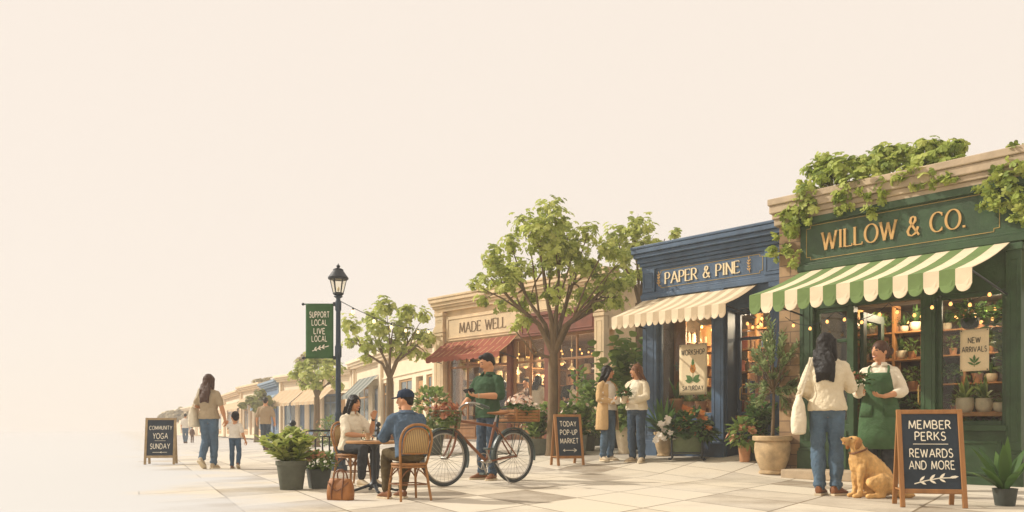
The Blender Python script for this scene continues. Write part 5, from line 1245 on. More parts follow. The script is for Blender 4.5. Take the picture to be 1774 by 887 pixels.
def bring(z): k_ = .82 + .18 * (z - .66) / .2; return [V((cx0 + .14 * k_ * math.copysign(abs(math.cos(a)) ** .6, math.cos(a)), .16 * k_ * math.copysign(abs(math.sin(a)) ** .6, math.sin(a)), z)) for a in [2 * math.pi * i / 32 for i in range(32)]]
for z in (.66, .70, .74, .78, .82): M.tube(bring(z), .003, 5, close=True)
M.tube(bring(.86), .006, 6, close=True); lo_, hi_ = bring(.66), bring(.86)
for i in range(0, 32, 1): M.tube([lo_[i], hi_[i]], .0026, 4)
for i in range(0, 16, 3): M.tube([lo_[i], lo_[(32 - i) % 32]], .0026, 4)
M.tube([(.875, 0, .78), (.89, 0, .80)], .01, 6); M.tube([lo_[8], V((1.06, .055, wr))], .004, 5); M.tube([lo_[24], V((1.06, -.055, wr))], .004, 5)
M.build('front_basket', mat('green_wire', '#5d6b45', .5, .1, 8), bk, smooth=True)
def bw_(x, y, z): a = bk.rotation_euler.z; return V((pr.x + k * (x * math.cos(a) - y * math.sin(a)), pr.y + k * (x * math.sin(a) + y * math.cos(a)), pr.z + k * z))
fb = thing('flower_bunch', 'bunch of dried rust-coloured blooms in the wire front basket', 'flowers', bw_(cx0, 0, .70), 0)
f_bush(.02, .12, .12, 120, .07, .045).build('foliage', L_FRESH, fb, smooth=True); f_bloom(.04, .17, .22, 60, .042, .3).build('blooms', L_RUSTY, fb, smooth=True); stems_mesh(.0, .1, .2, 7, .004, fb)
fb = thing('flower_bunch', 'bed of white and pink flowers in the wooden crate behind the saddle', 'flowers', bw_(-.10, 0, rk + .05), bk.rotation_euler.z)
f_bush(.04, .19, .17, 260, .06, .035).build('foliage', L_DEEP, fb, smooth=True); f_bloom(.08, .18, .23, 85, .026, .5).build('blooms', P_PINK, fb, smooth=True); f_bloom(.06, .17, .22, 10, .03, .7).build('petals', P_CORAL, fb, smooth=True); stems_mesh(.0, .1, .2, 7, .004, fb)
# ------------------------------------------------------------------ inside the shops
def shelf_unit(fr, label, u0, u1, y, zs, dpt=.28, m=WOOD, group=None, uprights=3, top=None):
    o = thing('shelf_unit', label, 'shelves', fr.world(u0, y, 0), fr.rz, group); L = u1 - u0; zt = top or zs[-1] + .35
    M = MB()
    for i in range(uprights): x = L * i / (uprights - 1); M.box(x - .018, x + .018, 0, dpt, .0, zt)
    M.build('upright', m, o, bevel=.004)
    for z in zs: MB().box(.02, L - .02, -.0, dpt - .005, z - .025, z).build('shelf', m, o, bevel=.004)
    return o
def wpot(fr, u, y, z): return fr.world(u, y, z)
def proto(label, pot, r, h, pm, plant, lm, group, bloom=None, name='potted_plant'): return potted(label, (0, 0, -20), pot, r, h, pm, plant, lm, group, bloom=bloom, name=name)
def jar_proto(label, prof, m, lid, group, name='jar'):
    o = thing(name, label, 'jar', (0, 0, -20), 0, group); M = MB(); M.lathe(prof, 14); M.build('body', m, o, smooth=True, angle=40)
    r, z = prof[-2][0], prof[-1][1]; MB().lathe([(0, z + .001), (r * 1.1, z + .001), (r * 1.1, z + .02), (0, z + .022)], 14).build('lid', lid, o, smooth=True, angle=40); return o
class Place:
    """first use moves the prototype itself, later uses copy it"""
    def __init__(s, p): s.p = p; s.used = False
    def __call__(s, loc, rz=0, scale=1, label=None):
        if not s.used:
            s.used = True; s.p.location = loc; s.p.rotation_euler = (0, 0, rz); s.p.scale = (scale,) * 3
            if label: s.p['label'] = label
            return s.p
        return dup(s.p, loc, rz, label, scale=scale)
ORD = 'first second third fourth fifth sixth seventh eighth ninth tenth eleventh twelfth thirteenth fourteenth fifteenth sixteenth seventeenth eighteenth nineteenth twentieth'.split()
LEV = ['lowest', 'second', 'middle', 'fourth', 'top']
class Row:
    """counts the things that show in each opening along one shelf, left to right"""
    def __init__(s, level, openings): s.level = level; s.op = openings; s.n = {}
    def see(s, loc):
        px = CX + F * loc.x / loc.y
        for a, b, nm in s.op:
            if a - 3 <= px <= b + 3: return nm
        return None
    def label(s, what, nm):
        s.n[nm] = s.n.get(nm, -1) + 1
        return f'{what}, {ORD[min(19, s.n[nm])]} from left, {s.level} shelf, {nm}'
gS = 'potted plants on the shelves inside the green shop'; gB = 'pots and jars on the shelves inside the blue shop'
s1 = Place(proto('small leafy plant in a clay pot on a shelf inside the green shop', 'taper', .075, .13, TERRA, ('bush', .14, .20, 60, .09, .05), L_FRESH, gS))
s2 = Place(proto('spiky plant in a pale pot on a shelf inside the green shop', 'round', .08, .12, PALEPOT, ('strap', .26, 18, .035, .8), L_DEEP, gS))
s3 = Place(proto('dark bushy plant in a grey pot on a shelf inside the green shop', 'plain', .075, .12, GREYPOT, ('bush', .16, .16, 70, .10, .06), L_DEEP, gS))
jA = Place(jar_proto('clay jar with lid on the blue shop shelves', [(0, 0), (.05, 0), (.055, .02), (.055, .13), (.045, .15), (.045, .16)], URN, WOOD_D, gB))
jB = Place(jar_proto('dark glass bottle on the blue shop shelves', [(0, 0), (.03, 0), (.035, .02), (.035, .14), (.014, .19), (.014, .23)], mat('amber_glass', '#5b4a2c', .2, .1, 5), WOOD_L, gB, 'bottle'))
bk_g = 'books on the blue shop shelves'
def book(loc, rz, w_, h, d, m):
    o = thing('book', 'bound notebook standing on the blue shop shelves', 'book', loc, rz, bk_g); M = MB(); M.box(0, w_, 0, d, 0, h); M.build('cover', m, o, bevel=.003); MB().box(.004, w_ - .004, .006, d + .002, .004, h - .004).build('pages', CER, o)
    return o
BOOKS = [mat('book_red', '#8c4a36', .7, .1, 6), mat('book_tan', '#b58d5c', .7, .1, 6), mat('book_blue', '#47566a', .7, .1, 6), mat('book_cream', '#d5c09a', .7, .1, 6)]
# green shop
ui0, ui1 = uP + .05, uE - .26
shelf_unit(W, 'long timber shelves across the back wall of the green shop', ui0 + .02, ui1 - .02, 2.75, [.5, .95, 1.4, 1.85, 2.25], .3, WOOD, None, 5, 2.6)
PN = ['bushy plant in clay pot', 'spiky plant in pale pot', 'dark plant in grey pot']
for zi, z in enumerate((.5, .95, 1.4, 1.85, 2.25)):
    x = ui0 + .14
    row = Row(LEV[zi], [(1415, 1472, 'through green side window'), (1628, 1742, 'through green shop window')])
    while x < ui1 - .15:
        q = W.world(x, 2.88, z); nm = row.see(q); i = rnd.randrange(3)
        if nm: (s1, s2, s3)[i](q, rnd.random() * 6, rnd.uniform(.8, 1.2), row.label(PN[i], nm))
        x += rnd.uniform(.17, .28)
# side shelf seen through the door
shelf_unit(W, 'timber shelves behind the shopkeeper in the green doorway', W.u(1418), W.u(1560), 1.25, [.45, .85, 1.25, 1.7, 2.1], .26, WOOD, None, 3, 2.5)
for zi, z in enumerate((.45, .85, 1.25, 1.7, 2.1)):
    x = W.u(1418) + .1; row = Row(LEV[zi], [(1480, 1597, 'through green doorway')])
    while x < W.u(1560) - .06:
        q = W.world(x, 1.37, z); nm = row.see(q); i = rnd.randrange(3)
        if nm: (s1, s2, s3)[i](q, rnd.random() * 6, rnd.uniform(.7, 1.1), row.label(PN[i], nm))
        x += rnd.uniform(.13, .22)
# window display
o = thing('display_bench', 'timber display bench inside the green shop window', 'bench', W.world(w0 + .06, .16, 0), W.rz); Lw = w1 - w0 - .12
MB().box(0, Lw, 0, .42, .84, .89).build('bench_top', WOOD, o, bevel=.006); MB().box(0, Lw, .02, .40, .50, .53).build('lower_shelf', WOOD, o, bevel=.006)
for x in (.02, Lw - .07):
    for y in (.02, .35): MB().box(x, x + .05, y, y + .05, 0, .839).build('leg', WOOD_D, o, bevel=.004)
def wp(px, y=.34): return W.world(W.u(px), y, .89)
potted('strap-leaved plant in a pale bowl, left on the window bench', wp(1657, .33), 'round', .105, .19, PALEPOT, ('strap', .30, 22, .05, .9), L_FRESH)
potted('strap-leaved plant in a pale bowl, middle of the window bench', wp(1691, .33), 'round', .10, .18, PALEPOT, ('strap', .29, 22, .05, .95), L_FRESH)
potted('small sprouting bowl right of the two strap-leaved plants', wp(1721, .28), 'round', .075, .12, PALEPOT, ('bush', .07, .08, 20, .05, .04), L_FRESH)
potted('tall leafy plant in a tall pale vase under the sprout poster', wp(1737, .40), 'classic', .09, .38, PALEPOT, ('sprays', .95, 16, .17, .10), L_FRESH)
for i, px_ in enumerate((1648, 1668, 1690, 1712, 1732)): potted(f'low leafy seedling, {ORD[i]} from left under the green window bench', W.world(W.u(px_), .3, .735 if False else .53), 'plain', .06, .10, DARKPOT, ('bush', .12, .16, 50, .09, .07), L_FRESH, 'seedlings under the window bench')
def side_shelves(fr, label, u, y0, y1, zs, dpt, m, uprights=3):
    o = thing('shelf_unit', label, 'shelves', fr.world(u + dpt, y0, 0), fr.rz + R(90)); L = y1 - y0; M = MB()
    for i in range(uprights): x = L * i / (uprights - 1); M.box(x - .018, x + .018, 0, dpt, .0, zs[-1] + .4)
    M.build('upright', m, o, bevel=.004)
    for z in zs: MB().box(.02, L - .02, 0, dpt - .005, z - .025, z).build('shelf', m, o, bevel=.004)
# hanging basket plants in the window
for i, (px_, zz_, lab) in enumerate(((1650, 2.0, 'trailing plant hanging at the left of the green shop window'), (1728, 1.95, 'trailing plant hanging at the right of the green shop window'))):
    o = thing('hanging_plant', lab, 'hanging plant', W.world(W.u(px_), .7, zz_), W.rz); pot_mesh('round', .11, .13, DARKPOT, o)
    f_bush(.08, .22, .26, 160, .10, .06).build('foliage', L_DEEP, o, smooth=True); M = MB()
    for a in range(3): M.tube([(.1 * math.cos(a * 2.1), .1 * math.sin(a * 2.1), .12), (0, 0, .45)], .003, 4)
    M.tube([(0, 0, .45), (0, 0, 2.66 - zz_)], .003, 4); M.build('cord', IRON, o)
def lights(fr, name, pts, k, r=.05, col=(1, .80, .55)):
    for i, (u, y, z) in enumerate(pts):
        d = bpy.data.lights.new('bulb_light', 'POINT'); d.energy = k; d.color = col; d.shadow_soft_size = r
        o = bpy.data.objects.new('bulb_light', d); COL.objects.link(o); o.location = fr.world(u, y, z)
wl = lambda px, py, y: V((W.u(px), y, W.z(px, py)))
def sl(fr, label, pts, nb, sag, **k):
    p0 = V(pts[0]); return string_lights(label, [V(p) - p0 for p in pts], nb, sag, fr.world(*p0), fr.rz, **k)
uh = W.u
sl(W, 'lit string of bulbs swagged under the striped awning along the green shop', [(uh(1392), -.55, 2.22), (uh(1470), -.40, 2.25), (uh(1560), -.40, 2.28), (uh(1650), -.42, 2.3), (uh(1742), -.25, 2.42)], [3, 3, 3, 3], .15, br=.020)
sl(W, 'lit string of bulbs across the back of the green shop', [(ui0 + .1, 2.2, 2.5), (ui0 + 1.0, 2.0, 2.5), (ui0 + 2.0, 2.0, 2.5), (ui1 - .1, 2.2, 2.5)], [4, 4, 4], .12, br=.024)
sl(W, 'lit string of bulbs just behind the green shop window glass', [(w0 + .08, .8, 2.25), (w0 + .5, .75, 2.2), (w1 - .08, .8, 2.3)], [3, 3], .10, br=.020)
lights(W, 'w', [(uh(1440), 1.5, 2.3), (uh(1535), 1.0, 2.35), (uh(1600), 2.1, 2.3), (uh(1690), 1.0, 2.3)], 30)
# blue shop
v0, v1 = p0 + .16, p1 - .2
shelf_unit(Pf, 'oak shelves along the back wall of the blue shop', v0 + .1, v1 - .1, 2.3, [.5, .95, 1.4, 1.85, 2.25], .3, WOOD, None, 5, 2.6)
shelf_unit(Pf, 'oak shelves seen through the glazed blue door', Pf.u(1212), Pf.u(1312), .95, [.78, 1.15, 1.55, 1.95, 2.3], .24, WOOD, None, 3, 2.6)
shelf_unit(Pf, 'short oak shelves behind the workshop poster', Pf.u(1120), Pf.u(1192), 1.0, [1.12, 1.5, 1.95], .22, WOOD, None, 2, 2.6)
BN = ['red', 'tan', 'blue', 'cream']
def stock(fr, u_, yj, yb, z, row, sc=1.):
    r_ = rnd.random(); q = fr.world(u_, yj, z); nm = row.see(q)
    if not nm: return .18
    if r_ < .35: jA(q, 0, rnd.uniform(.9, 1.3) * sc, row.label('clay jar', nm)); return .17
    if r_ < .6: jB(q, 0, rnd.uniform(.9, 1.2) * sc, row.label('dark glass bottle', nm)); return .13
    x = u_
    for _ in range(rnd.randint(2, 4)):
        i = rnd.randrange(4); wd = rnd.uniform(.03, .055); q = fr.world(x, yb, z + .001); o = book(q, fr.rz, wd, rnd.uniform(.2, .29), .17, BOOKS[i]); o['label'] = row.label(BN[i] + ' notebook', nm); x += wd + .004
    return x - u_ + rnd.uniform(.05, .15)
for zi, z in enumerate((.5, .95, 1.4, 1.85, 2.25)):
    x = v0 + .2; row = Row(LEV[zi], [(1141, 1236, 'through blue shop window')])
    while x < v1 - .2: x += stock(Pf, x, 2.42, 2.36, z, row)
for zi, z in enumerate((.78, 1.15, 1.55, 1.95)):
    x = Pf.u(1212) + .08; row = Row(('lowest', 'second', 'third', 'top')[zi], [(1258, 1340, 'through glazed blue door')])
    while x < Pf.u(1312) - .1: x += stock(Pf, x, 1.06, 1.0, z, row, .9)
for zi, z in enumerate((1.12, 1.5, 1.95)):
    for x, sd in ((Pf.u(1150), 'left'), (Pf.u(1182), 'right')): jA(Pf.world(x, 1.1, z), 0, 1.1, f'clay jar at {sd} end of {("lowest", "middle", "top")[zi]} short shelf behind workshop poster')
side_shelves(Pf, 'oak shelves along the left wall inside the blue shop', p0 + .13, .75, 2.55, [.55, .95, 1.35, 1.75, 2.15], .26, WOOD)
for zi, z in enumerate((.55, .95, 1.35, 1.75, 2.15)):
    y_ = .85; row = Row(LEV[zi], [(1136, 1240, 'left wall of blue shop')])
    while y_ < 2.45:
        q = Pf.world(p0 + .26, y_, z); nm = row.see(q)
        if nm:
            if rnd.random() < .55: jA(q, 0, rnd.uniform(.9, 1.4), row.label('clay jar', nm))
            else: jB(q, 0, rnd.uniform(.9, 1.2), row.label('dark glass bottle', nm))
        y_ += rnd.uniform(.13, .30)
o = thing('window_ledge', 'oak display ledge inside the blue shop window', 'ledge', Pf.world(q0 + .04, .10, 0), Pf.rz); Lw = q1 - q0 - .08
MB().box(0, Lw, 0, .38, .76, .80).build('ledge_top', WOOD, o, bevel=.005)
for x in (.03, Lw - .08): MB().box(x, x + .05, .15, .2, 0, .759).build('leg', WOOD_D, o)
for px_, r_, h_, H_, lab, lm in ((1157, .135, .26, .40, 'largest clay pot of strap leaves on the blue window ledge', L_DEEP), (1178, .105, .2, .22, 'clay pot left under the workshop poster', L_FRESH), (1199, .11, .2, .24, 'clay pot centred under the workshop poster', L_DEEP), (1221, .11, .2, .30, 'clay pot right under the workshop poster', L_FRESH)):
    potted(lab, Pf.world(Pf.u(px_), .29, .80), 'taper', r_, h_, TERRA, ('strap', H_, 26, .06, .9), lm)
o = thing('hanging_plant', 'small trailing plant hanging at the left of the blue shop window', 'hanging plant', Pf.world(Pf.u(1146), .75, 1.5), Pf.rz); pot_mesh('round', .09, .1, DARKPOT, o); f_bush(.05, .16, .24, 90, .09, .05).build('foliage', L_FRESH, o, smooth=True); MB().tube([(0, 0, .1), (0, 0, 1.0)], .003, 4).build('cord', IRON, o)
sl(Pf, 'lit string of bulbs across the blue shop ceiling', [(v0 + .1, 1.3, 2.6), (v0 + 1.1, 1.2, 2.55), (v0 + 2.2, 1.2, 2.55), (v1 - .1, 1.3, 2.6)], [4, 4, 4], .14, br=.026)
sl(Pf, 'lit string of bulbs between the blue shop and the green shop awning', [(Pf.u(1318), -.35, 2.28), (Pf.u(1350), -.6, 2.24), (Pf.u(1374), -1.0, 2.3)], [2, 3], .12, br=.022)
lights(Pf, 'p', [(Pf.u(1165), 1.2, 2.3), (Pf.u(1215), 1.6, 2.3), (Pf.u(1300), .75, 2.42), (Pf.u(1330), 1.8, 2.3)], 44)
# the cafe
cu = Mf.u
for i, (px_, y, z) in enumerate(((800, 2.2, 1.95), (838, 1.6, 2.05), (868, 2.8, 2.0), (905, 1.5, 2.05), (925, 2.6, 1.95), (972, 1.6, 2.05), (998, 2.6, 1.95), (1018, 1.6, 2.02))):
    lab = f'lit pendant lamp, {ORD[i]} from the left inside the cafe'
    if i == 0:
        pd = thing('pendant_lamp', lab, 'lamp', Mf.world(cu(px_), y, z), 0, 'pendant lamps in the cafe')
        M = MB(); M.tube([(0, 0, .16), (0, 0, 3.12 - 1.95)], .005, 5); M.lathe([(0, .17), (.02, .17), (.025, .1), (.11, .02), (.115, .0), (.10, .01), (.02, .09), (0, .09)], 16); M.build('lamp_shade', mat('cream_shade', '#d8c6a0', .6, .1, 6), pd, smooth=True, angle=45)
        MB().ell((0, 0, .01), (.055, .055, .07)).build('bulb', BULB, pd, smooth=True)
    else: dup(pd, Mf.world(cu(px_), y, z), 0, lab)
lights(Mf, 'm', [(cu(800), 1.8, 1.9), (cu(845), 2.6, 1.9), (cu(915), 2.0, 1.9), (cu(975), 2.0, 1.9), (cu(1010), 3.0, 1.9), (cu(880), 4.2, 1.9), (cu(790), 3.6, 1.9)], 42, .08)
shelf_unit(Mf, 'tall brown shelves along the cafe back wall', m0 + .6, m1 - .6, 5.4, [.9, 1.5, 2.1], .35, TAN, None, 7, 2.7)
jC = Place(jar_proto('tin on the cafe back shelves', [(0, 0), (.09, 0), (.09, .22), (.085, .24), (.085, .25)], URN, WOOD_D, 'tins on the cafe back shelves', 'tin'))
for zi, z in enumerate((.9, 1.5, 2.1)):
    x = m0 + .9
    row = Row(('lowest', 'middle', 'top')[zi], [(773, 880, 'through left cafe window'), (887, 945, 'through middle cafe window'), (962, 1032, 'through right cafe window')])
    while x < m1 - .9:
        q = Mf.world(x, 5.55, z); nm = row.see(q)
        if nm: jC(q, 0, rnd.uniform(.8, 1.4), row.label('clay-coloured tin', nm))
        x += rnd.uniform(.25, .7)
side_shelves(Mf, 'tall brown shelves along the left wall of the cafe', m0 + .3, .45, 5.2, [.7, 1.2, 1.7, 2.2], .3, TAN, 6)
for zi, z in enumerate((.7, 1.2, 1.7, 2.2)):
    y_ = .6; row = Row(('lowest', 'second', 'third', 'top')[zi], [(770, 880, 'left wall seen through left cafe window'), (887, 945, 'left wall seen through middle cafe window')])
    while y_ < 5.0:
        q = Mf.world(m0 + .45, y_, z); nm = row.see(q)
        if nm: jC(q, 0, rnd.uniform(.7, 1.3), row.label('clay-coloured tin', nm))
        y_ += rnd.uniform(.22, .6)
sl(Mf, 'lit string of bulbs across the cafe windows inside', [(cu(776), .6, 2.35), (cu(840), .7, 2.4), (cu(905), .7, 2.4), (cu(965), .7, 2.4), (cu(1030), .6, 2.35)], [4, 4, 4, 4], .16, br=.022)
sl(Mf, 'lit string of bulbs deeper inside the cafe', [(cu(776), 2.6, 2.7), (cu(860), 2.8, 2.7), (cu(950), 2.8, 2.7), (cu(1030), 2.6, 2.7)], [5, 5, 5], .25, br=.026)
def cafe_tab(px_, y, lab):
    o = thing('dining_table', lab, 'table', Mf.world(cu(px_), y, .03), Mf.rz, 'tables inside the cafe'); M = MB(); M.lathe([(0, .70), (.38, .70), (.38, .74), (0, .74)], 24); M.build('table_top', WOOD_D, o, smooth=True, angle=40)
    M = MB(); M.lathe([(0, 0), (.22, 0), (.2, .03), (.035, .06), (.03, .699), (0, .699)], 14); M.build('pedestal', IRON, o, smooth=True, angle=40)
cafe_tab(985, 1.0, 'dark round table between the two people in the right cafe window'); cafe_tab(838, 1.2, 'dark round table in the left cafe window'); cafe_tab(915, 2.0, 'dark round table in the middle cafe window')
# ------------------------------------------------------------------ people
SKIN = mat('skin_light', '#c68f68', .6, .06, 12, spec=.3); SKIN_D = mat('skin_tan', '#ad7650', .6, .06, 12, spec=.3)
EYE = mat('dark_eye', '#1d1512', .3, 0); BROW = mat('eyebrow', '#2a1d16', .8, 0); LIP = mat('lips', '#a8584a', .5, .05, 20); TEETH = mat('teeth', '#e8dccb', .4, 0)
HAIR_B = mat('black_hair', '#1c1815', .42, .35, 26, .5, 60, stretch=(3, 3, .5), spec=.22); HAIR_D = mat('dark_brown_hair', '#4a3020', .45, .35, 26, .5, 60, stretch=(3, 3, .5), spec=.22); HAIR_M = mat('brown_hair', '#6b452a', .45, .35, 26, .5, 60, stretch=(3, 3, .5), spec=.22)
def cloth(name, c, var=.1, bs=35): return mat(name, c, .9, var, 7, .9, bs * .4, spec=.15, bdist=.02)
DENIM = cloth('blue_denim', '#546879', .22, 70); DENIM_D = cloth('dark_denim', '#3c4a58', .18, 70); DENIM_K = cloth('kid_denim', '#475c70', .2, 70)
KNIT = cloth('cream_knit', '#ddceb0', .08, 70); BLOUSE = cloth('cream_blouse', '#e3d6bd', .06); OAT = cloth('oat_tee', '#a99679', .1); WHITE = cloth('white_tee', '#e0d6c6', .06); CARD = cloth('beige_cardigan', '#c4a273', .1, 60); SAND = cloth('sand_shirt', '#a38d70', .1)
FGREEN = cloth('forest_green_shirt', '#3a523a', .18); CHAMB = cloth('chambray_shirt', '#526374', .2); APRON = cloth('apron_green', '#455f3f', .15); CHAR = cloth('charcoal_trousers', '#37393b', .15); OLIV = cloth('olive_trousers', '#54472f', .18); JEANG = cloth('slate_jeans', '#485766', .2, 70)
SHOE_T = mat('tan_shoe', '#7d4e2b', .5, .2, 12); SHOE_C = mat('canvas_shoe', '#bda98a', .7, .15, 12); SHOE_B = mat('brown_shoe', '#5d3d28', .5, .2, 12); SOLE = mat('shoe_sole', '#d3c3a4', .7, .1, 12)
TOTE = cloth('canvas_tote', '#e3d6bc', .1, 60)

STAND = dict(pel=(0, 0, .92), chest=(0, 0, 1.24), neck=(0, -.012, 1.43), head=(0, .012, 1.585), shL=(-.150, -.01, 1.345), shR=(.150, -.01, 1.345), elL=(-.215, -.03, 1.11), elR=(.215, -.03, 1.11), wrL=(-.225, .05, .87), wrR=(.225, .05, .87),
    hipL=(-.085, 0, .89), hipR=(.085, 0, .89), knL=(-.09, .025, .49), knR=(.09, .025, .49), anL=(-.09, -.02, .085), anR=(.09, -.02, .085), toeL=0., toeR=0., pitL=0., pitR=0.)
SIT = dict(STAND, pel=(0, 0, .545), chest=(0, .03, .86), neck=(0, .04, 1.05), head=(0, .075, 1.20), shL=(-.150, .03, .965), shR=(.150, .03, .965), elL=(-.21, .08, .74), elR=(.21, .08, .74), wrL=(-.12, .3, .72), wrR=(.12, .3, .72),
    hipL=(-.085, .02, .535), hipR=(.085, .02, .535), knL=(-.11, .45, .525), knR=(.11, .45, .525), anL=(-.10, .40, .085), anR=(.10, .44, .085))
FEM = [(-.20, .09, .075), (-.10, .158, .108), (.02, .168, .116), (.16, .148, .104), (.30, .126, .092), (.42, .130, .098), (.58, .145, .114), (.72, .150, .106), (.82, .140, .086), (.90, .100, .068), (.96, .066, .056), (1.0, .054, .052)]
MAL = [(-.20, .09, .08), (-.10, .155, .108), (.02, .160, .112), (.16, .150, .106), (.30, .146, .104), (.42, .154, .108), (.58, .168, .118), (.72, .172, .116), (.82, .160, .094), (.90, .115, .076), (.96, .076, .064), (1.0, .062, .058)]
def spine(J, t):
    P_, C_, N_ = J['pel'], J['chest'], J['neck']; tc = .62
    if t < tc: p = P_.lerp(C_, t / tc)
    else: p = C_.lerp(N_, (t - tc) / (1 - tc))
    lat = (J['hipR'] - J['hipL']).normalized().lerp((J['shR'] - J['shL']).normalized(), clamp(t * 1.1)).normalized()
    up = ((C_ - P_) if t < tc * .7 else (N_ - P_)).normalized()
    return p, lat, up.cross(lat).normalized()
def ering(c, a, b, rx, ry, n=20, e=1., a0=0., a1=2 * math.pi, closed=True):
    k = n if closed else n - 1
    return [c + a * rx * math.copysign(abs(math.cos(t)) ** e, math.cos(t)) + b * ry * math.copysign(abs(math.sin(t)) ** e, math.sin(t)) for t in [a0 + (a1 - a0) * i / k for i in range(n)]]
def torso(M, J, prof, inf=0., t0=-.2, t1=1., hem=None, n=20):
    rings = []
    for t, rx, ry in prof:
        if t < t0 - 1e-6 or t > t1 + 1e-6: continue
        c, a, b = spine(J, t); rings.append(ering(c, a, b, rx + inf, ry + inf, n, .9))
    if hem is not None:
        t, rx, ry = hem; c, a, b = spine(J, t); rings.insert(0, ering(c, a, b, rx + inf, ry + inf, n, .9))
    M.loft(rings)
def limb(M, a, b, c, r0, r1, r2, bulge=.0, inf=0., frac=2., n=12):
    """upper and lower segment down to frac (1 = middle joint, 2 = end)"""
    pts, rad = [a], [r0 + inf]
    f1 = min(1., frac)
    for k in (.35, .7, 1.):
        if k <= f1 + 1e-6: pts.append(a.lerp(b, k)); rad.append(r0 + (r1 - r0) * k + inf)
    if f1 < 1: pts.append(a.lerp(b, f1)); rad.append(r0 + (r1 - r0) * f1 + inf)
    if frac > 1:
        g = frac - 1
        for k in (.25, .5, .75, 1.):
            if k <= g + 1e-6: pts.append(b.lerp(c, k)); rad.append(r1 + (r2 - r1) * k + bulge * math.sin(math.pi * min(1, k * 1.35)) * (1 if k < .75 else .4) + inf)
        if g not in (.25, .5, .75, 1.): pts.append(b.lerp(c, g)); rad.append(r1 + (r2 - r1) * g + inf)
    M.tube(pts, rad, n, rounded=True)
def hand(M, w, d, nrm, side, curl=.5, s=1., spread=.16):
    """palm, four fingers of unequal length that curl towards the palm side (nrm), and a thumb leaving the side of the palm"""
    d = d.normalized(); nrm = (nrm - d * nrm.dot(d)).normalized(); x = d.cross(nrm) * side
    R_ = lambda p, rx, ry: ering(p, x, nrm, rx * s, ry * s, 10, .8)
    M.loft([R_(w - d * .012 * s, .022, .017), R_(w + d * .02 * s, .030, .016), R_(w + d * .055 * s, .040, .0145), R_(w + d * .082 * s, .038, .012), R_(w + d * .09 * s, .03, .009)])
    for i, L in enumerate((.064, .074, .070, .055)):
        o = (-.0285 + .019 * i); b = w + d * (.070 + .004 * (1 - abs(i - 1.3))) * s + x * o * s
        fd = (d + x * (i - 1.5) * spread * .5).normalized(); pts = [b]; ang = 0; seg = (.45, .32, .26)
        for k in range(3):
            ang += curl * (.55, .75, .6)[k]; dd = fd * math.cos(ang) + nrm * math.sin(ang); pts.append(pts[-1] + dd * L * seg[k] * s)
        M.tube(pts, [.0092 * s, .0088 * s, .008 * s, .0066 * s], 7, rounded=True)
    b = w + d * .02 * s - x * .026 * s; t1 = (d * .6 - x * .75 + nrm * .35).normalized(); t2 = (d * .9 - x * .2 + nrm * (.2 + .5 * curl)).normalized()
    M.tube([b, b + t1 * .038 * s, b + t1 * .038 * s + t2 * .03 * s, b + t1 * .038 * s + t2 * .052 * s], [.0125 * s, .0105 * s, .0092 * s, .007 * s], 7, rounded=True)
def head_axes(yaw, pitch, roll=0.): return (Matrix.Rotation(yaw, 3, 'Z') @ Matrix.Rotation(pitch, 3, 'X') @ Matrix.Rotation(roll, 3, 'Y'))
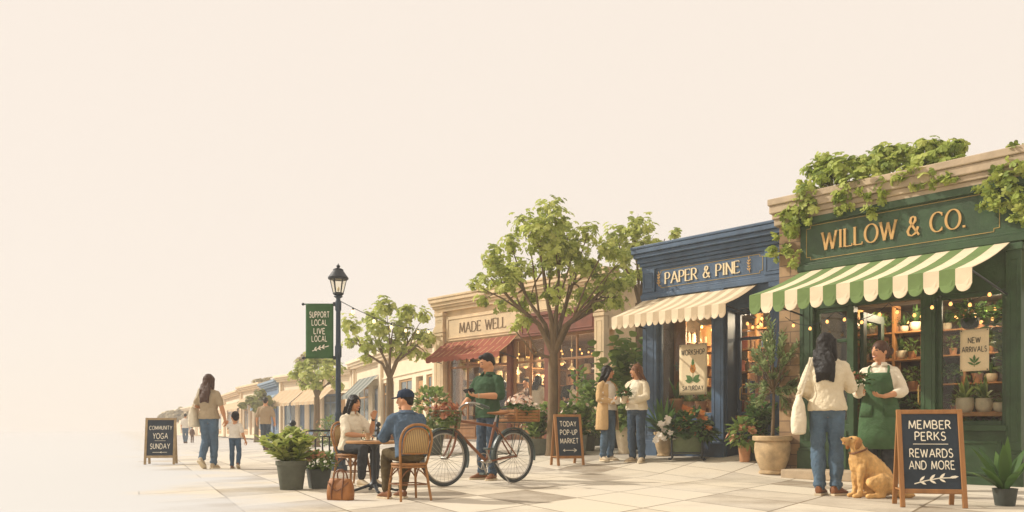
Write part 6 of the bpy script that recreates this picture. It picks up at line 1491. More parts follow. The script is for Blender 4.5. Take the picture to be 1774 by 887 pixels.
def person(label, loc, heading, height, pose, top, bot, hair, skin=SKIN, hcol=HAIR_B, male=False, shoes=SHOE_B, hyaw=0., hpit=0., hroll=0., hs=1., detail=1., smile=False, sleeve=2., sleeve_m=None, hem=-.06, base=STAND, hands=None, cuff=True, extra=None, group=None, loose=.012, trou=.96, kid=False, collar=False):
    """pose overrides joints of a 1.70 m figure that faces +y; everything is then turned and scaled"""
    o = thing('person', label, 'person', loc, heading, group, height / (1.70 if base is STAND or True else 1))
    J = {k: (V(v) if isinstance(v, tuple) else v) for k, v in dict(base, **pose).items()}
    if kid: J['head'] = J['neck'] + (J['head'] - J['neck']) * 1.25
    prof = MAL if male else FEM
    if male and 'shL' not in pose: J['shL'] = J['shL'] * 1. + V((-.022, 0, 0)); J['shR'] = J['shR'] + V((.022, 0, 0))
    am = 1.15 if male else 1.; vx_ = .0075 / detail
    HA = head_axes(hyaw, hpit, hroll); hc = J['head']; H_ = lambda x, y, z: hc + HA @ (V((x, y, z)) * hs)
    # --- body
    M = MB(); torso(M, J, [(t, rx - .016, ry - .016) if t < .8 else (t, rx, ry) for t, rx, ry in prof])
    M.tube([J['neck'] - (J['neck'] - J['chest']).normalized() * .05, J['neck'], H_(0, -.015, -.06)], [.062 * am, .052 * am, .052 * am], 12, rounded=True)
    def hf(p, q):
        if p.z < 0: k = 1 - .34 * p.z * p.z; q = V((q.x * k, q.y * (1 - (.14 if p.y > 0 else .40) * p.z * p.z), q.z))
        if p.y > 0: q.y *= .95
        return q * hs
    M.ell(hc, (.076, .097, .118), HA, 20, 14, fn=hf)
    M.ell(H_(0, .070, -.088), (.026 * hs, .018 * hs, .020 * hs), HA)                         # chin
    M.tube([H_(0, .084, .022), H_(0, .102, -.012), H_(0, .106, -.026), H_(0, .088, -.034)], [.008 * hs, .010 * hs, .0135 * hs, .010 * hs], 8, rounded=True)
    for sx in (-1, 1): M.ell(H_(sx * .078, -.008, -.008), (.010 * hs, .020 * hs, .030 * hs), HA, 10, 7)
    for sd, k in ((-1, 'L'), (1, 'R')): M.tube([J['neck'] + V((0, 0, .01)), J['neck'].lerp(J['sh' + k], .5) + V((0, 0, .012)), J['sh' + k]], [.040, .043, .048 * am], 10, rounded=True)
    for sd, k in ((-1, 'L'), (1, 'R')):
        limb(M, J['sh' + k], J['el' + k], J['wr' + k], .050 * am, .039 * am, .026 * am, .006)
        hd = (hands or {}).get(k); fa = (J['wr' + k] - J['el' + k]).normalized()
        d_ = V(hd[0]) if hd and hd[0] else fa; nr = V(hd[1]) if hd and hd[1] else V((-sd, .3, .0)); hand(M, J['wr' + k], d_, nr, 1 if (d_.cross(nr)).dot(V((0, 1, 0))) > 0 else -1, hd[2] if hd else .5, (1.1 if male else 1.) * (1.15 if kid else 1))
        limb(M, J['hip' + k], J['kn' + k], J['an' + k], .062, .046, .034, .006)
    b = M.build('body', skin, o); bake(b, vx_, 1)
    # --- face
    if hs and detail >= .6:
        for sx in (-1, 1):
            e = MB()
            if smile: e.tube([H_(sx * .045, .078, .004), H_(sx * .033, .0865, .011), H_(sx * .020, .0865, .005)], .0042 * hs, 6)
            else: e.ell(H_(sx * .032, .0825, .006), (.0125 * hs, .0055 * hs, .0075 * hs), HA, 10, 7)
            e.build('eye', EYE, b, smooth=True)
            e = MB(); e.tube([H_(sx * .052, .073, .026), H_(sx * .036, .0855, .033), H_(sx * .017, .0895, .029)], [.003 * hs, .0045 * hs, .0045 * hs], 6); e.build('eyebrow', BROW, b, smooth=True)
        e = MB()
        if smile:
            e.tube(smooth_path([H_(-.029, .078, -.050), H_(-.014, .0895, -.058), H_(0, .092, -.060), H_(.014, .0895, -.058), H_(.029, .078, -.050)], 3), .0036 * hs, 6, flat=1.2); e.build('teeth', TEETH, b, smooth=True); e = MB()
            for zz_ in (-.003, .006): e.tube(smooth_path([H_(-.032, .076, -.049), H_(-.014, .0905, -.058 + zz_ * -.9), H_(.014, .0905, -.058 + zz_ * -.9), H_(.032, .076, -.049)], 3), .0030 * hs, 6)
        else: e.tube([H_(-.024, .081, -.056), H_(0, .0915, -.055), H_(.024, .081, -.056)], [.003 * hs, .006 * hs, .003 * hs], 8)
        e.build('lips', LIP, b, smooth=True)
    # --- clothes
    vc = .010 / detail
    M = MB(); torso(M, J, prof, loose, -.2, .28)
    for k in 'LR': limb(M, J['hip' + k], J['kn' + k], J['an' + k], .084, .060, .047, .010, loose * .9, 1 + trou)
    t_ = M.build('trousers', bot, o); bake(t_, vc, 2, .022, .075)
    if cuff:
        for k in 'LR':
            d_ = (J['an' + k] - J['kn' + k]); e = J['kn' + k] + d_ * trou; dn = d_.normalized()
            M = MB(); M.tube([e - dn * .04, e - dn * .035, e, e + dn * .004], [.060, .066, .066, .058], 14); M.build('cuff', bot, t_, smooth=True)
    M = MB(); lo = loose + .017
    torso(M, J, prof, lo, hem, .95, hem=(hem - .04, .165 if not male else .165, .118)); 
    c0, a0_, b0_ = spine(J, .955); M.tube([spine(J, .90)[0], c0, c0 + (J['neck'] - J['chest']).normalized() * .02], [.10, .078 * am, .066 * am], 14)
    for k in 'LR': M.tube([J['neck'].lerp(J['sh' + k], .12) + V((0, 0, -.012)), J['neck'].lerp(J['sh' + k], .5) + V((0, 0, .008)), J['sh' + k]], [.046, .050, .056 * am], 10, rounded=True); limb(M, J['sh' + k], J['el' + k], J['wr' + k], .052 * am, .046 * am, .034 * am, .004, lo * .6, sleeve)
    s_ = M.build('shirt', top, o); bake(s_, vc, 2, .022, .07)
    if collar:
        nd = (H_(0, -.015, -.06) - J['neck']).normalized(); ca = J['neck'] + V((0, .002, -.006)); M = MB(); rg = []
        for z, rx, ry in ((-.012, .080, .074), (.012, .068, .064), (.030, .064, .060), (.034, .070, .067), (.014, .082, .080), (-.012, .098, .094)):
            rg.append(ering(ca + nd * z, V((1, 0, 0)), V((0, 1, 0)), rx * am, ry * am, 22, 1., math.pi / 2 + .28, math.pi / 2 + 2 * math.pi - .28, False))
        M.v = [tuple(p) for r_ in rg for p in r_]; M.f = [(i * 22 + q, i * 22 + q + 1, i * 22 + 23 + q, i * 22 + 22 + q) for i in range(5) for q in range(21)]; M.m = [0] * len(M.f)
        co_ = M.build('collar', top, s_, smooth=True); q = co_.modifiers.new('thick', 'SOLIDIFY'); q.thickness = .006; q.offset = 0
    for k, sd in (('L', -1), ('R', 1)):
        an = J['an' + k]; yw = J['toe' + k]; pt_ = J['pit' + k]; fm = Matrix.Rotation(yw, 3, 'Z') @ Matrix.Rotation(pt_, 3, 'X'); g_ = lambda x, y, z: an + fm @ V((x, y, z))
        M = MB(); rings = []
        for y, hw, zt in ((-.075, .012, -.03), (-.068, .030, .01), (-.03, .036, .035), (.02, .038, .03), (.07, .043, .0), (.12, .046, -.022), (.155, .040, -.034), (.178, .022, -.046), (.186, .008, -.055)):
            rings.append([g_(hw * math.copysign(abs(math.cos(t)) ** .8, math.cos(t)), y, max(-.068, (zt - .068) / 2 + (zt + .068) / 2 * math.sin(t))) for t in [2 * math.pi * i / 14 for i in range(14)]])
        M.loft(rings); sh = M.build('shoe', shoes, o, smooth=True)
        M = MB(); so_ = [(.034, -.078), (.044, -.02), (.040, .03), (.050, .11), (.042, .17), (.018, .195)]; pl = [(x, y) for x, y in so_] + [(-x, y) for x, y in so_[::-1]]
        M.prism(pl, lambda x, y, d: g_(x, y, d), -.083, -.062); M.build('sole', SOLE if shoes is not SHOE_B else shoes, sh)
    # --- hair
    M = MB()
    def hr(pts, rx, ry):
        rings = []
        for (x, y, z), a, c in zip(pts, rx, ry):
            HB = head_axes(hyaw * (1 - .75 * clamp((-.04 - z) / .16)), hpit * (1 - clamp((-.04 - z) / .1)), 0) if z < -.04 else HA
            rings.append(ering(hc + HB @ (V((x, y, z)) * hs), HB @ V((1, 0, 0)), HB @ V((0, 1, 0)), a * hs, c * hs, 14))
        M.loft(rings)
    if hair == 'short':
        M.ell(H_(0, -.022, .040), (.083 * hs, .098 * hs, .098 * hs), HA); M.ell(H_(0, -.062, -.012), (.066 * hs, .048 * hs, .062 * hs), HA); M.ell(H_(.012, .045, .095), (.058 * hs, .048 * hs, .034 * hs), HA)
        for sx in (-1, 1): M.ell(H_(sx * .068, -.008, .025), (.015 * hs, .026 * hs, .04 * hs), HA)
    else:
        M.ell(H_(0, -.016, .026), (.090 * hs, .104 * hs, .108 * hs), HA)
        if hair == 'bun':
            M.ell(H_(0, -.06, -.025), (.07 * hs, .055 * hs, .06 * hs), HA); M.ell(H_(0, -.152, .012), (.056 * hs, .050 * hs, .056 * hs), HA)
        else:
            L = {'long': .29, 'mid': .24, 'bob': .17}[hair]
            hr([(0, -.03, .07), (0, -.045, .0), (0, -.080, -.11), (.01, -.118, -.10 - L * .4), (-.008, -.145, -.10 - L * .7), (.0, -.142, -.10 - L * .95)], [.083, .090, .090, .092, .084, .045], [.075, .075, .062, .058, .054, .03])
            for sx in (-1, 1):
                hr([(sx * .03, .035, .088), (sx * .070, .032, .05), (sx * .088, .012, -.03), (sx * .094, -.01, -.11), (sx * .088, -.03, -.13 - L * .35)], [.02, .024, .022, .024, .012], [.02, .028, .034, .034, .015])
                for q in range(3): x0 = sx * (.022 + .026 * q); hr([(x0, -.09, -.05), (x0 * 1.1, -.125, -.16), (x0 * .95, -.150, -.12 - L * .6), (x0 * 1.05, -.155, -.10 - L * (.98 + .04 * q))], [.030, .034, .032, .012], [.022, .024, .022, .010])
    h_ = M.build('hair', hcol, o); bake(h_, .0075 / max(.8, detail), 3, .014 if hair not in ('short', 'bun') else .006, .035)
    o['J'] = 0; del o['J']
    return o, J, H_, s_
def rel(o, v):
    """a point of a figure's own space in the world"""
    return Matrix.LocRotScale(o.location, o.rotation_euler, o.scale) @ V(v)
def tote(label, o, sh, c, w_, h, d, name='tote_bag', tilt=0., swing=None):
    """soft canvas bag with its straps over a shoulder, in the wearer's space"""
    t = thing(name, label, 'bag', o.location, o.rotation_euler.z, None, o.scale.x); c = V(c); rings = []
    for z, kx, ky in ((0, .86, .75), (.03, .98, 1.0), (.35, 1.03, 1.12), (.7, .98, .85), (.96, .90, .35), (1., .9, .30)):
        rings.append(ering(c + V((tilt * (1 - z) * h, 0, -h + z * h)), V((0, 1, 0)), V((1, 0, 0)), w_ / 2 * kx, d / 2 * ky, 24, .55))
    M = MB(); M.loft(rings); b = M.build('bag_body', TOTE, t); bake(b, .012, 2, .02, .10)
    for dx in (-.02, .02):
        M = MB(); A1, B1 = c + V((dx, -w_ * .25, -.02)), c + V((dx, w_ * .25, -.02)); S_ = V(sh)
        M.tube(smooth_path([A1, A1.lerp(S_ + V((0, -.06, -.02)), .6), S_ + V((dx * .6, -.05, .0)), S_ + V((dx * .6, 0, .025)), S_ + V((dx * .6, .05, .0)), B1.lerp(S_ + V((0, .06, -.02)), .6), B1]), .011, 6, flat=.35); M.build('strap', TOTE, t, smooth=True)
    return t

# --- mother and child on the bare ground
f = at(362, 812); c_ = at(407, 812)
mo, J, H_, _ = person('woman in oat tee and blue jeans walking away hand in hand with a small boy', f, R(-8), 1.63,
    dict(anL=(-.05, -.16, .17), knL=(-.075, .02, .52), pitL=-.6, anR=(.05, .07, .085), knR=(.07, .06, .49), elL=(-.235, -.05, 1.14), wrL=(-.15, .15, 1.10), elR=(.245, -.01, 1.12), wrR=(.285, .05, .88)),
    OAT, DENIM, 'long', hcol=HAIR_D, shoes=SHOE_C, hyaw=R(-22), sleeve=.75, hands={'R': ((.15, .1, -1), (-1, 0, 0), .8)}, hem=-.0)
tote('cream canvas tote on the shoulder of the woman walking with the boy', mo, (-.155, -.015, 1.43), (-.265, -.02, 1.11), .30, .36, .13)
wm = rel(mo, (.30, .06, .80)); sc_ = .98 / 1.70
lx = V((wm.x - c_.x, wm.y - c_.y, (wm.z - c_.z))) / sc_
hl = Matrix.Rotation(-R(4), 3, 'Z') @ lx
wl_ = V((hl.x, hl.y, hl.z)); shl = V((-.15, 0, 1.30)); dd_ = wl_ - shl
wl_ = shl + dd_.normalized() * min(dd_.length, .56)
person('small dark-haired boy in white tee holding the hand of the woman with the tote', c_, R(4), .98,
    dict(neck=(0, -.01, 1.34), chest=(0, 0, 1.15), head=(0, .01, 1.50), shL=tuple(shl), shR=(.15, 0, 1.30), elL=tuple(shl.lerp(wl_, .5) + V((0, -.03, -.03))), wrL=tuple(wl_), elR=(.24, -.05, 1.06), wrR=(.30, .04, .84),
         anL=(-.10, .05, .085), anR=(.13, -.14, .15), knR=(.12, .02, .49), pitR=-.5), WHITE, DENIM_K, 'short', hcol=HAIR_B, shoes=SHOE_T, hs=1.42, sleeve=.75, hyaw=R(30), kid=True, hem=.05, detail=.8, male=False, hands={'L': ((.2, .1, .9), (0, 1, 0), .9)})
f = at(460, 780)
person('man in sand shirt and dark jeans walking away along the street', f, R(4), 1.74, dict(anL=(-.05, .10, .085), anR=(.07, -.15, .16), knR=(.08, .03, .49), pitR=-.5, elL=(-.26, -.03, 1.12), wrL=(-.29, .05, .90), elR=(.26, -.03, 1.12), wrR=(.29, .02, .90)),
    SAND, DENIM_D, 'short', male=True, sleeve=1.0, detail=.6, hem=-.1)
f = at(321, 768)
person('small far figure in white shirt and blue trousers', f, R(8), 1.50, dict(anL=(-.06, .06, .085), anR=(.07, -.08, .09)), WHITE, DENIM, 'short', detail=.45, sleeve=1., hem=-.05)
f = at(333, 767)
person('small far child in dark brown beside the figure in white', f, R(8), .85, dict(), SHOE_B, SHOE_B, 'short', detail=.45, hs=1.2, kid=True)

# --- the couple at the cafe table
def seat_at(p): return V((p.x, p.y, p.z))
wo, J, H_, _ = person('smiling woman in cream blouse seated at the cafe table', wom_p, CH_W, 1.70 * .83,
    dict(pel=(0, -.06, .545), chest=(0, -.02, .86), neck=(0, .0, 1.05), head=(0, .035, 1.20), shL=(-.150, 0, .965), shR=(.150, 0, .965),
         elL=(-.22, .16, .76), wrL=(-.15, .30, .98), elR=(.20, .14, .745), wrR=(.03, .33, .725), knL=(-.11, .38, .55), knR=(.10, .38, .545), anL=(-.02, .50, .085), anR=(.12, .36, .085), hipL=(-.085, -.04, .535), hipR=(.085, -.04, .535)),
    BLOUSE, CHAR, 'mid', collar=True, hcol=HAIR_B, shoes=SHOE_C, base=SIT, hyaw=R(12), hpit=R(-4), smile=True, sleeve=.78, hem=-.02, trou=.88, cuff=False, hands={'L': ((-.05, .15, 1), (.3, 1, 0), .75), 'R': ((-.7, .6, .0), (0, 0, -1), .5)})
man_, J2, H2, _ = person('man in chambray shirt and navy cap seated with his back turned at the cafe table', man_p, CH_M, 1.70 * .80,
    dict(pel=(0, -.06, .545), chest=(0, .03, .86), neck=(0, .07, 1.05), head=(0, .12, 1.20), shL=(-.172, .06, .965), shR=(.172, .06, .965), elL=(-.25, .20, .745), wrL=(-.12, .40, .76), elR=(.245, .22, .74), wrR=(.06, .40, .80),
         knL=(-.14, .36, .56), knR=(.14, .36, .55), anL=(-.17, .28, .085), anR=(.04, .30, .085), hipL=(-.09, -.04, .535), hipR=(.09, -.04, .535), toeL=R(12), toeR=R(8)),
    CHAMB, OLIV, 'short', male=True, collar=True, shoes=SHOE_T, base=SIT, hyaw=R(44), hpit=R(-3), sleeve=1.85, hem=-.02, trou=.93, cuff=False, hands={'L': ((.5, .8, .1), (0, 0, -1), .6), 'R': ((-.5, .5, .5), (-1, .2, .3), .7)})
NAVY = cloth('navy_cap', '#2b3647', .15)
M = MB(); HA2 = head_axes(R(44), R(-3)); M.ell(H2(0, -.014, .050), (.092, .110, .088), HA2, 20, 12, fn=lambda p, q: V((q.x, q.y, max(q.z, -.018)))); M.ell(H2(0, -.014, .139), (.008, .008, .006), HA2)
cp = M.build('cap', NAVY, man_, smooth=True, angle=60)
M = MB(); bri = [[H2(.066 * math.cos(t) * k, .072 + (.098 * k - .004) * math.sin(t), .036 - .012 * k * math.sin(t) + dz) for t in [math.pi * i / 14 for i in range(15)]] for k, dz in ((1.05, 0), (1.05, .007))]
M.v = [tuple(p) for r_ in bri for p in r_]; M.f = [tuple(range(15)), tuple(range(29, 14, -1))] + [(i, i + 1, 16 + i, 15 + i) for i in range(14)] + [(14, 0, 15, 29)]; M.m = [0] * len(M.f); M.build('brim', NAVY, cp)
p = rel(man_, (.035, .50, .865)); ph_ = thing('phone', 'dark phone held up by the man in the navy cap', 'phone', p, CH_M + R(20), None, SC); M = MB(); M.box(-.036, .036, -.005, .005, -.07, .07); b_ = M.build('phone_body', mat('phone_black', '#1c2126', .25, .05, 5), ph_, bevel=.004); b_.rotation_euler = (R(-25), R(-18), 0)
p = rel(wo, (-.155, .315, 1.085)); sn = thing('biscuit', 'small pale biscuit held up in the hand of the smiling woman', 'biscuit', p, 0, None, SC); M = MB(); M.lathe([(0, -.006), (.018, -.006), (.022, 0), (.018, .006), (0, .006)], 12); q = M.build('crumb', CER, sn, smooth=True); q.rotation_euler = (R(70), 0, R(30))
M = MB(); wv = J['elL'].lerp(J['wrL'], .93); dv_ = (J['wrL'] - J['elL']).normalized(); M.tube([wv - dv_ * .012, wv + dv_ * .012], [.031, .031], 12); M.build('watch', IRON, wo, smooth=True)

# --- the man with the bicycle
f = at(845, 831); f.z = ground_z(f.x, f.y)
bm, J, H_, _ = person('man in forest green shirt looking at his phone behind the bicycle', f, R(142), 1.69,
    dict(elR=(.275, .05, 1.12), wrR=(.28, .24, .95), elL=(-.235, .02, 1.13), wrL=(-.02, .25, 1.13), anL=(-.13, .05, .085), anR=(.10, .0, .085), knL=(-.12, .06, .49), toeL=R(15), toeR=R(-25)),
    FGREEN, JEANG, 'short', male=True, collar=True, shoes=SHOE_T, hyaw=R(-34), hpit=R(-20), sleeve=.95, hem=-.12, hands={'L': ((.9, .35, .15), (0, -.2, 1), .7), 'R': ((.1, .8, -.4), (0, -.2, -1), .9)})
M = MB(); wv = J['elL'].lerp(J['wrL'], .93); dv_ = (J['wrL'] - J['elL']).normalized(); M.tube([wv - dv_ * .01, wv + dv_ * .01], [.034, .034], 12); M.build('wristband', SHOE_C, bm, smooth=True)
p = rel(bm, (.075, .30, 1.20)); ph_ = thing('phone', 'black phone in the hand of the man in the green shirt', 'phone', p, R(142)); M = MB(); M.box(-.075, .075, -.038, .038, -.005, .005); b_ = M.build('phone_body', MATS['phone_black'], ph_, bevel=.004); b_.rotation_euler = (R(35), R(10), R(15))

# --- two women talking between the shops
f = at(1052, 799)
w1_, J, H_, _ = person('woman with long black hair in a long beige cardigan chatting', f, R(-140), 1.67, dict(elL=(-.235, .04, 1.12), wrL=(.03, .25, 1.10), elR=(.235, .02, 1.10), wrR=(-.03, .23, 1.05), toeL=R(10), toeR=R(-15)),
    WHITE, DENIM, 'long', hcol=HAIR_B, shoes=SHOE_C, hyaw=R(42), smile=True, sleeve=2., hem=.02, hands={'L': ((.8, .5, .4), (0, 1, 0), .6), 'R': ((-.9, .3, .1), (0, 0, 1), .6)})
def open_coat(o, J, m, prof, gap, thi, sleeves, inf=.032, name='cardigan'):
    M = MB(); rings = []
    lv = [(t, rx, ry) for t, rx, ry in prof if -.06 <= t <= .93]; low = [(thi, .19, .14), (thi * .5 - .03, .18, .13)] if thi < -.1 else []
    for t, rx, ry in low + lv:
        c, a, b = spine(J, t)
        g = gap if t < .8 else gap * .75
        rings.append(ering(c, a, b, rx + inf, ry + inf, 24, .9, math.pi / 2 + g, math.pi / 2 + 2 * math.pi - g, False))
    n = 24; M.v = [tuple(p) for r_ in rings for p in r_]; M.f = [(i * n + q, i * n + q + 1, (i + 1) * n + q + 1, (i + 1) * n + q) for i in range(len(rings) - 1) for q in range(n - 1)]; M.m = [0] * len(M.f)
    c = M.build(name, m, o, smooth=True); q = c.modifiers.new('thick', 'SOLIDIFY'); q.thickness = .012; q.offset = 1
    q = c.modifiers.new('sub', 'SUBSURF'); q.levels = q.render_levels = 1
    M = MB()
    for k in 'LR': M.tube([J['neck'].lerp(J['sh' + k], .2) + V((0, 0, -.004)), J['neck'].lerp(J['sh' + k], .55) + V((0, 0, .012)), J['sh' + k]], [.05, .056, .066], 10, rounded=True); limb(M, J['sh' + k], J['el' + k], J['wr' + k], .060, .053, .042, .004, .014, sleeves)
    s = M.build('sleeve', m, c); bake(s, .011, 3, .016, .08)
open_coat(w1_, J, CARD, FEM, .55, -.72, 1.80)
f = at(1103, 801)
w2_, J, H_, _ = person('woman with brown bob in a short cream jacket holding a small bouquet', f, R(140), 1.66, dict(elL=(-.23, .05, 1.13), wrL=(-.04, .25, 1.05), elR=(.235, .05, 1.12), wrR=(.10, .27, 1.06), toeL=R(15), toeR=R(-15), anL=(-.11, .0, .085)),
    BLOUSE, DENIM_D, 'bob', hcol=HAIR_M, shoes=SHOE_C, hyaw=R(-46), smile=True, sleeve=2., hem=.02, hands={'L': ((.6, .5, .0), (0, -.3, 1), .7), 'R': ((-.5, .7, .1), (0, -.3, 1), .7)})
open_coat(w2_, J, KNIT, FEM, .50, -.10, 1.80)
p = rel(w2_, (.03, .34, 1.09)); bq = thing('bouquet', 'small dark bouquet in the hands of the woman in the cream jacket', 'bouquet', p); M = MB(); M.lathe([(0, -.05), (.03, -.05), (.06, .05), (0, .05)], 12); M.build('wrap', SHOE_C, bq, smooth=True); f_bush(.04, .11, .12, 110, .075, .045).build('foliage', L_DEEP, bq, smooth=True); f_bloom(.06, .10, .12, 16, .028, .5).build('blooms', L_RUSTY, bq, smooth=True)
p = rel(w1_, (.11, .33, 1.16)); kp = thing('sunglasses', 'dark sunglasses in the hand of the woman in the long cardigan', 'sunglasses', p, R(-60))
for sx in (-1, 1): M = MB(); M.ell((sx * .032, 0, 0), (.026, .004, .02)); M.build('lens', IRON, kp, smooth=True)
M = MB(); M.tube([(-.058, 0, .01), (-.01, 0, .012), (.01, 0, .012), (.058, 0, .01)], .003, 5); M.tube([(.058, 0, .01), (.06, .11, .01)], .003, 5); M.tube([(-.058, 0, .01), (-.06, .11, .01)], .003, 5); M.build('frame', IRON, kp, smooth=True)

# --- shopper and shopkeeper at the green door
f = at(1433, 858)
sh_, J, H_, _ = person('woman with long black hair in cream sweater and jeans, seen from behind', f, R(-16), 1.66, dict(elL=(-.235, -.02, 1.12), wrL=(-.13, .17, 1.03), elR=(.245, .04, 1.12), wrR=(.22, .26, 1.19), toeR=R(-40), toeL=R(-20), anL=(-.075, -.02, .085), anR=(.085, -.03, .085)),
    KNIT, DENIM, 'long', hcol=HAIR_B, shoes=SHOE_T, hyaw=R(-48), smile=True, sleeve=1.97, hem=-.02, loose=.014, hands={'R': ((-.1, .5, .9), (-.3, 1, 0), .7)})
tote('cream canvas tote bag hanging at the left side of the shopper in the cream sweater', sh_, (-.16, -.015, 1.425), (-.285, -.03, 1.06), .30, .42, .14)
p = rel(sh_, (.22, .34, 1.24)); pl_ = thing('plant_sprig', 'small green sprig between the fingers of the shopper in the cream sweater', 'sprig', p); M = MB(); M.tube([(0, 0, -.05), (.01, 0, .05)], .004, 5); M.build('stem', STEM, pl_); f_bush(.02, .055, .10, 36, .05, .02).build('foliage', L_OLIVE, pl_, smooth=True)
f = at(1522, 838); f.z = .02
f = V((xy(1524, 9.15), 9.15, 0.0))
ak, J, H_, _ = person('smiling shopkeeper in a green apron and white shirt at the green door', f, R(150), 1.67, dict(elL=(-.25, .02, 1.12), wrL=(-.07, .25, 1.06), elR=(.235, .02, 1.12), wrR=(.17, .29, 1.08), anL=(-.10, .02, .085), toeL=R(10), toeR=R(-20)),
    BLOUSE, CHAR, 'bun', collar=True, hcol=HAIR_D, shoes=SHOE_C, hyaw=R(-36), smile=True, sleeve=1.35, hem=-.02, hands={'L': ((.75, .5, .1), (0, -.3, 1), .6), 'R': ((-.1, .9, .2), (-1, .1, .2), .9)})
M = MB(); rings = []; inf = .036
for t, rx, ry, g in ((-.88, .20, .15, 1.9), (-.55, .19, .145, 1.9), (-.25, .18, .135, 1.9), (-.05, .17, .12, 1.9), (.12, .152, .108, 1.85), (.28, .132, .097, 1.75), (.34, .128, .094, 1.25), (.48, .138, .104, .95), (.62, .148, .116, .80), (.76, .152, .108, .66), (.80, .152, .104, .64)):
    c, a, b = spine(J, t); rings.append(ering(c, a, b, rx + inf, ry + inf, 22, .9, math.pi / 2 - g, math.pi / 2 + g, False))
n = 22; M.v = [tuple(p) for r_ in rings for p in r_]; M.f = [(i * n + q, i * n + q + 1, (i + 1) * n + q + 1, (i + 1) * n + q) for i in range(len(rings) - 1) for q in range(n - 1)]; M.m = [0] * len(M.f)
ap = M.build('apron', APRON, ak, smooth=True); q = ap.modifiers.new('thick', 'SOLIDIFY'); q.thickness = .008; q.offset = 1
for sx in (-1, 1):
    M = MB(); c, a, b = spine(J, .79); c2, a2, b2 = spine(J, .97); M.tube(smooth_path([c + a * sx * .10 + b * .135, spine(J, .9)[0] + a * sx * .105 + b * .105, J['neck'] + a * sx * .085 + V((0, -.01, -.005)), spine(J, .8)[0] + a * sx * .07 - b * .12]), .013, 6, flat=.5); M.build('apron_strap', APRON, ap, smooth=True)
    rr = []
    for t, rx, ry in ((-.17, .177, .13), (.0, .17, .122), (.09, .158, .112)):
        c, a, b = spine(J, t); rr.append(ering(c, a, b, rx + inf + .012, ry + inf + .012, 8, .9, math.pi / 2 - sx * .25, math.pi / 2 - sx * 1.05, False))
    M = MB(); M.v = [tuple(p) for r_ in rr for p in r_]; M.f = [(i * 8 + q, i * 8 + q + 1, i * 8 + 9 + q, i * 8 + 8 + q) for i in range(2) for q in range(7)]; M.m = [0] * 14; po_ = M.build('pocket', APRON, ap, smooth=True); q = po_.modifiers.new('thick', 'SOLIDIFY'); q.thickness = .006; q.offset = 0
p = rel(ak, (.15, .36, 1.06)); pp = thing('potted_plant', 'small potted plant with rusty blooms held out by the shopkeeper', 'potted plant', p); pot_mesh('taper', .055, .12, PALEPOT, pp); f_bush(.10, .12, .14, 110, .08, .045).build('foliage', L_DEEP, pp, smooth=True); f_bloom(.12, .11, .14, 18, .03, .5).build('blooms', L_RUSTY, pp, smooth=True); stems_mesh(.1, .08, .1, 5, .004, pp)
for ch_ in pp.children: ch_.rotation_euler = (R(-8), R(-14), 0)

# --- customers inside the cafe
def guest(px_, y, label, hd, h, top, bot, hair, **k):
    person(label, Mf.world(cu(px_), y, .03), hd, h, dict(elL=(-.22, .05, 1.12), wrL=(-.10, .26, 1.05), elR=(.22, .05, 1.12), wrR=(.10, .26, 1.08)), top, bot, hair, detail=.5, group='customers inside the cafe', **k)
guest(897, .75, 'customer in a cream top with dark bob in the middle cafe window', R(-40), 1.66, BLOUSE, CHAR, 'bob', sleeve=1.9)
guest(921, 1.5, 'customer in dark clothes behind the one in the cream top', R(150), 1.7, CHAR, CHAR, 'short', male=True)
guest(968, .75, 'customer with long dark hair and cream top in the right cafe window', R(-20), 1.64, BLOUSE, CHAR, 'long', sleeve=1.)
guest(1000, 1.15, 'customer in a blue top facing the long-haired one in the right window', R(95), 1.66, CHAMB, DENIM_D, 'short', male=True)
guest(800, 1.6, 'dim customer in slate clothes at the left of the cafe window', R(-60), 1.66, JEANG, CHAR, 'bob')
guest(818, 2.1, 'dim customer in brown standing deeper behind the left window', R(120), 1.72, SHOE_B, CHAR, 'short', male=True)
guest(862, 1.9, 'dim customer in olive behind the man with the phone', R(100), 1.70, OLIV, CHAR, 'short', male=True)

# ------------------------------------------------------------------ the golden dog
FUR = mat('golden_fur', '#c6985c', .75, .3, 14, .7, 45, stretch=(1, 1, .6), warm='#d3a666')
f = at(1503, 862); dg = thing('dog', 'golden retriever sitting and looking up at the shopper', 'dog', f, R(90), None, 1.0)
m = f.y / F; hgt = 108 * m; k = hgt / .74                      # built .74 m tall facing +y
M = MB(); D_ = lambda *a: V(a) * k
M.tube([D_(0, -.20, .15), D_(0, -.14, .25), D_(0, -.04, .36), D_(0, .06, .46), D_(0, .10, .52)], [x * k for x in (.135, .148, .142, .125, .100)], 16, rounded=True)   # back sloping up to the withers
M.tube([D_(0, .03, .28), D_(0, .10, .38), D_(0, .125, .46)], [x * k for x in (.10, .112, .10)], 14, rounded=True)                                     # deep chest
M.tube([D_(0, .09, .50), D_(0, .12, .58), D_(0, .145, .64)], [x * k for x in (.098, .082, .072)], 14, rounded=True)                                   # neck
HD = Matrix.Rotation(R(16), 3, 'Z') @ Matrix.Rotation(R(20), 3, 'X'); hc_ = D_(0, .165, .665); h_ = lambda x, y, z: hc_ + HD @ (V((x, y, z)) * k)
M.ell(hc_, (.070 * k, .082 * k, .068 * k), HD); M.tube([h_(0, .05, -.012), h_(0, .10, -.022), h_(0, .155, -.026)], [.045 * k, .036 * k, .027 * k], 12, rounded=True); M.tube([h_(0, .04, -.045), h_(0, .09, -.066), h_(0, .128, -.072)], [.028 * k, .021 * k, .015 * k], 10, rounded=True)
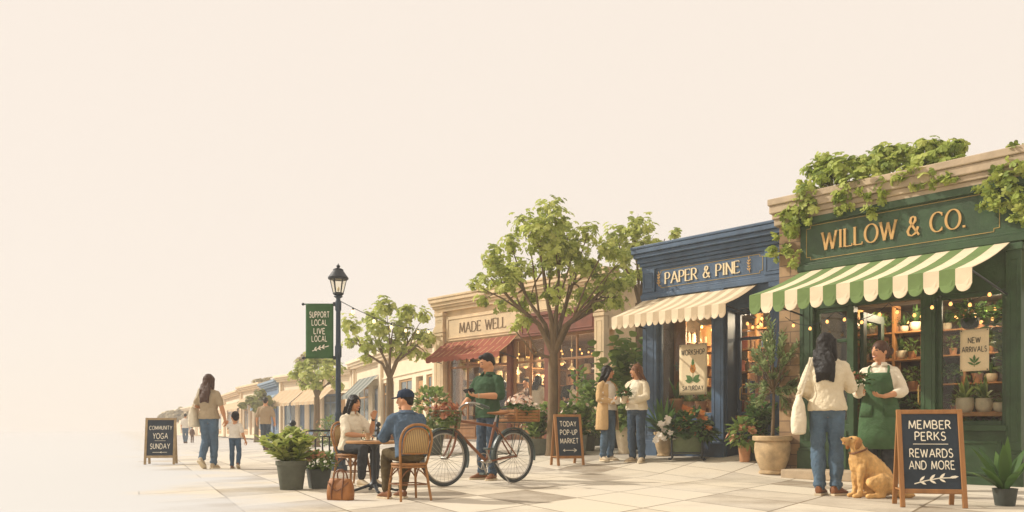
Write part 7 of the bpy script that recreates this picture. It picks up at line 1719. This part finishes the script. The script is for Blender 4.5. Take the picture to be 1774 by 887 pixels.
for sx in (-1, 1):
    M.tube([D_(sx * .075, .10, .36), D_(sx * .078, .12, .22), D_(sx * .076, .115, .12), D_(sx * .076, .125, .045)], [x * k for x in (.062, .042, .033, .031)], 10, rounded=True)   # straight front leg
    M.tube([D_(sx * .076, .12, .028), D_(sx * .078, .185, .024)], [.033 * k, .028 * k], 10, rounded=True)
    M.tube([D_(sx * .10, -.18, .17), D_(sx * .135, -.08, .20), D_(sx * .15, .02, .19)], [x * k for x in (.12, .105, .065)], 12, rounded=True)       # thigh with the knee forward
    M.tube([D_(sx * .15, .025, .18), D_(sx * .15, -.06, .10), D_(sx * .145, -.12, .05)], [x * k for x in (.055, .04, .034)], 10, rounded=True)      # shank back to the hock
    M.tube([D_(sx * .145, -.12, .035), D_(sx * .15, -.02, .028), D_(sx * .152, .06, .026)], [x * k for x in (.034, .032, .032)], 10, rounded=True)   # hind foot flat
M.tube([D_(0, -.28, .09), D_(-.02, -.38, .05), D_(-.06, -.46, .04), D_(-.12, -.50, .035)], [x * k for x in (.055, .06, .052, .018)], 10, rounded=True)
b = M.build('body', FUR, dg); bake(b, .009, 3, .016, .035)
for sx in (-1, 1):
    M = MB(); rings = [ering(h_(sx * x, y, z), HD @ V((0, 1, 0)), HD @ V((1, 0, 0)), rx * k, ry * k, 10) for x, y, z, rx, ry in ((.055, -.015, .055, .02, .012), (.078, -.018, .025, .038, .014), (.088, -.012, -.03, .042, .012), (.085, -.006, -.075, .030, .010), (.08, -.0, -.098, .010, .006))]
    M.loft(rings); M.build('ear', mat('darker_fur', '#a87640', .8, .25, 14, .6, 45), dg, smooth=True)
    MB().ell(h_(sx * .034, .070, .018), (.011 * k, .008 * k, .011 * k), HD).build('eye', EYE, dg, smooth=True)
MB().ell(h_(0, .180, -.014), (.018 * k, .014 * k, .014 * k), HD).build('nose', EYE, dg, smooth=True)
M = MB(); M.tube([h_(0, .06, -.050), h_(0, .115, -.056), h_(0, .135, -.06)], [.018 * k, .017 * k, .012 * k], 8, flat=.5); M.build('tongue', LIP, dg, smooth=True)
M = MB(); cc = D_(0, .112, .555); nd = V((0, .35, 1)).normalized(); cx_, cy_ = perp(nd); M.tube([cc + cx_ * math.cos(t) * .104 * k + cy_ * math.sin(t) * .100 * k for t in [2 * math.pi * i / 28 for i in range(28)]], .011 * k, 6, close=True); M.build('collar', LEAD, dg, smooth=True)
